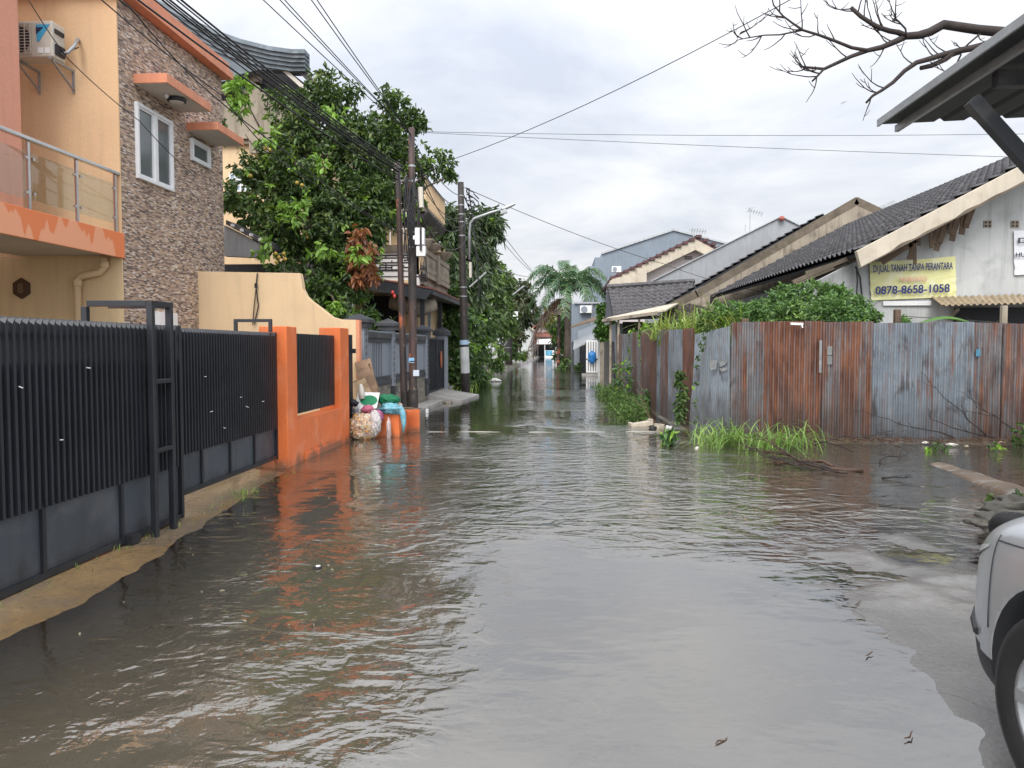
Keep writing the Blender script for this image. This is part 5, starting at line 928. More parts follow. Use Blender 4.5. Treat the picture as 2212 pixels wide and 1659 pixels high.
polyp([(1119, 712), (1130, 700), (1148, 713), (1148, 775), (1119, 775)], 120, 8).build('wall', WHT, eh2)
for a, b in (((1117, 713), (1130, 697)), ((1130, 697), (1151, 714))):
    p, q = at(*a, y=119.5), at(*b, y=119.5); MB().hexa([p, q, q + Vector((0, 9, 0)), p + Vector((0, 9, 0)), p + Vector((0, 0, .3)), q + Vector((0, 0, .3)), q + Vector((0, 9, .3)), p + Vector((0, 9, .3))]).build('roof', BEIGE, eh2)
tg_ = thing('house', 'faint grey tiled house roofs beyond the street end', 'house', tuple(at(1160, 700, y=160)))
polyp([(1143, 690), (1156, 668), (1190, 668), (1200, 690), (1200, 760), (1143, 760)], 160, 6).build('wall', GRYW, tg_)
a, b, c, d = at(1140, 705, y=157), at(1200, 705, y=157), at(1190, 664, y=162), at(1152, 664, y=162); MB().hexa([a, b, c, d] + [v + Vector((0, 0, 0.2)) for v in (a, b, c, d)]).build('roof', TILE, tg_)

# ------------------------------------------------------------------ right side, far to near
def frond(mb_r, V, C, base, az, L_, up, col, rr, droop=1.0):
    pts = []; n = 14
    for i in range(n + 1):
        t = i / n; pts.append(Vector(base) + Vector((math.cos(az), math.sin(az), 0)) * (L_ * t * (1 - 0.12 * t)) + Vector((0, 0, 1)) * (L_ * (up * t - droop * t * t)))
    mb_r.tube(pts, [0.045 * (1 - 0.8 * i / n) for i in range(n + 1)], 5)
    for i in range(1, n * 5):
        t = i / (n * 5) * 0.97 + 0.03; f = t * n; k = min(int(f), n - 1); p = pts[k].lerp(pts[k + 1], f - k); tn = (pts[k + 1] - pts[k]).normalized(); sd_ = tn.cross(Vector((0, 0, 1))).normalized()
        for s in (-1, 1):
            d = (sd_ * s * 0.8 + tn * 0.55 + Vector((rr.uniform(-.2, .2), rr.uniform(-.2, .2), rr.uniform(-0.9, 0.5)))).normalized(); l = (0.95 - 0.5 * abs(t - 0.4)) * rr.uniform(0.75, 1.1); wv = tn * 0.036
            e = p + d * l * 0.6; g = p + d * l + Vector((0, 0, -0.42 * l))
            V += [p - wv, p + wv, e + wv * 1.2 - Vector((0, 0, 0.08)), e - wv * 1.2 - Vector((0, 0, 0.08)), e - wv * 1.2 - Vector((0, 0, 0.08)), e + wv * 1.2 - Vector((0, 0, 0.08)), g, g]
            cc = tuple(q * rr.uniform(0.75, 1.25) for q in col); C += [cc] * 8
pt = at(1230, 788, y=66); pm = thing('palm_tree', 'tall palm with drooping feathery fronds over the right side of the street', 'palm', (pt.x, 66, 0))
crown = at(1228, 655, y=66); m_ = MB(); m_.tube([(pt.x, 66, -0.2), (pt.x - 0.02, 66, 2), (crown.x, 66, crown.z - 1.4), (crown.x, 66, crown.z)], [0.52, 0.42, 0.34, 0.3], 14); m_.build('trunk', paint('palm_trunk', (0.14, 0.11, 0.09), 0.8, 0.6, 2, bmp=0.5), pm, smooth=True)
m_ = MB(); m_.tube([(crown.x, 66, crown.z - 0.2), (crown.x, 66, crown.z + 1.8)], [0.3, 0.16], 12); m_.build('crownshaft', paint('crownshaft_green', (0.10, 0.16, 0.06), 0.5), pm, smooth=True)
rr = random.Random(5); V = []; C = []; rc = MB()
for i, (az, L_, up, dr) in enumerate(((175, 3.4, 1.5, 1.25), (160, 3.7, 1.0, 1.35), (200, 3.6, 1.1, 1.2), (10, 3.4, 1.3, 1.45), (-12, 3.7, 0.85, 1.3), (25, 3.5, 1.1, 1.2), (85, 3.0, 1.7, 1.2), (-85, 2.8, 1.6, 1.2), (130, 3.1, 1.5, 1.3), (50, 3.0, 1.6, 1.3), (235, 3.4, 1.1, 1.5), (300, 3.4, 1.0, 1.5), (-30, 3.5, 0.6, 1.35), (150, 3.2, 0.55, 1.25), (100, 2.6, 1.9, 1.0), (265, 3.0, 0.9, 1.6), (340, 3.3, 1.5, 1.3), (215, 3.6, 1.5, 1.25))):
    frond(rc, V, C, (crown.x, 66, crown.z + 1.2), R(az), L_ * 1.15, up, (0.09, 0.165, 0.085), rr, dr)
rc.build('frond_stems', paint('frond_stem', (0.12, 0.16, 0.05), 0.5), pm)
V = np.array([tuple(v) for v in V]); np_mesh('fronds', V, np.arange(len(V)).reshape(-1, 4), LEAF, pm, np.array(C))
V = []; C = []; rc = MB()
for az, L_, up, dr in ((190, 4.1, 0.25, 1.4), (175, 3.9, 0.35, 1.6), (205, 3.8, 0.2, 1.5)): frond(rc, V, C, (crown.x, 66, crown.z + 0.3), R(az), L_, up, (0.12, 0.07, 0.045), rr, dr)
rc.build('dead_frond_stems', TIMB, pm); V = np.array([tuple(v) for v in V]); np_mesh('dead_fronds', V, np.arange(len(V)).reshape(-1, 4), LEAF, pm, np.array(C))
tree('yellow green tree directly behind the palm trunk', (at(1220, 0, y=84).x, 84, 0), tuple(at(1215, 690, y=84)), [pb(1200, 700, 84, 24, 70), pb(1225, 680, 84, 20, 50), pb(1190, 680, 84, 14, 30), pb(1218, 730, 84, 24, 70)], r0=0.2, k=6, ln=0.5, wd=0.2, pal=[(0.14, 0.17, 0.03), (0.20, 0.17, 0.04), (0.09, 0.13, 0.03)], yp=0, seed=51)
tree('dark feathery leaved young tree left of the palm trunk', (at(1212, 0, y=72).x, 72, 0), tuple(at(1208, 720, y=72)), [pb(1205, 715, 72, 20, 60), pb(1212, 740, 72, 18, 60), pb(1218, 695, 72, 16, 40), pb(1207, 770, 70, 14, 40), pb(1200, 700, 72, 12, 24)], r0=0.12, k=6, ln=0.45, wd=0.12, pal=GRN, yp=0.05, seed=52)
tree('low weeds and bushes at the foot of the palm', (at(1232, 0, y=60).x, 60, 0), tuple(at(1228, 785, y=60)), [pb(1222, 785, 62, 12, 40), pb(1240, 780, 56, 12, 36), pb(1216, 798, 58, 8, 20), pb(1250, 790, 50, 8, 20)], cat='shrub', name='shrub', r0=0.05, k=6, ln=0.3, wd=0.12, yp=0.15, seed=53)
tree('small round bright green tree beside the tiled roof cottage', (at(1310, 0, y=42).x, 42, 0), tuple(at(1308, 690, y=42)), [pb(1303, 668, 42, 14, 60), pb(1308, 695, 42, 20, 130), pb(1312, 720, 42, 22, 120), pb(1298, 715, 42, 14, 60)], r0=0.1, k=7, ln=0.2, wd=0.09, pal=[(0.05, 0.12, 0.02), (0.08, 0.17, 0.025), (0.035, 0.08, 0.02)], yp=0.08, seed=54)
hb = thing('house', 'small slate blue flat roofed upper room beyond the palm', 'house', tuple(at(1260, 770, y=58)))
a = at(1235, 694, y=58); b = at(1292, 656, y=58); MB().box(a.x, b.x, 58, 64, 0, b.z).build('wall', BLUW, hb); MB().box(a.x + 0.2, b.x + 0.2, 57.8, 64, b.z, b.z + 0.12).build('roof', GALV, hb); MB().box(b.x - 0.5, b.x - 0.42, 57.9, 58, 0, b.z).build('drain_pipe', GALV, hb)
ac2 = thing('air_conditioner', 'small white outdoor air conditioner on the slate blue upper room', 'air conditioner', tuple(at(1266, 675, y=57.6)))
rect(1253, 660, 1278, 676, 57.5, 0.4).build('casing', ALU, ac2, bevel=0.02); q = at(1262, 668, y=57.45); MB().prism([(q.x + 0.24 * math.cos(k * 0.3927), q.z + 0.24 * math.sin(k * 0.3927)) for k in range(16)], 'y', 57.45, 57.5).build('fan', GREY, ac2)
sh = thing('shed', 'low grey tarpaulin roofed shed below the slate blue room', 'shed', tuple(at(1265, 750, y=52)))
for (p0, p1, p2, p3, y0, y1, mt, nm) in (((1232, 709), (1292, 692), (1292, 684), (1238, 704), 50, 55, TIMB, 'upper_roof'), ((1238, 756), (1302, 726), (1300, 712), (1240, 738), 46, 50, GALV, 'lower_roof')):
    a, b, c, d = at(*p0, y=y0), at(*p1, y=y0), at(*p2, y=y1), at(*p3, y=y1); MB().hexa([a, b, c, d] + [v + Vector((0, 0, 0.08)) for v in (a, b, c, d)]).build(nm, mt, sh)
polyp([(1248, 715), (1292, 698), (1294, 722), (1250, 742)], 50, 0.1).build('tarpaulin', GREY, sh)
a = at(1236, 800, y=51); b = at(1300, 725, y=51); MB().box(a.x, b.x + 1, 51, 56, 0, b.z - 0.4).build('wall', DGRY, sh); rect(1240, 740, 1252, 798, 50.9, 0.1).build('door', GREY, sh)
# street side wall with white gate
ww = thing('boundary_wall', 'dark grey concrete wall end with pale posts before the rusty fence', 'wall', (2.1, 40, 0))
a = at(1305, 840, y=31.5); b = at(1327, 738, y=31.5); MB().box(a.x, b.x, 31.5, 31.75, -0.3, b.z).build('end_panel', paint('dark_concrete', (0.10, 0.10, 0.10), 0.8, 0.7, 1.2), ww)
for y in (33, 35.5, 38): MB().box(1.85, 2.1, y, y + 0.22, -0.3, 1.85).build('post', WTH, ww)
MB().box(1.95, 2.02, 31.8, 40, -0.3, 0.32).build('base_wall', CONC, ww); MB().box(1.97, 2.0, 31.8, 40, 0.32, 1.6).build('infill', DGRY, ww)
wg = thing('gate', 'white painted bar gate standing open on the right with a blue bag on it', 'gate', (2.05, 45, 0)); a = at(1268, 800, y=44); b = at(1290, 738, y=44); m_ = MB()
for x in np.linspace(a.x, b.x, 5): m_.box(x - 0.05, x + 0.05, 44, 44.06, 0.25, b.z)
m_.box(a.x - 0.05, b.x + 0.05, 44.0, 44.07, b.z, b.z + 0.08).box(a.x - 0.05, b.x + 0.05, 44.0, 44.07, 0.18, 0.25).box(a.x - 0.05, b.x + 0.05, 44.0, 44.05, 0.9, 0.97); m_.build('bars', WHT2, wg)
MB().box(b.x, b.x + 0.3, 43, 43.3, 0, b.z).build('post', WHT, wg); MB().box(a.x - 0.3, b.x + 0.5, 43.5, 43.9, -0.3, 0.14).build('step', CONC, wg); MB().box(a.x - 0.1, b.x, 44.1, 44.12, 0.2, 1.9).build('backing_sheet', DARK, wg)
q = at(1279, 772, y=43.8); blob('blue_bag', tuple(q), (0.26, 0.16, 0.40), paint('bright_blue_film', (0.02, 0.20, 0.55), 0.35, 0.7, 5), 'bright blue plastic bag hanging on the white gate', 'plastic bag', 61, amp=0.2, sub=3); 
# far blue grey gable building
def gable(label, pts, y, d, mat, name='building', cat='building'):
    t = thing(name, label, cat, tuple(at(pts[0][0], 751, y=y))); polyp(pts, y, d).build('wall', mat, t); return t
bl = gable('large slate blue windowless gable building, farthest on the right', [(1170 + 100, 575), (1285, 575), (1285, 556), (1297, 556), (1300, 547), (1455, 497), (1575, 527), (1700, 570), (1700, 760), (1270, 760)], 80, 14, BLUW)
polyp([(1300, 545), (1455, 494), (1577, 525), (1577, 529), (1455, 498), (1300, 549)], 79.8, 14.4).build('roof', GALV, bl)
acx = at(1330, 584, y=61); ac3 = thing('air_conditioner', 'outdoor air conditioner on the low roof left of the cream gable', 'air conditioner', tuple(acx)); rect(1322, 575, 1342, 588, 61, 0.5).build('casing', ALU, ac3, bevel=0.02); q = at(1328, 581, y=60.95); MB().prism([(q.x + 0.17 * math.cos(k * 0.3927), q.z + 0.17 * math.sin(k * 0.3927)) for k in range(16)], 'y', 60.93, 60.98).build('fan', GREY, ac3)
cg = gable('cream gabled house with maroon tile edge in front of the slate blue building', [(1330, 615), (1350, 600), (1503, 528), (1570, 560), (1600, 760), (1330, 760)], 56, 12, LILAC, 'house', 'house')
for a, b in (((1318, 606), (1503, 517)), ((1503, 517), (1566, 550))):
    up0 = Vector((0, 0, 0.62)); p, q = at(*a, y=55.2), at(*b, y=55.2); dn = Vector((0, 0, -0.72)); MB().hexa([p + dn, q + dn, q + dn + Vector((0, .8, 0)), p + dn + Vector((0, .8, 0)), p, q, q + Vector((0, .8, 0)), p + Vector((0, .8, 0))]).build('bargeboard', BEIGE, cg)
    MB().hexa([p, q, q + Vector((0, 12, 0)), p + Vector((0, 12, 0)), p + Vector((0, 0, .22)), q + Vector((0, 0, .22)), q + Vector((0, 12, .22)), p + Vector((0, 12, .22))]).build('roof', MAROON, cg)
    m_ = MB(); L_ = (q - p).length; n = int(L_ / 0.5)
    for i in range(n): v = p.lerp(q, i / n); m_.box(v.x, v.x + 0.38, 55.05, 55.3, v.z + 0.10, v.z + 0.30)
    m_.build('edge_tiles', MAROON, cg)
rect(1376, 580, 1397, 618, 54.9, 0.6).build('eave_block', BEIGE, cg)
polyp([(1313, 615), (1322, 603), (1380, 590), (1380, 618), (1340, 620)], 55.0, 0.3).build('side_fascia', BEIGE, cg); rect(1345, 613, 1390, 626, 55.9, 0.3).build('dark_opening', DARK, cg); rect(1320, 618, 1326, 760, 54.9, 0.3).build('post', WHT, cg); rect(1310, 620, 1320, 760, 56, 0.3).build('side_wall', WTH, cg)
m_ = MB()
for i in range(5):
    for j in range(2): q = at(1479 + i * 3.6, 556 + j * 4, y=55.9); m_.box(q.x, q.x + 0.08, 55.95, 55.99, q.z, q.z + 0.08)
m_.build('vent_block', DARK, cg)
# TV antennas
def antenna(label, base, h, s, y):
    t = thing('antenna', label, 'antenna', tuple(base), 'roof antennas'); b = Vector(base); m = MB().bar(b, b + Vector((0, 0, h)), 0.05 * s); m.build('mast', GALV, t)
    m = MB().bar(b + Vector((-0.1 * s, 0, h * 0.92)), b + Vector((0.75 * s, 0, h * 0.75)), 0.035 * s)
    for i in range(6): c = (b + Vector((-0.1 * s, 0, h * 0.92))).lerp(b + Vector((0.75 * s, 0, h * 0.75)), i / 5); m.bar(c + Vector((0, -0.25 * s, 0.12 * s)), c + Vector((0, 0.25 * s, -0.12 * s)), 0.02 * s)
    m.bar(b + Vector((-0.3 * s, 0, h)), b + Vector((0.4 * s, 0, h * 1.02)), 0.02 * s).bar(b + Vector((-0.3 * s, 0, h * 0.86)), b + Vector((0.3 * s, 0, h * 0.87)), 0.02 * s); m.build('elements', GALV, t)
antenna('low antenna on the peak of the cream gable', at(1498, 517, y=55.4), 0.7, 1.1, 55)
antenna('tall mast antenna on the pale grey gable', at(1620, 500, y=41), 1.2, 0.8, 41)
MB_ = MB().bar(at(1610, 502, y=41), at(1610, 484, y=41), 0.03); tag(MB_.build('mast', GALV), 'short bare mast left of the tall antenna', 'mast')
gg = gable('pale grey rendered gable wall in the middle of the right hand roofs', [(1395, 615), (1672, 478), (1690, 470), (1745, 495), (1850, 560), (1850, 760), (1395, 760)], 40.5, 0.5, GRYW, 'house', 'house')
for a, b in (((1390, 617), (1688, 468)), ((1688, 468), (1860, 552))):
    p, q = at(*a, y=40.4), at(*b, y=40.4); MB().hexa([p, q, q + Vector((0, 8, 0)), p + Vector((0, 8, 0)), p + Vector((0, 0, .05)), q + Vector((0, 0, .05)), q + Vector((0, 8, .05)), p + Vector((0, 8, .05))]).build('roof', GALV, gg)
q = at(1689, 473, y=40.3); MB().lathe([(0.05, -0.1), (0.14, -0.06), (0.16, 0.04), (0.08, 0.14)], q, 10).build('ridge_cap', paint('terracotta_cap', (0.35, 0.10, 0.08)), gg, smooth=True)
rect(1440, 590, 1720, 751, 41.2, 6).build('body', GRYW, gg) if False else None
g5 = gable('small pale blue roof peak showing between the weathered gable and the tiled roof', [(1830, 500), (1930, 432), (1985, 470), (1985, 600), (1830, 600)], 48, 6, GALV, 'house', 'house')
for o_ in [k for k in bpy.data.objects if k.parent == g5]: o_.name = 'roof'

def tileroof(name, parent, e0, e1, r0, r1, mat, cw=0.22, rl=0.33, thick=0.04, amp=0.022, dull=0):
    """e0,e1 eave ends; r0,r1 ridge ends. Profiled tiles: rolls across, stepped courses up the slope"""
    e0, e1, r0, r1 = [np.array(tuple(v)) for v in (e0, e1, r0, r1)]; Wd = np.linalg.norm(e1 - e0); Ln = np.linalg.norm((r0 + r1) / 2 - (e0 + e1) / 2)
    nc = max(2, int(Wd / cw)); nr = max(2, int(Ln / rl)); sc = 6
    n = np.cross(e1 - e0, r0 - e0); n /= np.linalg.norm(n); n = n if n[2] > 0 else -n
    u = np.linspace(0, 1, nc * sc + 1); vv = []; hh = []
    for j in range(nr): vv += [j / nr, (j + 0.5) / nr, (j + 0.999) / nr]; hh += [thick, thick * 0.5, 0]
    vv = np.array(vv); hh = np.array(hh); jj = np.repeat(np.arange(nr), 3)
    U, V_ = np.meshgrid(u, vv); Pn = (e0 * (1 - U[..., None]) + e1 * U[..., None]) * (1 - V_[..., None]) + (r0 * (1 - U[..., None]) + r1 * U[..., None]) * V_[..., None]
    ph = U * nc * 2 * np.pi; prof = amp * (np.sin(ph) + 0.3 * np.sin(2 * ph)) ; jit = (vnoise(np.floor(U * nc) * 1.0 + 0.5, jj[:, None] + 0 * U + 0.5, 3) - 0.5) * 0.014
    Pn = Pn + n * (prof + hh[:, None] + jit + 0.015 * np.sin(U * 5 + V_ * 3))[..., None]
    top = np_mesh(name, Pn.reshape(-1, 3), gridfaces(len(u), len(vv)), mat, parent); 
    m = MB(); k = n * -0.05; m.hexa([tuple(q + k * 2) for q in (e0, e1, r1, r0)] + [tuple(q + k * 0.7) for q in (e0, e1, r1, r0)]); m.build('roof_deck', DARK, parent); return top
# cottage with tiled roof facing the camera
ct = thing('house', 'low cottage with black pantile roof facing the street beyond the fence', 'house', (4, 36, 0))
tileroof('roof', ct, at(1326, 688, y=34.2), at(1475, 682, y=34.2), at(1313, 622, y=37), at(1500, 609, y=37), TILE, 0.24, 0.36, 0.06, 0.03)
m_ = MB(); a, b = at(1311, 620, y=37), at(1500, 607, y=37)
for i in range(11): m_.tube([a.lerp(b, i / 11), a.lerp(b, (i + 1.05) / 11)], [0.13, 0.115], 8)
m_.build('ridge_tiles', TILE, ct); a, b, c = at(1308, 690, y=34.3), at(1326, 690, y=34.2), at(1312, 622, y=37)
MB().add([a, b, c, at(1306, 690, y=40)], [(0, 1, 2), (0, 2, 3)]).build('gable_side', DARK, ct)
MB().box(at(1335, 0, y=35).x, at(1480, 0, y=35).x, 35.2, 38, 0, 2.7).build('wall', GREY, ct); rect(1345, 695, 1390, 740, 35.0, 0.1).build('window', DARK, ct); rect(1395, 700, 1420, 740, 35.0, 0.1).build('shutter', GRYW, ct)
lc = thing('awning', 'thin cream corrugated sheet awning below the cottage roof', 'awning', tuple(at(1380, 680, y=31))); a, b, c, d = at(1300, 694, y=30), at(1440, 672, y=30), at(1470, 655, y=33), at(1315, 688, y=33); MB().hexa([a, b, c, d] + [v + Vector((0, 0, 0.06)) for v in (a, b, c, d)]).build('sheet', BEIGE, lc); a2, b2_ = at(1302, 692, y=29.95), at(1420, 676, y=29.95); MB().bar(a2, b2_, 0.06, 0.12).build('fascia', WTH, lc)
for px, yy in ((1319, 30.2), (1336, 30.2), (1381, 30.2)): q = at(px, 690, y=yy); MB().box(q.x - 0.04, q.x + 0.04, yy, yy + 0.08, 0, q.z).build('post', WTH, lc)
MB().tube([at(1306, 700, y=30.2), at(1316, 697, y=30.2)], 0.05, 8).build('lamp', WHT2, lc)
# weathered party wall
wp = thing('boundary_wall', 'weathered beige stepped gable party wall with a mossy dark top edge', 'wall', (8, 32.7, 0))
polyp([(1418, 700), (1435, 672), (1490, 645), (1510, 633), (1846, 438), (1905, 463), (1960, 500), (1990, 760), (1418, 760)], 32.6, 0.25).build('wall', WTH, wp)
for a, b in (((1432, 672), (1505, 634)), ((1503, 636), (1850, 434)), ((1846, 434), (1910, 464))): MB().bar(at(*a, y=32.72), at(*b, y=32.72), 0.30, 0.26, up=(0, 1, 0)).build('mossy_cap', WTHD, wp)
rect(1534, 640, 1543, 655, 32.55, 0.05).build('slot', DARK, wp); polyp([(1420, 705), (1440, 672), (1490, 655), (1530, 665), (1545, 700), (1545, 745), (1420, 745)], 32.45, 0.14).build('exposed_brick', rubble('mossy_brick', (0.10, 0.085, 0.06), (0.055, 0.055, 0.04), (0.03, 0.03, 0.025), 6), wp)
rf = thing('house', 'narrow dark tiled roof strip between the weathered wall and the grey gable', 'house', (8, 36, 0)); tileroof('roof', rf, at(1440, 655, y=33.1), at(1440, 652, y=40.2), at(1780, 462, y=33.1), at(1745, 500, y=40.2), TILE, 0.25, 0.36, 0.06, 0.03)
m_ = MB(); m_.bar(at(1525, 612, y=36), at(1570, 588, y=36), 0.3, 0.15).build('cement_patch', WHT2, rf)
# white gable house with tiled roof
wh = thing('house', 'white gabled house with long charcoal tiled roof, nearest on the right', 'house', (8, 20, 0))
E0 = at(1848, 546, y=16.4); E1 = at(1535, 641, y=32.2); SL = 0.53
rx = 11.6; R0 = Vector((rx, 16.4, E0.z + (rx - E0.x) * SL)); R1 = Vector((rx + (E1.x - E0.x) * 0.3, 32.2, E1.z + (rx - E1.x) * SL * 0.98))
tileroof('roof', wh, E0, E1, R0, R1, TILE, 0.30, 0.36, 0.075, 0.04)
OTHER = Vector((rx * 2 - E0.x, 16.4, E0.z)); tileroof('roof', wh, OTHER, Vector((OTHER.x, 32.2, E1.z)), R0, R1, TILE, 0.25, 0.33, 0.05, 0.028)
a, b = E0 + Vector((-0.02, -0.12, 0.02)), R0 + Vector((0, -0.12, 0.02)); dn = Vector((0.10, 0, -0.34))
MB().hexa([a + dn, b + dn, b + dn + Vector((0, .14, 0)), a + dn + Vector((0, .14, 0)), a, b, b + Vector((0, .14, 0)), a + Vector((0, .14, 0))]).build('bargeboard', BEIGE, wh, bevel=0.01)
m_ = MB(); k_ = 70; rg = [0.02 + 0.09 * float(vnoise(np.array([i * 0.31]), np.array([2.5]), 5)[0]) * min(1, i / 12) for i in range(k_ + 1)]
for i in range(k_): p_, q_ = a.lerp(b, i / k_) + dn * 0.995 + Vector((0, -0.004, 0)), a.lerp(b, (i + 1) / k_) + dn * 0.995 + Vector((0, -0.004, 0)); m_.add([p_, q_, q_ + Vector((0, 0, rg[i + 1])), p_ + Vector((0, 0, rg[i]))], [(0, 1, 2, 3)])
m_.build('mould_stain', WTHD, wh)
a, b = R0 + Vector((0, -0.12, 0.02)), OTHER + Vector((0, -0.12, 0.02)); dn = Vector((-0.1, 0, -0.34)); MB().hexa([a + dn, b + dn, b + dn + Vector((0, .14, 0)), a + dn + Vector((0, .14, 0)), a, b, b + Vector((0, .14, 0)), a + Vector((0, .14, 0))]).build('bargeboard', BEIGE, wh)
yw = 17.3; wl = at(1700, 700, y=yw).x
pts_ = [(wl, 0), (wl, at(1745, 622, y=yw).z - 0.3), (at(1750, 615, y=yw).x, at(1750, 615, y=yw).z), (E0.x + 0.25, E0.z - 0.12), (rx, E0.z + (rx - E0.x) * SL - 0.2), (OTHER.x - 0.25, E0.z - 0.12), (OTHER.x - 0.25, 0)]
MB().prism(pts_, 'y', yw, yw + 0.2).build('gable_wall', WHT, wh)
MB().box(E0.x + 0.25, OTHER.x - 0.6, yw + 0.25, 31.8, 0, E0.z - 0.25).build('body', DGRY, wh)
# broken eave timbers and hanging roof boards
m_ = MB()
for (a, b, w_) in (((1846, 552), (1712, 610), 0.10), ((1800, 578), (1718, 612), 0.08), ((1850, 560), (1880, 545), 0.12), ((1740, 590), (1846, 556), 0.06)): m_.bar(at(*a, y=17.0), at(*b, y=17.0), w_, 0.08)
m_.bar(at(1720, 608, y=17.1), at(1828, 572, y=17.1), 0.06, 0.05); m_.build('broken_eave', WTHD, wh)
rb_ = MB(); random.seed(9)
for i in range(9): px = 2036 + i * 9; q = at(px, 470 + (2112 - px) * 0.45, y=17.0); rb_.bar(q + Vector((0, 0.1, 0.3)), q + Vector((-0.15 + random.uniform(-.08, .08), 0, -0.10 - random.random() * 0.35)), 0.12, 0.02, up=(0, 1, 0))
for (px, py, l) in ((1966, 505, 0.55), (1975, 500, 0.7), (2010, 490, 0.45), (1983, 500, 0.3)): q = at(px, py, y=17.0); rb_.bar(q, q + Vector((0.03, 0, -l)), 0.07, 0.02, up=(0, 1, 0))
a = at(1900, 560, y=17.0); rb_.bar(a, at(1975, 510, y=17.0), 0.3, 0.02, up=(0, 1, 0))
rb_.bar(at(1960, 560, y=17), at(1975, 525, y=17), 0.04, 0.03); rb_.build('hanging_boards', TIMB, wh)
m_ = MB(); m_.tube([at(1848, 575, y=17.2), at(1858, 600, y=17.2), at(1862, 640, y=17.2)], 0.02, 5); m_.tube([at(1850, 575, y=17.2), at(1852, 605, y=17.2), at(1850, 650, y=17.2)], 0.015, 5); m_.build('stain_cable', PLASB, wh)
for px in (2134, 2193):
    vb = rect(px - 9, 476, px + 9, 492, yw - 0.02, 0.02).build('vent_block', WTH, wh); q = at(px, 484, y=yw - 0.03); m_ = MB()
    for sx in (-1, 1):
        for sz in (-1, 1): m_.box(q.x + sx * 0.038 - 0.022, q.x + sx * 0.038 + 0.022, yw - 0.03, yw - 0.022, q.z + sz * 0.035 - 0.02, q.z + sz * 0.035 + 0.02)
    m_.build('vent_hole', DARK, vb)
# brown corrugated awning and dark opening
def corr(name, parent, mat, p0, p1, q0, q1, pitch=0.076, amp=0.011, rows=2, dent=0.0, seed=0, rag=0.0):
    """corrugated sheet: p0->p1 is the edge across the corrugations, q0->q1 the opposite edge"""
    p0, p1, q0, q1 = [np.array(tuple(v)) for v in (p0, p1, q0, q1)]; Wd = np.linalg.norm(p1 - p0); nc = max(2, int(round(Wd / pitch * 8))); u = np.linspace(0, 1, nc + 1); v = np.linspace(0, 1, rows + 1)
    n = np.cross(p1 - p0, q0 - p0); n /= np.linalg.norm(n); U, V_ = np.meshgrid(u, v); Pn = (p0 * (1 - U[..., None]) + p1 * U[..., None]) * (1 - V_[..., None]) + (q0 * (1 - U[..., None]) + q1 * U[..., None]) * V_[..., None]
    h = amp * np.sin(U * Wd / pitch * 2 * np.pi) + dent * (fbm(U * Wd * 1.7 + seed * 5, V_ * 3.3 + seed, seed, 3) - 0.47) * 2
    Pn = Pn + n * h[..., None]
    if rag: Pn[-1, :, 2] += rag * (np.floor(vnoise(u * 4 + seed, u * 0 + seed, seed) * 3) - 1)
    A_ = Pn.reshape(-1, 3); B_ = A_ + n * 0.002; fa = gridfaces(len(u), len(v)); cr_ = np.repeat((0.5 - 0.5 * np.sin(U * Wd / pitch * 2 * np.pi)).reshape(-1, 1), 3, 1); return np_mesh(name, np.vstack([A_, B_]), np.vstack([fa[:, ::-1], fa + len(A_)]), mat, parent, np.vstack([cr_, cr_]), smooth=True)
bw = thing('awning', 'brown corrugated awning on the white gable wall above the fence', 'awning', tuple(at(2120, 645, y=16.6)))
corr('sheet', bw, paint('brown_fibre_sheet', (0.42, 0.33, 0.22), 0.8, 0.7, 3, stain=(0.15, 0.12, 0.1), stamt=0.6), at(2035, 660, y=16.2), at(2330, 652, y=16.2), at(2012, 642, y=17.25), at(2330, 632, y=17.25), 0.12, 0.02)
a = at(2062, 700, y=17.25); b = at(2300, 664, y=17.25); MB().box(a.x, b.x, 17.2, 17.29, 0.6, b.z).build('dark_opening', DARK, bw); MB().bar(at(2050, 690, y=17.0), at(2070, 668, y=16.5), 0.05).build('bracket', WTH, bw)
# banners
def banner(label, cs, y, mat):
    t = thing('banner', label, 'banner', tuple(at(*cs[0], y=y))); q = [np.array(tuple(at(a, b, y=y))) for a, b in cs]; n = 40; u = np.linspace(0, 1, n); U, V_ = np.meshgrid(u, u)
    P_ = (q[0] * (1 - U[..., None]) + q[1] * U[..., None]) * (1 - V_[..., None]) + (q[3] * (1 - U[..., None]) + q[2] * U[..., None]) * V_[..., None]
    P_[..., 1] -= 0.03 * (fbm(U * 3 + V_ * 2, V_ * 4 - U, 8, 3) - 0.5) + 0.012 * np.sin((U + V_) * 25) * (np.abs(U - 0.5) * 2) ** 2 * (V_ > 0.5)
    P_[..., 2] += -0.02 * np.sin(U * np.pi) * (V_ < 0.05); F_ = gridfaces(n, n); A_ = P_.reshape(-1, 3); np_mesh('cloth', np.vstack([A_, A_ + np.array([0, 0.004, 0])]), np.vstack([F_, F_[:, ::-1] + n * n]), mat, t, smooth=True); return t
b1 = banner('yellow cloth banner with blue lettering and phone number on the white wall', [(1878, 565), (2064, 553), (2066, 641), (1882, 649)], yw - 0.05, paint('yellow_cloth', (0.74, 0.73, 0.36), 0.7, 0.92, 2.5, light=(0.76, 0.76, 0.52)))
c_ = at(1971, 580, y=yw - 0.10); wpx = yw / F * 1.02
text(b1, 'DI JUAL TANAH TANPA PERANTARA', (c_.x, yw - 0.125, c_.z), 156 * wpx, 19 * wpx, FABR[0], skew=0.035)
c_ = at(1972, 603, y=yw - 0.10); text(b1, 'HUBUNGI', (c_.x, yw - 0.125, c_.z), 52 * wpx, 9.5 * wpx, FABR[1], skew=0.02)
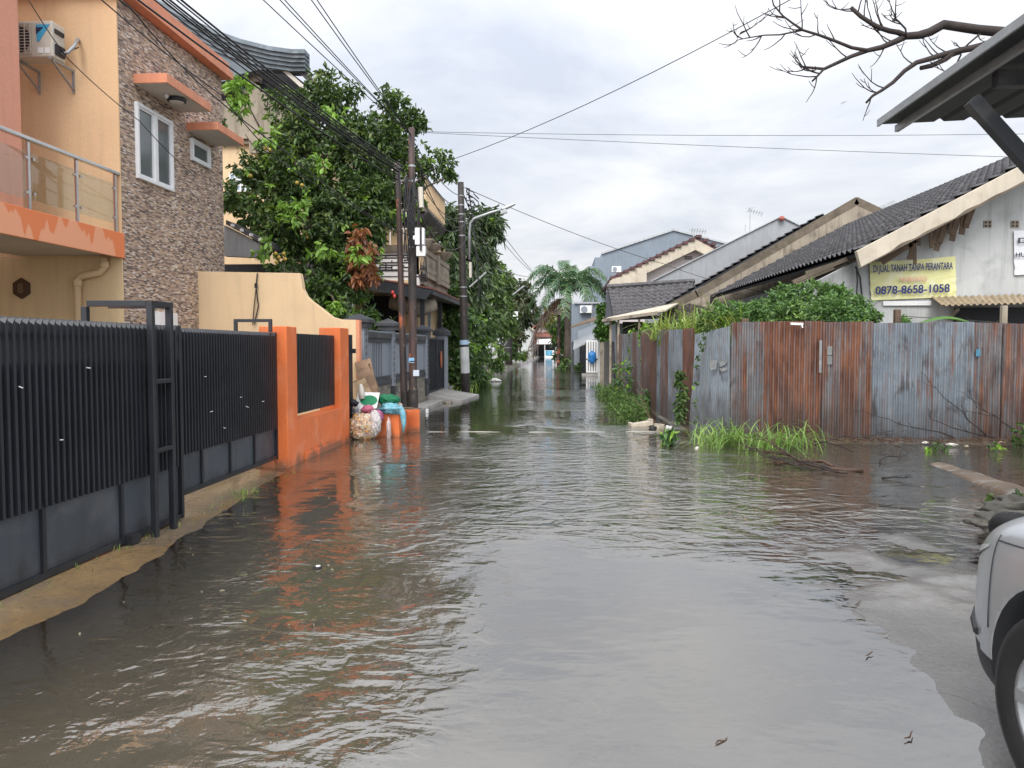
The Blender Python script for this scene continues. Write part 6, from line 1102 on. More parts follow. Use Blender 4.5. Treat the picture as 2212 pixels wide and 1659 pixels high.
c_ = at(1970, 625, y=yw - 0.10); text(b1, '0878-8658-1058', (c_.x, yw - 0.125, c_.z), 146 * wpx, 17 * wpx, FABR[0], skew=0.03)
tag(rect(1908, 650, 2012, 660, yw - 0.06, 0.03).build('cloth_strip', WHT2), 'folded white cloth strip hanging below the yellow banner', 'cloth')
b2 = banner('white banner with black lettering cut by the right edge of the frame', [(2190, 498), (2340, 490), (2340, 590), (2192, 594)], yw - 0.05, paint('white_banner_cloth', (0.68, 0.70, 0.74), 0.7, 0.95, 2))
c_ = at(2230, 521, y=yw - 0.1); text(b2, 'DI JUAL', (at(2199, 521, y=yw - 0.1).x + 48 * wpx, yw - 0.105, c_.z), 96 * wpx, 14 * wpx, FABR[2]); c_ = at(2230, 550, y=yw - 0.1); text(b2, 'HUBUNGI', (at(2194, 550, y=yw - 0.1).x + 30 * wpx, yw - 0.105, c_.z), 60 * wpx, 9 * wpx, FABR[2])

# ------------------------------------------------------------------ corrugated iron fence
cf = thing('corrugated_fence', 'long rusty corrugated iron fence closing the plot on the right', 'fence', (4.5, 13.6, 0))
YF = 13.55
def zpx(py, y): return at(1215, py, y=y).z
fr_ = [(1577, 1657, 697, 0.45, 0, 'streaky rust on grey sheet'), (1655, 1776, 695, 0.98, 0, 'rust brown sheet'), (1774, 1884, 696, 0.6, 0, 'half rusted grey sheet'), (1882, 1992, 697, 0.16, 1, 'clean blue grey sheet'), (1990, 2098, 697, 0.14, 1, 'dented grey sheet'), (2096, 2165, 697, 0.38, 0, 'rust flecked sheet'), (2163, 2260, 699, 0.55, 0, 'dark rusty sheet'), (2258, 2370, 698, 0.6, 0, 'rusty sheet')]
for i, (a, b, tp, am, bl_, lb) in enumerate(fr_):
    y = YF + (i % 2) * 0.025; p0, p1 = at(a, 900, y=y), at(b, 900, y=y); z0, z1 = -0.12, at(a, tp, y=y).z
    o = corr('iron_sheet', cf, rustmat('rusty_sheet_%d' % i, am, i * 2.7 + 1, bl_, 0.82 if i > 4 else 0.95), (p0.x, y, z0), (p1.x, y, z0), (p0.x, y, z1 + random.uniform(-.01, .02)), (p1.x, y, z1 + random.uniform(-.01, .02)), rows=14, dent=0.02, seed=i, amp=0.019, pitch=0.088); o['label'] = lb
# street side of the same fence
sf = thing('corrugated_fence', 'row of tilted narrow rusty iron strips running along the street side', 'fence', (2.6, 20, 0))
def sx(px, y, x=None): return at(px, 751, y=y).x
side = [((1332, 31.0), (1346, 29.0), 722, 833, 0.85), ((1344, 28.8), (1358, 27.0), 722, 838, 0.5), ((1357, 27.0), (1368, 25.2), 720, 845, 0.2), ((1366, 25.0), (1377, 23.4), 718, 852, 0.9), ((1376, 23.4), (1388, 22.0), 718, 858, 0.35), ((1386, 21.8), (1404, 20.3), 716, 868, 1.0), ((1403, 20.3), (1421, 18.8), 714, 880, 1.1), ((1419, 18.8), (1430, 18.2), 716, 888, 0.1), ((1428, 18.0), (1447, 17.0), 712, 893, 0.75), ((1445, 17.0), (1477, 15.8), 712, 905, 0.2), ((1475, 15.8), (1500, 15.1), 710, 935, 1.05)]
for i, (a, b, tp, bt_, am) in enumerate(side):
    za = at(a[0], tp, y=a[1]).z; zb_ = at(b[0], tp - 1, y=b[1]).z
    o = corr('iron_sheet', sf, rustmat('rusty_strip_%d' % i, am * 0.85, 30 + i * 3.3, i % 2, 1.25), (sx(*a) + 0.0, a[1], -0.15), (sx(*b), b[1], -0.15), (sx(*a), a[1], za), (sx(*b), b[1], zb_), rows=8, dent=0.012, seed=40 + i, amp=0.012)
    o['label'] = ('rusty' if am > 0.6 else 'grey') + ' iron strip'
bp_ = thing('iron_sheet', 'blue galvanised sheet bent across the corner of the fence with torn paper on it', 'sheet', (3.1, 14, 0))
a, b = at(1490, 751, y=14.9), at(1578, 751, y=13.5); pl_ = corr('sheet', bp_, rustmat('blue_sheet', 0.10, 71, 1, 1.6), (a.x, a.y, -0.15), (b.x, b.y, -0.15), (a.x + 0.1, a.y, at(1505, 722, y=14.9).z), (b.x, b.y, at(1578, 704, y=13.5).z), rows=16, dent=0.03, seed=77, amp=0.007)
for k_, cs_ in enumerate((((1534, 779), (1552, 777), (1549, 797), (1536, 800)), ((1555, 781), (1574, 776), (1571, 786), (1557, 793)), ((1556, 796), (1572, 793), (1573, 800), (1560, 803)))):
    q = [at(px, py, y=13.95 - (px - 1545) * 0.012) for px, py in cs_]; MB().hexa([v + Vector((-0.02, -0.03, 0)) for v in q[::-1]] + [v + Vector((-0.022, -0.033, 0)) for v in q[::-1]]).build('torn_paper', paint('paper_scraps', (0.36, 0.38, 0.38), 0.8, 0.6, 14, stain=(0.2, 0.22, 0.24), stamt=0.9), bp_)
for (px, py) in ((1537, 748), (1543, 752), (1551, 834), (1535, 850)): q = at(px, py, y=13.95); MB().lathe([(0.035, 0), (0.02, 0.02)], (0, 0, 0), 8)
for (x0, y0, x1, y1, c_, lb) in ((2108, 754, 2118, 770, (0.07, 0.22, 0.33), 'small torn blue sticker on the fence'), (1787, 748, 1798, 767, (0.22, 0.23, 0.22), 'pale paper rectangle on the fence, the upper of two'), (1787, 769, 1798, 787, (0.2, 0.21, 0.21), 'pale paper rectangle on the fence, the lower of two'), (1769, 735, 1776, 805, (0.25, 0.26, 0.26), 'narrow pale tape strip on a fence seam')):
    o = rect(x0, y0, x1, y1, YF - 0.02, 0.004).build('sticker', paint('st_%d' % x0 + str(y0), c_, 0.7, 0.7, 12)); tag(o, lb, 'sticker')
for (px, py, y, h_, w_, lb) in ((1941, 668, 13.8, 0.3, 0.10, 'short dark timber post sticking up behind the blue grey sheet'), (2172, 660, 13.75, 0.5, 0.09, 'pale weathered post rising above the fence near the right edge'), (1611, 688, 13.9, 0.1, 0.12, 'blackened post top in the weeds above the rusty sheets')):
    q = at(px, py, y=y); tag(MB().box(q.x - w_ / 2, q.x + w_ / 2, y, y + w_, 0, q.z).build('fence_post', TIMB if px < 2100 else WTH, bevel=0.01), lb, 'post')
MB_ = MB(); MB_.tube([at(1947, 683, y=13.8), at(2060, 690, y=14.1), at(2200, 700, y=13.8)], 0.006, 5); tag(MB_.build('wire', PLASB), 'thin wire strung between the two fence posts', 'wire')
tag(MB().bar(at(1708, 699, y=13.45), at(1735, 700, y=13.45), 0.02, 0.04).bar(at(1730, 698, y=13.44), at(1734, 708, y=13.44), 0.02, 0.02).build('rag', WHT2), 'torn white rag caught on the fence top', 'rag')
# plants in the plot
mound = [pb(1540, 686, 16.2, 30, 60), pb(1580, 672, 15.8, 38, 110), pb(1640, 664, 15.3, 42, 190), pb(1700, 658, 15.3, 46, 230), pb(1760, 652, 15.3, 46, 250), pb(1805, 654, 15.3, 42, 230), pb(1850, 672, 15.2, 32, 130), pb(1885, 692, 15, 20, 60), pb(1790, 680, 14.6, 50, 190), pb(1700, 690, 14.6, 46, 170), pb(1620, 692, 14.9, 40, 120), pb(1940, 698, 14.8, 20, 36), pb(1840, 694, 14.5, 34, 120)]
mt_ = thing('creeper_mound', 'mound of bright lobed creeper leaves rising above the corrugated fence', 'plant', (6, 15.2, 0)); m_ = MB()
for i in range(14): m_.tube(wob((random.uniform(4.2, 6.6), 15.4, 0.1), at(random.uniform(1580, 1900), random.uniform(650, 680), y=15.3), 5, 0.1), [0.03, 0.025, 0.02, 0.015, 0.01, 0.006], 5)
m_.build('stems', BARK, mt_); leaves('foliage', mt_, mound, k=10, ln=0.095, wd=0.030, droop=0.05, pal=[(0.10, 0.19, 0.06), (0.14, 0.26, 0.075), (0.06, 0.125, 0.045), (0.20, 0.32, 0.09)], yp=0.15, seed=61, gap=0.34, young=(0.17, 0.30, 0.06))
gb_ = [tuple(at(px, 760, y=y))[:2] + (1.55 + random.uniform(0, .35),) for px, y in ((1425 + 6.2 * i, 18.6 - 3.9 * (i / 30) + random.uniform(0, 0.5)) for i in range(31))]
tag(blades('tall_grass', None, gb_, 22, 0.9, 0.034, 1.2, seed=62, spread=0.14, pal=((0.24, 0.34, 0.07), (0.16, 0.27, 0.05), (0.34, 0.38, 0.12))), 'tall arching grass spilling over the fence corner', 'grass', kind='stuff')
tag(blades('tall_grass', None, [(x, 14.3, 1.5) for x in np.linspace(6.4, 8.6, 16)], 7, 0.7, 0.014, 1.0, seed=63, spread=0.15, pal=((0.30, 0.34, 0.10), (0.38, 0.36, 0.14))), 'thin yellowish grass stems above the fence at right', 'grass', kind='stuff')
leaves('creeper', None, [((x, y, z), (0.16, 0.2, 0.22), 22) for x, y, z in ((2.42, 26.3, 2.0), (2.42, 26.2, 1.5), (2.4, 26.1, 1.0), (2.4, 26, 0.6), (2.38, 22.6, 1.95), (2.4, 22.0, 1.7), (2.4, 21.9, 1.2), (2.4, 22.2, 2.1))], k=6, ln=0.11, wd=0.06, seed=65, yp=0.5, gap=0.2).name = 'creeper'
tag(bpy.data.objects['creeper'], 'leafy green creeper climbing the street side iron strips', 'creeper')
o = leaves('creeper', None, [((at(1478, 0, y=15.2).x, 15.2, z), (0.10, 0.12, 0.16), 16) for z in (0.3, 0.5, 0.75, 1.0)] , k=6, ln=0.09, wd=0.045, seed=66, yp=0.2, gap=0.15); tag(o, 'narrow green creeper column between two iron strips near the corner', 'creeper')
o = leaves('creeper', None, [((at(px, 0, y=14.3).x, 14.25 - (px - 1520) * 0.006, zpx(py, 14.3)), (0.05, 0.04, 0.08), 5) for px, py in ((1530, 712), (1528, 725), (1524, 740), (1522, 755), (1517, 770), (1512, 790), (1510, 830), (1513, 870), (1512, 905), (1540, 705))], k=4, ln=0.05, wd=0.028, seed=67, yp=0.1, gap=0.1); tag(o, 'thin vine trailing down the blue corner sheet', 'creeper')
lf = thing('banana_leaf', 'broad banana leaf arching just above the fence top', 'leaf', tuple(at(2030, 695, y=14.0))); n = 16; V = []; 
for i in range(n + 1):
    t = i / n; q = at(1985 + 115 * t, 697 - 14 * math.sin(t * math.pi), y=13.95); w_ = 0.12 * math.sin(t * math.pi) ** 0.6 + 0.004; V += [q + Vector((0, -w_, -w_ * 0.4)), q, q + Vector((0, w_, -w_ * 0.3))]
np_mesh('blade', np.array([tuple(v) for v in V]), [(3 * i + k, 3 * i + k + 1, 3 * i + k + 4, 3 * i + k + 3) for i in range(n) for k in (0, 1)], LEAF, lf, np.tile([[0.09, 0.22, 0.04]], (len(V), 1)), smooth=True)
# weeds at the water edge
wd_ = [(at(px, py, z=0.02)) for px, py in ((1300, 845), (1318, 852), (1335, 860), (1350, 870), (1362, 880), (1376, 888), (1345, 895), (1360, 905), (1330, 880), (1390, 895), (1372, 905), (1310, 862))]
o = leaves('weeds', None, [((v.x, v.y, 0.13), (0.34, 0.5, 0.22), 46) for v in wd_], k=6, ln=0.10, wd=0.028, droop=-0.3, seed=71, yp=0.25, gap=0.28, pal=[(0.08, 0.15, 0.035), (0.11, 0.19, 0.045), (0.06, 0.11, 0.03)]); tag(o, 'low bank of green weeds at the foot of the street side strips', 'weeds', kind='stuff')
def herb(label, x, y, h_, seed, n=26, r=0.16, z=0.0):
    t = thing('weed_plant', label, 'plant', (x, y, z)); m = MB(); m.tube(wob((x, y, z - 0.1), (x, y, z + h_), 4, 0.05), [0.012, 0.01, 0.009, 0.007, 0.004], 5); m.build('stem', paint('green_stem', (0.12, 0.16, 0.05), 0.6), t); leaves('foliage', t, [((x, y, z + h_ * f), (r, r, h_ * 0.22), n // 3) for f in (0.35, 0.65, 0.95)], k=5, ln=0.16, wd=0.05, droop=0.2, seed=seed, gap=0.1, pal=[(0.07, 0.14, 0.05), (0.09, 0.18, 0.05)], yp=0.2)
q = at(1341, 860, z=0.05); herb('leafy upright weed standing above the low weed bank', q.x + 0.1, q.y, 1.0, 72, 40, 0.28)
q = at(1443, 962, z=0); herb('lone bright green seedling in the water in front of the fence corner', q.x, q.y, 0.22, 73, 18, 0.10)
q = at(1392, 880, z=0.05); herb('broad leaved weed beside the foam scraps', q.x, q.y, 0.4, 74, 24, 0.2)
m_ = MB()
for i in range(3): q = at(1400 + 6 * i, 890, y=17); m_.tube(wob((q.x, 16.6, 0), (q.x - 0.25 - 0.1 * i, 16.8, 0.9 - 0.2 * i), 5, 0.05), 0.006, 5)
tag(m_.build('dry_stalk', TIMB), 'bare pale dry stalks leaning by the rusty strips', 'stalk')
gr = [(at(px, py, z=0.0)) for px, py in ((1530, 948), (1550, 958), (1575, 962), (1600, 965), (1625, 968), (1650, 968), (1680, 966), (1710, 965), (1735, 962), (1540, 965))]
tag(blades('grass_tuft', None, [(v.x, v.y, -0.02) for v in gr] * 2, 14, 0.66, 0.022, 1.9, seed=75, spread=0.15, pal=((0.17, 0.30, 0.06), (0.11, 0.21, 0.04), (0.25, 0.36, 0.10))), 'large tuft of arching green grass growing from the water before the fence', 'grass', kind='stuff')
tag(blades('grass_tuft', None, [tuple(at(px, 1068 + (525 - px) * 0.25, z=0.01)) for px in (508, 520, 532, 540)], 12, 0.12, 0.006, 1.2, seed=76, spread=0.06), 'sparse grass sprig at the edge of the tan apron', 'grass')
tag(blades('grass_tuft', None, [(-3.42 + 0.05 * (i % 2), 4.0 + i * 0.28, 0.035) for i in range(20)], 6, 0.06, 0.005, 1.0, seed=77, spread=0.08), 'tiny grass growing in the joint under the sliding gates', 'grass', kind='stuff')
# ------------------------------------------------------------------ debris, kerb, ridge in the road
def foam(px, py, w_, d_, h_, rot, label, tilt=0.1):
    q = at(px, py, z=0.05); m = MB().box(-w_ / 2, w_ / 2, -d_ / 2, d_ / 2, 0, h_).box(-w_ / 2, -w_ / 2 + 0.05, -d_ / 2, d_ / 2, h_, h_ * 1.35).box(w_ / 2 - 0.05, w_ / 2, -d_ / 2, d_ / 2, h_, h_ * 1.35); o = m.build('foam_block', BEIGE if 'packing' in label else WHT2, bevel=0.008); o.location = (q.x, q.y, -0.02); o.rotation_euler = (0, tilt, rot); tag(o, label, 'foam')
foam(1385, 914, 0.48, 0.2, 0.09, 0.25, 'long off white packing foam block lying by the weeds', -0.15)
foam(1424, 918, 0.16, 0.14, 0.07, 0.6, 'small white foam fragment right of the packing block', 0.1)
foam(1445, 918, 0.12, 0.1, 0.04, -0.3, 'greyish flat scrap at the fence corner waterline', 0.15)
blob('black_bag', tuple(at(1410, 925, z=0.02)), (0.09, 0.08, 0.05), PLASB, 'crumpled black plastic scrap in front of the foam', 'plastic scrap', 81, sub=3, amp=0.4)
# low hump of concrete crossing the street, just awash
n = 60; V = []; F_ = []
for i in range(n + 1):
    t = i / n; x = -2.85 + 5.0 * t; y = 14.35 + 0.42 * t + 0.05 * math.sin(t * 9); k = 0.014 * (math.sin(t * 31) * 0.5 + 0.6) - 0.0
    k = k * 0.8 - 0.002 - 0.02 * (math.sin(t * 17 + 1) > 0.86); V += [(x, y - 0.06, -0.12), (x, y - 0.018, k), (x, y + 0.02, k), (x, y + 0.07, -0.12)]
for i in range(n): F_ += [(4 * i + k, 4 * i + k + 1, 4 * i + k + 5, 4 * i + k + 4) for k in range(3)]
o = np_mesh('drain_edge', V, F_, paint('pale_wet_edge', (0.40, 0.38, 0.34), 0.4, 0.7, 4), None, smooth=True); tag(o, 'thin pale concrete edge crossing the whole street at the waterline', 'kerb')
# kerb on the right
V = []; F_ = []; n = 50
for i in range(n + 1):
    t = i / n; y = 11.9 - 5.9 * t; x = 5.15 - 0.35 * t + 0.05 * math.sin(t * 7); tz = -0.02 + 0.10 * min(1, t * 1.8) + 0.008 * math.sin(t * 40)
    V += [(x - 0.16, y, -0.2), (x - 0.14, y, tz - 0.05), (x - 0.08, y, tz - 0.015), (x + 0.10, y, tz), (x + 0.13, y, tz - 0.02), (x + 0.15, y, -0.2)]
for i in range(n): F_ += [(6 * i + k, 6 * i + 6 + k, 6 * i + k + 7, 6 * i + k + 1) for k in range(5)]
o = np_mesh('kerb', V, F_, paint('muddy_kerb', (0.22, 0.16, 0.105), 0.5, 0.7, 2.5, stain=(0.42, 0.40, 0.37), stamt=0.8), None, smooth=True); tag(o, 'muddy concrete kerb emerging from the water at right', 'kerb', kind='structure')
# rocks and tyre by the car
def rock(px, py, y, s, label, seed):
    q = at(px, py, y=y); blob('rock', (q.x, y, q.z), s, paint('wet_rock_%d' % seed, (0.17, 0.16, 0.135), 0.6, 0.45, 5, stain=(0.05, 0.055, 0.035), stamt=0.9, bmp=0.5), label, 'rock', seed, sub=4, amp=0.55, freq=1.9, wrinkle=0.1)
rock(2165, 1128, 6.3, (0.26, 0.3, 0.10), 'flat grey rock on the concrete behind the car bonnet', 91)
rock(2215, 1098, 6.9, (0.30, 0.3, 0.12), 'mossy rock at the right edge behind the first rock', 92)
o = leaves('weed_plant', None, [(tuple(at(2195, 1082, y=7.2)), (0.22, 0.2, 0.08), 14)], k=5, ln=0.10, wd=0.05, seed=93, yp=0.5, gap=0.1); tag(o, 'small bright weed growing between the rocks at the right edge', 'plant')
ty = thing('old_tyre', 'black ribbed tyre leaning between the rocks and the car bonnet', 'tyre', tuple(at(2215, 1135, y=5.3))); q = at(2228, 1165, y=5.3)
V = []; F_ = []; nu, nv = 72, 12; ax = Vector((0.55, 0.25, 0.8)).normalized(); e1 = ax.orthogonal().normalized(); e2 = ax.cross(e1)
for i in range(nu):
    a = 2 * math.pi * i / nu
    for j in range(nv):
        b = 2 * math.pi * j / nv; rr_ = 0.20 + 0.05 * math.cos(b) + (0.010 if i % 2 and math.cos(b) > 0.3 else 0); p = q + (e1 * math.cos(a) + e2 * math.sin(a)) * rr_ + ax * 0.075 * math.sin(b); V.append(tuple(p)); F_.append((i * nv + j, ((i + 1) % nu) * nv + j, ((i + 1) % nu) * nv + (j + 1) % nv, i * nv + (j + 1) % nv))
np_mesh('tread', V, F_, RUBB, ty)
# fallen branches
def branch_cluster(label, stems, name='fallen_branch', mat=WBR, r=0.018, seed=1, tw=3, cat='branch'):
    rr = random.Random(seed); t = MB()
    def rec(a, b, r_, dep):
        pts = [a.lerp(b, i / 5) + Vector((rr.uniform(-1, 1), rr.uniform(-1, 1), rr.uniform(-.6, .6))) * (b - a).length * 0.05 * (0 < i < 5) for i in range(6)]; t.tube(pts, [r_ * (1 - 0.12 * i) for i in range(6)], 6)
        if dep:
            for _ in range(tw):
                i = rr.randint(2, 5); d = (b - a).normalized(); sd_ = Vector((rr.uniform(-1, 1), rr.uniform(-1, 1), rr.uniform(-.3, .7))).normalized(); l = (b - a).length * rr.uniform(0.25, 0.5); rec(pts[i], pts[i] + (d * 0.7 + sd_ * 0.7) * l, r_ * 0.45, dep - 1)
    for a, b in stems: rec(Vector(a), Vector(b), r, 2)
    o = t.build(name, mat, smooth=True); return tag(o, label, cat)
A_ = at
branch_cluster('reddish brown fallen branch with splayed twigs floating right of the grass tuft', [(tuple(A_(1865, 1015, z=0.03)), tuple(A_(1690, 1000, z=0.04))), (tuple(A_(1800, 1008, z=0.03)), tuple(A_(1650, 975, z=0.10)))], r=0.028, seed=3, mat=WBR, tw=5)
branch_cluster('splayed bundle of thin dark twigs lying across the fallen reddish branch', [(tuple(A_(1740 + 18 * i, 1012 + 2 * i, z=0.03)), tuple(A_(1610 + 25 * i, 968 + 6 * i, z=0.16 - 0.02 * i))) for i in range(6)], r=0.011, seed=13, mat=DRYB, tw=4)
branch_cluster('dark forked twig floating beyond the fallen branch tip', [(tuple(A_(1905, 1032, z=0.01)), tuple(A_(1970, 1030, z=0.05)))], r=0.012, seed=4, mat=DRYB)
branch_cluster('thin dark twigs lying against the middle of the fence foot', [(tuple(A_(1760, 960, z=0.03)), tuple(A_(1930, 930, y=13.2))), (tuple(A_(1840, 975, z=0.03)), tuple(A_(1700, 930, y=13.3))), (tuple(A_(1900, 1000, z=0.02)), tuple(A_(1960, 975, z=0.05)))], r=0.014, seed=5, mat=DRYB)
branch_cluster('tangle of dark twigs against the dented grey sheet', [(tuple(A_(2130, 940, y=13.2)), tuple(A_(2040, 860, y=13.35))), (tuple(A_(2150, 945, y=13.2)), tuple(A_(2010, 905, y=13.3))), (tuple(A_(2060, 945, y=13.1)), tuple(A_(1920, 905, y=13.3))), (tuple(A_(2212, 935, y=13.2)), tuple(A_(2110, 880, y=13.3)))], r=0.014, seed=6, mat=DRYB)
m_ = MB(); random.seed(31)
for i in range(260):
    px = random.uniform(1760, 2230); y = random.uniform(12.7, 13.4); q = at(px, 945, y=y); a = random.uniform(0, 3.14); l = random.uniform(0.03, 0.14); m_.bar((q.x, y, 0.05 + random.uniform(0, 0.04)), (q.x + l * math.cos(a), y + l * math.sin(a), 0.06 + random.uniform(0, 0.05)), 0.012, 0.01)
tag(m_.build('leaf_litter', WBR), 'dark twig litter heaped along the fence foot', 'litter', kind='stuff')
for i, (px, py, s_, c_, lb) in enumerate(((2055, 957, (0.13, 0.05, 0.035), (0.72, 0.66, 0.63), 'pinkish white plastic scrap among the twigs at the fence foot'), (1998, 952, (0.07, 0.04, 0.03), (0.75, 0.73, 0.68), 'small white scrap left of the pinkish one'), (2088, 960, (0.05, 0.04, 0.02), (0.5, 0.45, 0.3), 'tiny tan scrap right of the pinkish one'), (2165, 952, (0.10, 0.05, 0.03), (0.60, 0.45, 0.33), 'pale curved bark piece below the rusty sheets'), (2190, 944, (0.11, 0.05, 0.025), (0.7, 0.66, 0.6), 'crumpled whitish bag at the fence foot near the frame edge'), (1505, 965, (0.04, 0.03, 0.05), (0.7, 0.68, 0.62), 'small white scrap caught in the left of the grass tuft'))):
    q = at(px, py, z=0.07); blob('litter', tuple(q - Vector((0, 0, 0.03))), (s_[0] * 0.8, s_[1] * 0.9, s_[2] * 0.8), paint('scrap_%d' % i, c_, 0.5, 0.7, 9), lb, 'litter', 100 + i, sub=4, amp=0.6, wrinkle=0.2)
for px, py in ((1990, 985), (2100, 975), (2180, 970), (2025, 968)):
    pass
o = leaves('weed_plant', None, [(tuple(at(2025, 968, z=0.05)), (0.2, 0.12, 0.06), 12), (tuple(at(2150, 968, z=0.05)), (0.08, 0.08, 0.05), 5)], k=5, ln=0.08, wd=0.04, seed=95, yp=0.5, gap=0.0); tag(o, 'bright green sprigs at the waterline below the twigs', 'plant')
q = at(2215, 960, z=0.05); o = leaves('weed_plant', None, [((q.x, q.y, 0.2), (0.2, 0.2, 0.2), 24)], k=5, ln=0.09, wd=0.05, seed=96, yp=0.4, gap=0.0); tag(o, 'leafy weed at the fence foot by the right frame edge', 'plant')
q = at(686, 1227, z=0.0); dk = thing('floating_cup_lid', 'small round white and dark lid floating in the middle of the left water', 'lid', (q.x, q.y, 0)); MB().lathe([(0.028, -0.004), (0.034, 0.004), (0.032, 0.012), (0.018, 0.014)], (q.x, q.y, 0.0), 16).build('lid', PLASB, dk); MB().lathe([(0.018, 0.0145), (0.017, 0.018)], (q.x + 0.004, q.y, 0.0), 14).build('disc', WHT2, dk)
tag(MB().bar(at(1988 * 0 + 1980, 858, z=0.0), at(1990, 856, z=0.0), 0.02, 0.02).build('floating_stick', TIMBL), 'small pale stick floating by the weeds', 'stick')
blob('floating_bag', tuple(at(1070, 822, z=0.05)), (0.30, 0.3, 0.12), paint('white_film', (0.6, 0.6, 0.58), 0.4), 'white plastic scrap floating at the edge of the left hedge', 'plastic scrap', 121, sub=3, amp=0.4)
tag(MB().hexa([(1.98, 2.9, 0.028), (2.07, 2.88, 0.028), (2.07, 2.9, 0.028), (1.99, 2.92, 0.028), (1.98, 2.9, 0.034), (2.07, 2.88, 0.034), (2.07, 2.9, 0.034), (1.99, 2.92, 0.034)]).build('paper_scrap', WHT2), 'tiny white scrap on the wet concrete by the car wheel', 'scrap')
for i, (px, py) in enumerate(((1560, 1600), (1855, 1305), (1880, 1415), (1965, 1592))):
    q = at(px, py, z=0.008); m_ = MB().tube(wob((q.x - 0.03, q.y - 0.02, 0.012 if px > 1800 else 0.004), (q.x + 0.03, q.y + 0.04, 0.014 if px > 1800 else 0.004), 3, 0.1), [0.002, 0.004, 0.003, 0.001], 5); tag(m_.build('leaf_bit', WBR), ('tiny dark leaf bit on the still water at the bottom', 'tiny leaf bit on the wet slab edge, the farthest one', 'tiny leaf bit at the slab edge left of the bumper', 'tiny leaf bit at the slab edge below the bumper')[i], 'leaf')

# ------------------------------------------------------------------ bare tree at upper right
bt_ = thing('bare_tree', 'leafless tree whose dark limbs reach in from behind the canopy', 'tree', (13.0, 11.0, 0)); m_ = MB(); YB = 9.0; rr = random.Random(8)
m_.tube([(13.0, 11.0, 0), (12.8, 10.9, 2.5), (12.2, 10.5, 4.6), (10.5, 9.8, 5.3), tuple(at(2330, 100, y=YB))], [0.28, 0.25, 0.2, 0.14, 0.10], 10)
JN = tuple(at(2330, 100, y=YB))
def bl(pts, r0, r1, tw, tl=0.5):
    P_ = [Vector(JN)] * (1 if pts[0] == 'J' else 0) + [at(a, b, y=YB + rr.uniform(-.05, .05)) for a, b in (p for p in pts if p != 'J')]
    r0 *= 0.72; r1 *= 0.75; n = len(P_); R_ = [r0 + (r1 - r0) * i / (n - 1) for i in range(n)]; m_.tube(P_, R_, 8)
    for _ in range(tw):
        i = rr.randint(max(1, n // 3), n - 1); a = P_[i - 1].lerp(P_[i], rr.random()); d = (P_[i] - P_[i - 1]).normalized(); sg = rr.choice((-1, 1)); pr_ = Vector((-d.z, rr.uniform(-.4, .4), d.x)) * sg
        l = tl * rr.uniform(0.4, 1.0); pts2 = [a]; v = (d * 0.6 + pr_ * 0.7).normalized()
        for k in range(5): v = (v + Vector((0, 0, 0.18)) + Vector((rr.uniform(-.2, .2), rr.uniform(-.2, .2), rr.uniform(-.15, .2)))).normalized(); pts2.append(pts2[-1] + v * l / 5)
        m_.tube(pts2, [0.008, 0.007, 0.006, 0.005, 0.004, 0.003], 5)
        for k in (2, 3, 4):
            if rr.random() < 0.6: e = pts2[k] + (v * 0.4 + Vector((rr.uniform(-1, 1), rr.uniform(-.5, .5), rr.uniform(-.4, 1)))).normalized() * l * 0.35; m_.tube([pts2[k], pts2[k].lerp(e, 0.5) + Vector((0, 0, -0.01)), e], [0.005, 0.004, 0.003], 4)
bl(['J', (2162, 69), (2111, 64), (2038, 53), (2009, 69), (1985, 76), (1958, 78)], 0.085, 0.055, 0)
bl([(1958, 78), (1936, 89), (1905, 102), (1874, 109), (1838, 122), (1780, 149), (1750, 146), (1729, 144)], 0.05, 0.014, 7)
bl([(1874, 109), (1840, 103), (1805, 89), (1770, 76), (1734, 65), (1712, 50), (1692, 35), (1671, 11), (1665, -15)], 0.03, 0.009, 9)
bl([(1734, 65), (1710, 70), (1685, 75), (1650, 76), (1614, 82), (1591, 87), (1600, 70)], 0.015, 0.006, 9, 0.42)
bl([(1958, 78), (1940, 70), (1922, 67), (1900, 60), (1885, 52), (1860, 36), (1838, 16)], 0.045, 0.028, 8, 0.6)
bl([(1780, 149), (1768, 162), (1754, 176)], 0.018, 0.014, 5)
bl(['J', (2125, 98), (2100, 104), (2074, 109), (2038, 118), (2005, 128), (1980, 135), (1954, 153), (1929, 178), (1905, 195), (1885, 207), (1871, 222)], 0.06, 0.016, 8, 0.5)
bl([(2080, 108), (2055, 118), (2038, 130), (2012, 142), (1989, 147)], 0.045, 0.033, 1)
bl([(2116, 74), (2095, 92), (2080, 106)], 0.015, 0.012, 3, 0.3)
bl([(2076, 118), (2060, 150), (2055, 170)], 0.014, 0.008, 1)
bl([(1958, 78), (1956, 62), (1940, 45), (1932, 40)], 0.016, 0.012, 5, 0.4)
m_.build('limbs', DRYB, bt_, smooth=True)
qb = at(1821, 221, y=60); tag(MB().add([tuple(qb), tuple(qb + Vector((0.35, 0, 0.12))), tuple(qb + Vector((0.16, 0.1, 0.04))), tuple(qb + Vector((-0.2, 0.1, -0.14)))], [(0, 1, 2), (0, 2, 3)]).build('bird', GREY), 'tiny distant bird in the sky below the bare branches', 'bird')

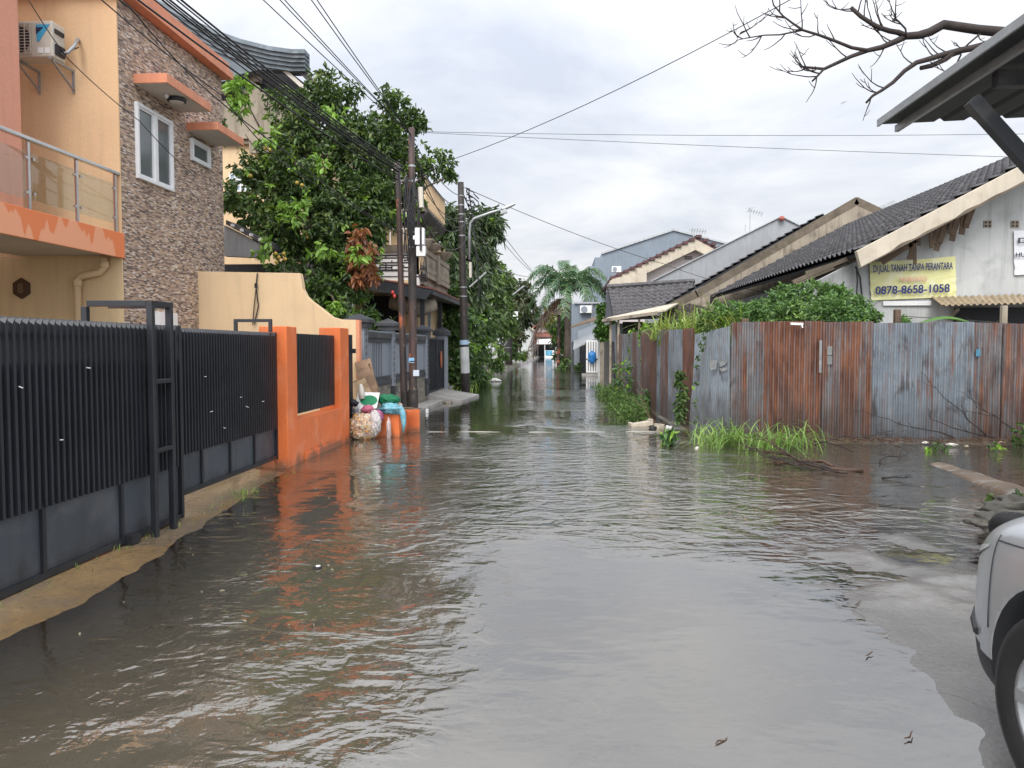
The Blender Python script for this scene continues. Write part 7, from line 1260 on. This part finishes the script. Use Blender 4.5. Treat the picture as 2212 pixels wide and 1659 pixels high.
# ------------------------------------------------------------------ near canopy at upper right
cn = thing('carport', 'dark sheet metal carport canopy cutting the upper right corner', 'carport', (6.4, 6.9, 0))
c0 = at(1896, 269, x=3.2); zc = c0.z; yc = c0.y
V0 = Vector((3.2, yc, zc)); rise = 0.10
u_ = np.linspace(0, 1, 320); wdx = 5.2; prof = 0.03 * np.clip(np.cos(u_ * wdx / 0.30 * 2 * np.pi) * 3 - 1.8, 0, 1.0)
X_ = 3.2 + u_ * wdx; Z_ = zc + (X_ - 3.2) * rise * 0.3 + prof
V = np.concatenate([np.stack([X_, 0 * X_ + yc, Z_], 1), np.stack([X_, 0 * X_ - 0.6, Z_ + 0.04], 1), np.stack([X_, 0 * X_ + yc, Z_ + 0.004], 1), np.stack([X_, 0 * X_ - 0.6, Z_ + 0.044], 1)])
i_ = np.arange(319); F_ = np.concatenate([np.stack([i_, i_ + 1, i_ + 321, i_ + 320], 1), np.stack([i_ + 640, i_ + 960, i_ + 961, i_ + 641], 1)])
np_mesh('roof_sheet', V, F_, paint('dark_roof_sheet', (0.035, 0.04, 0.042), 0.6, 0.7, 2, stain=(0.03, 0.03, 0.03), stamt=0.5), cn)
MB().box(3.36, 3.40, -0.6, yc - 0.02, zc - 0.085, zc - 0.02).build('edge_beam', GALV, cn)
MB().box(3.195, 3.215, -0.6, yc + 0.01, zc - 0.02, zc + 0.05).build('sheet_trim', GALV, cn)
MB().box(3.5, 8.2, 6.55, 6.65, zc - 0.16, zc - 0.03).box(3.5, 8.2, 4.4, 4.5, zc - 0.16, zc - 0.03).box(3.5, 8.2, 2.2, 2.3, zc - 0.16, zc - 0.03).build('cross_beam', DGRY, cn)
for xx in (4.6, 5.8, 7.0): MB().box(xx, xx + 0.08, -0.6, yc - 0.1, zc - 0.03, zc + 0.0).build('purlin', DGRY, cn)
a, b = at(2098, 216, y=6.5), at(2290, 430, y=6.5); MB().bar(a, b, 0.11, 0.09, up=(0, 1, 0)).build('strut', DGRY, cn)
MB().box(b.x, b.x + 0.12, 6.45, 6.57, 0, zc - 0.16).build('post', DGRY, cn); MB().box(b.x, b.x + 0.12, 0.2, 0.32, 0, zc - 0.16).build('post', DGRY, cn)

# ------------------------------------------------------------------ silver car at right edge
import bmesh
car = thing('parked_car', 'silver car with black lower bumper cut by the right edge of the frame', 'car', (0, 0, 0))
SILV, tS, bS = newmat('silver_car_paint'); bS.inputs['Base Color'].default_value = (0.47, 0.49, 0.51, 1); bS.inputs['Metallic'].default_value = 0.55; bS.inputs['Roughness'].default_value = 0.32; bS.inputs['Coat Weight'].default_value = 0.6; bS.inputs['Coat Roughness'].default_value = 0.05
# car coordinates: u forward (0 = nose tip, negative to the rear), v across (near side negative), z up
ST = [ # u, half width, z bottom, z belt(side top), z centre top
 (0.00, 0.50, 0.22, 0.66, 0.74), (-0.06, 0.66, 0.20, 0.74, 0.84), (-0.18, 0.78, 0.18, 0.82, 0.93), (-0.40, 0.87, 0.17, 0.90, 1.00), (-0.80, 0.905, 0.20, 0.96, 1.05), (-1.25, 0.91, 0.20, 0.99, 1.08), (-1.55, 0.91, 0.20, 1.00, 1.08), (-2.4, 0.91, 0.20, 1.01, 1.06), (-3.3, 0.91, 0.20, 1.03, 1.06), (-3.9, 0.90, 0.22, 1.05, 1.08), (-4.25, 0.86, 0.28, 1.02, 1.06), (-4.38, 0.75, 0.36, 0.95, 1.0)]
bm = bmesh.new(); rings = []
for (u, hw, zb, zs, zt) in ST:
    half = [(0, zb), (hw * 0.75, zb), (hw * 0.965, zb + 0.05), (hw, zb + 0.22), (hw * 1.0, (zb + zs) / 2 + 0.08), (hw * 0.985, zs - 0.06), (hw * 0.90, zs + (zt - zs) * 0.35), (hw * 0.5, zt - 0.01), (0, zt)]
    ring = [(a, b) for a, b in half] + [(-a, b) for a, b in half[-2:0:-1]]; rings.append([bm.verts.new((u, a, b)) for a, b in ring])
k = len(rings[0])
for r0, r1 in zip(rings[:-1], rings[1:]):
    for i in range(k): bm.faces.new((r0[i], r0[(i + 1) % k], r1[(i + 1) % k], r1[i]))
bm.faces.new(rings[0][::-1]); bm.faces.new(rings[-1]); bmesh.ops.recalc_face_normals(bm, faces=bm.faces)
me = bpy.data.meshes.new('body'); bm.to_mesh(me); bm.free(); body = bpy.data.objects.new('body', me); COL.objects.link(body); me.materials.append(SILV)
sb = body.modifiers.new('s', 'SUBSURF'); sb.levels = 3; sb.render_levels = 3
WX, WR = -0.86, 0.345; cutters = []
for wx in (WX, -3.45):
    for sv in (-1, 1):
        mc = MB(); mc.tube([(wx, sv * 0.60, 0.36), (wx, sv * 1.2, 0.36)], 0.415, 40); co = mc.build('cutter', None); bmod = body.modifiers.new('b', 'BOOLEAN'); bmod.object = co; bmod.operation = 'DIFFERENCE'; bmod.solver = 'EXACT'; cutters.append(co)
bpy.context.view_layer.update(); dg = bpy.context.evaluated_depsgraph_get(); me2 = bpy.data.meshes.new_from_object(body.evaluated_get(dg)); body.modifiers.clear(); body.data = me2
for c in cutters: bpy.data.objects.remove(c)
me2.materials.clear(); me2.materials.append(SILV); me2.materials.append(PLASB)
for p in me2.polygons:
    p.use_smooth = True; c = p.center
    low = c.z < 0.37 + 0.05 * min(1, max(0, (c.x + 0.5) / 0.4))
    n_ = p.normal; inw = abs(n_.y) < 0.5 and any(math.hypot(c.x - wx, c.z - 0.36) < 0.419 for wx in (WX, -3.45))
    if low or inw: p.material_index = 1
body.parent = car
for wx in (WX, -3.45):
    for sv in (-1, 1):
        w_ = bpy.data.objects.new('wheel', None); COL.objects.link(w_); w_.parent = car; w_.location = (wx, sv * 0.80, 0.345)
        def wm_(name, prof, mat, n=40):
            mb = MB(); vs = []; 
            for r, d in prof:
                for q in range(n): a = 2 * math.pi * q / n; vs.append((r * math.cos(a), d * sv, r * math.sin(a)))
            m = len(prof); fs = [(i * n + q, i * n + (q + 1) % n, (i + 1) * n + (q + 1) % n, (i + 1) * n + q) for i in range(m - 1) for q in range(n)]; mb.add(vs, fs); o = mb.build(name, mat, None, smooth=True); o.parent = w_; return o
        wm_('tyre', [(0.22, -0.09), (0.33, -0.10), (0.345, -0.07), (0.345, 0.07), (0.335, 0.095), (0.30, 0.108), (0.235, 0.095), (0.22, 0.08)], RUBB)
        wm_('rim', [(0.22, 0.085), (0.225, 0.095), (0.21, 0.09), (0.20, 0.05), (0.18, 0.02)], GALV)
        sp_ = MB()
        for i in range(7): a = 2 * math.pi * i / 7; sp_.bar((0.03 * math.cos(a), 0.075 * sv, 0.03 * math.sin(a)), (0.212 * math.cos(a), 0.085 * sv, 0.212 * math.sin(a)), 0.045, 0.03, up=(0, 1, 0))
        sp_.tube([(0, 0.05 * sv, 0), (0, 0.095 * sv, 0)], 0.05, 14); o = sp_.build('spokes', GALV, None); o.parent = w_
        hub = MB().tube([(0, -0.02 * sv, 0), (0, 0.01 * sv, 0)], 0.2, 24).build('brake_disc', DGRY, None); hub.parent = w_
# arch lip, glasshouse, lamps, seams
for wx in (WX, -3.45):
    for sv in (-1, 1):
        m = MB(); m.tube([(wx, sv * 0.45, 0.36), (wx, sv * 0.62, 0.36)], 0.45, 24); o = m.build('arch_liner', DARK, None); o.parent = car
gh = MB(); gs = [(-1.10, 0.78, 1.05, 1.06), (-1.85, 0.66, 1.04, 1.52), (-2.4, 0.64, 1.04, 1.60), (-3.5, 0.63, 1.04, 1.58), (-4.25, 0.70, 1.04, 1.10)]; vs = []
for u, hw, z0, z1 in gs: vs += [(u, -0.82, z0), (u, -hw, z1), (u, hw, z1), (u, 0.82, z0)]
fs = [(4 * i + k_, 4 * i + k_ + 1, 4 * i + k_ + 5, 4 * i + k_ + 4) for i in range(4) for k_ in range(3)]; gh.add(vs, fs); o = gh.build('windows', paint('car_glass', (0.02, 0.025, 0.03), 0.08, 0.9, 1, bmp=0, spec=0.7), None); o.parent = car
rfm = MB().hexa([(-1.85, -0.66, 1.52), (-1.85, 0.66, 1.52), (-3.5, 0.63, 1.58), (-3.5, -0.63, 1.58), (-1.87, -0.62, 1.58), (-1.87, 0.62, 1.58), (-3.48, 0.6, 1.63), (-3.48, -0.6, 1.63)]); o = rfm.build('roof', SILV, None, bevel=0.02); o.parent = car
hm = newmat('headlamp_glass')[0]; hm.node_tree.nodes['Principled BSDF'].inputs['Base Color'].default_value = (0.6, 0.63, 0.65, 1); hm.node_tree.nodes['Principled BSDF'].inputs['Roughness'].default_value = 0.08; hm.node_tree.nodes['Principled BSDF'].inputs['Metallic'].default_value = 0.3
# lamps and lines are pressed on to the body surface
from mathutils.bvhtree import BVHTree
bv = BVHTree.FromPolygons([v.co[:] for v in me2.vertices], [p.vertices[:] for p in me2.polygons])
def onbody(u, sv, z, off=0.004):
    loc, n, i, d = bv.ray_cast(Vector((u, sv * 2, z)), Vector((0, -sv, 0)))
    if loc is None: loc, n, i, d = bv.find_nearest(Vector((u, sv * 0.6, z)))
    return loc + n * off * (1 if n.y * sv > 0 or True else -1)
for sv in (-1, 1):
    nu, nv = 14, 5; V = []
    for i in range(nu + 1):
        for j in range(nv + 1):
            t = i / nu; u = -0.02 - 0.34 * t; zlo = 0.64 + 0.16 * t; zhi = 0.72 + 0.09 * t; zz = zlo + (zhi - zlo) * j / nv; V.append(tuple(onbody(u, sv, zz, 0.005)))
    o = np_mesh('headlight', V, [(a * (nv + 1) + b, a * (nv + 1) + b + 1, (a + 1) * (nv + 1) + b + 1, (a + 1) * (nv + 1) + b) for a in range(nu) for b in range(nv)], hm, None, smooth=True); o.parent = car
    m = MB(); m.tube([onbody(-0.42, sv, z, 0.001) for z in np.linspace(0.86, 0.50, 12)], 0.004, 5); m.tube([onbody(u, sv, 0.84 + 0.09 * t, 0.001) for t, u in zip(np.linspace(0, 1, 14), np.linspace(-0.42, -1.3, 14))], 0.003, 5); m.tube([onbody(-1.42, sv, z, 0.001) for z in np.linspace(0.95, 0.30, 10)], 0.004, 5); o = m.build('panel_gap', DGRY, None, smooth=True); o.parent = car
    m = MB(); m.tube([onbody(-0.12, sv, 0.47, 0.0), onbody(-0.20, sv, 0.46, 0.0), onbody(-0.30, sv, 0.44, 0.0)], 0.018, 6); o = m.build('bumper_trim', PLASB, None); o.parent = car
o = MB().box(-0.03, 0.015, -0.38, 0.38, 0.44, 0.62).build('grille', PLASB, None, bevel=0.01); o.parent = car
CARA = R(94)
wc = at(2335, 1545, y=None, z=0.345 + 0.03) if False else at(2345, 1538, y=2.55)
ca, sa = math.cos(CARA), math.sin(CARA)
# place so that the near front wheel stands at (wcx, wcy)
wx_, wy_ = 1.655, 2.60
SVN = 1     # near side is the car's left
lx, ly = WX, 0.88 * SVN
car.rotation_euler = (0, 0, CARA); car.location = (wx_ - (lx * ca - ly * sa), wy_ - (lx * sa + ly * ca), 0.02)

# flecks of scum and leaf bits drifting on the flood
m_ = MB(); random.seed(77)
for i in range(170):
    if i < 70: x = random.uniform(-2.8, 2.0); y = 14.15 + random.gauss(0, 0.25)
    elif i < 120: x = random.uniform(-3.0, -1.2); y = random.uniform(4, 13)
    else: x = random.uniform(0.5, 4.5); y = random.uniform(7, 12.8)
    a = random.uniform(0, 3.14); s_ = random.uniform(0.006, 0.018); m_.tube([(x - s_ * math.cos(a), y - s_ * math.sin(a), 0.002), (x, y, 0.004), (x + s_ * math.cos(a), y + s_ * math.sin(a), 0.002)], [0.002, s_ * 0.4, 0.002], 5)
tag(m_.build('floating_litter', paint('drift_litter', (0.30, 0.26, 0.18), 0.7, 0.5, 20)), 'tiny leaf bits and scum flecks drifting on the brown water', 'litter', kind='stuff')
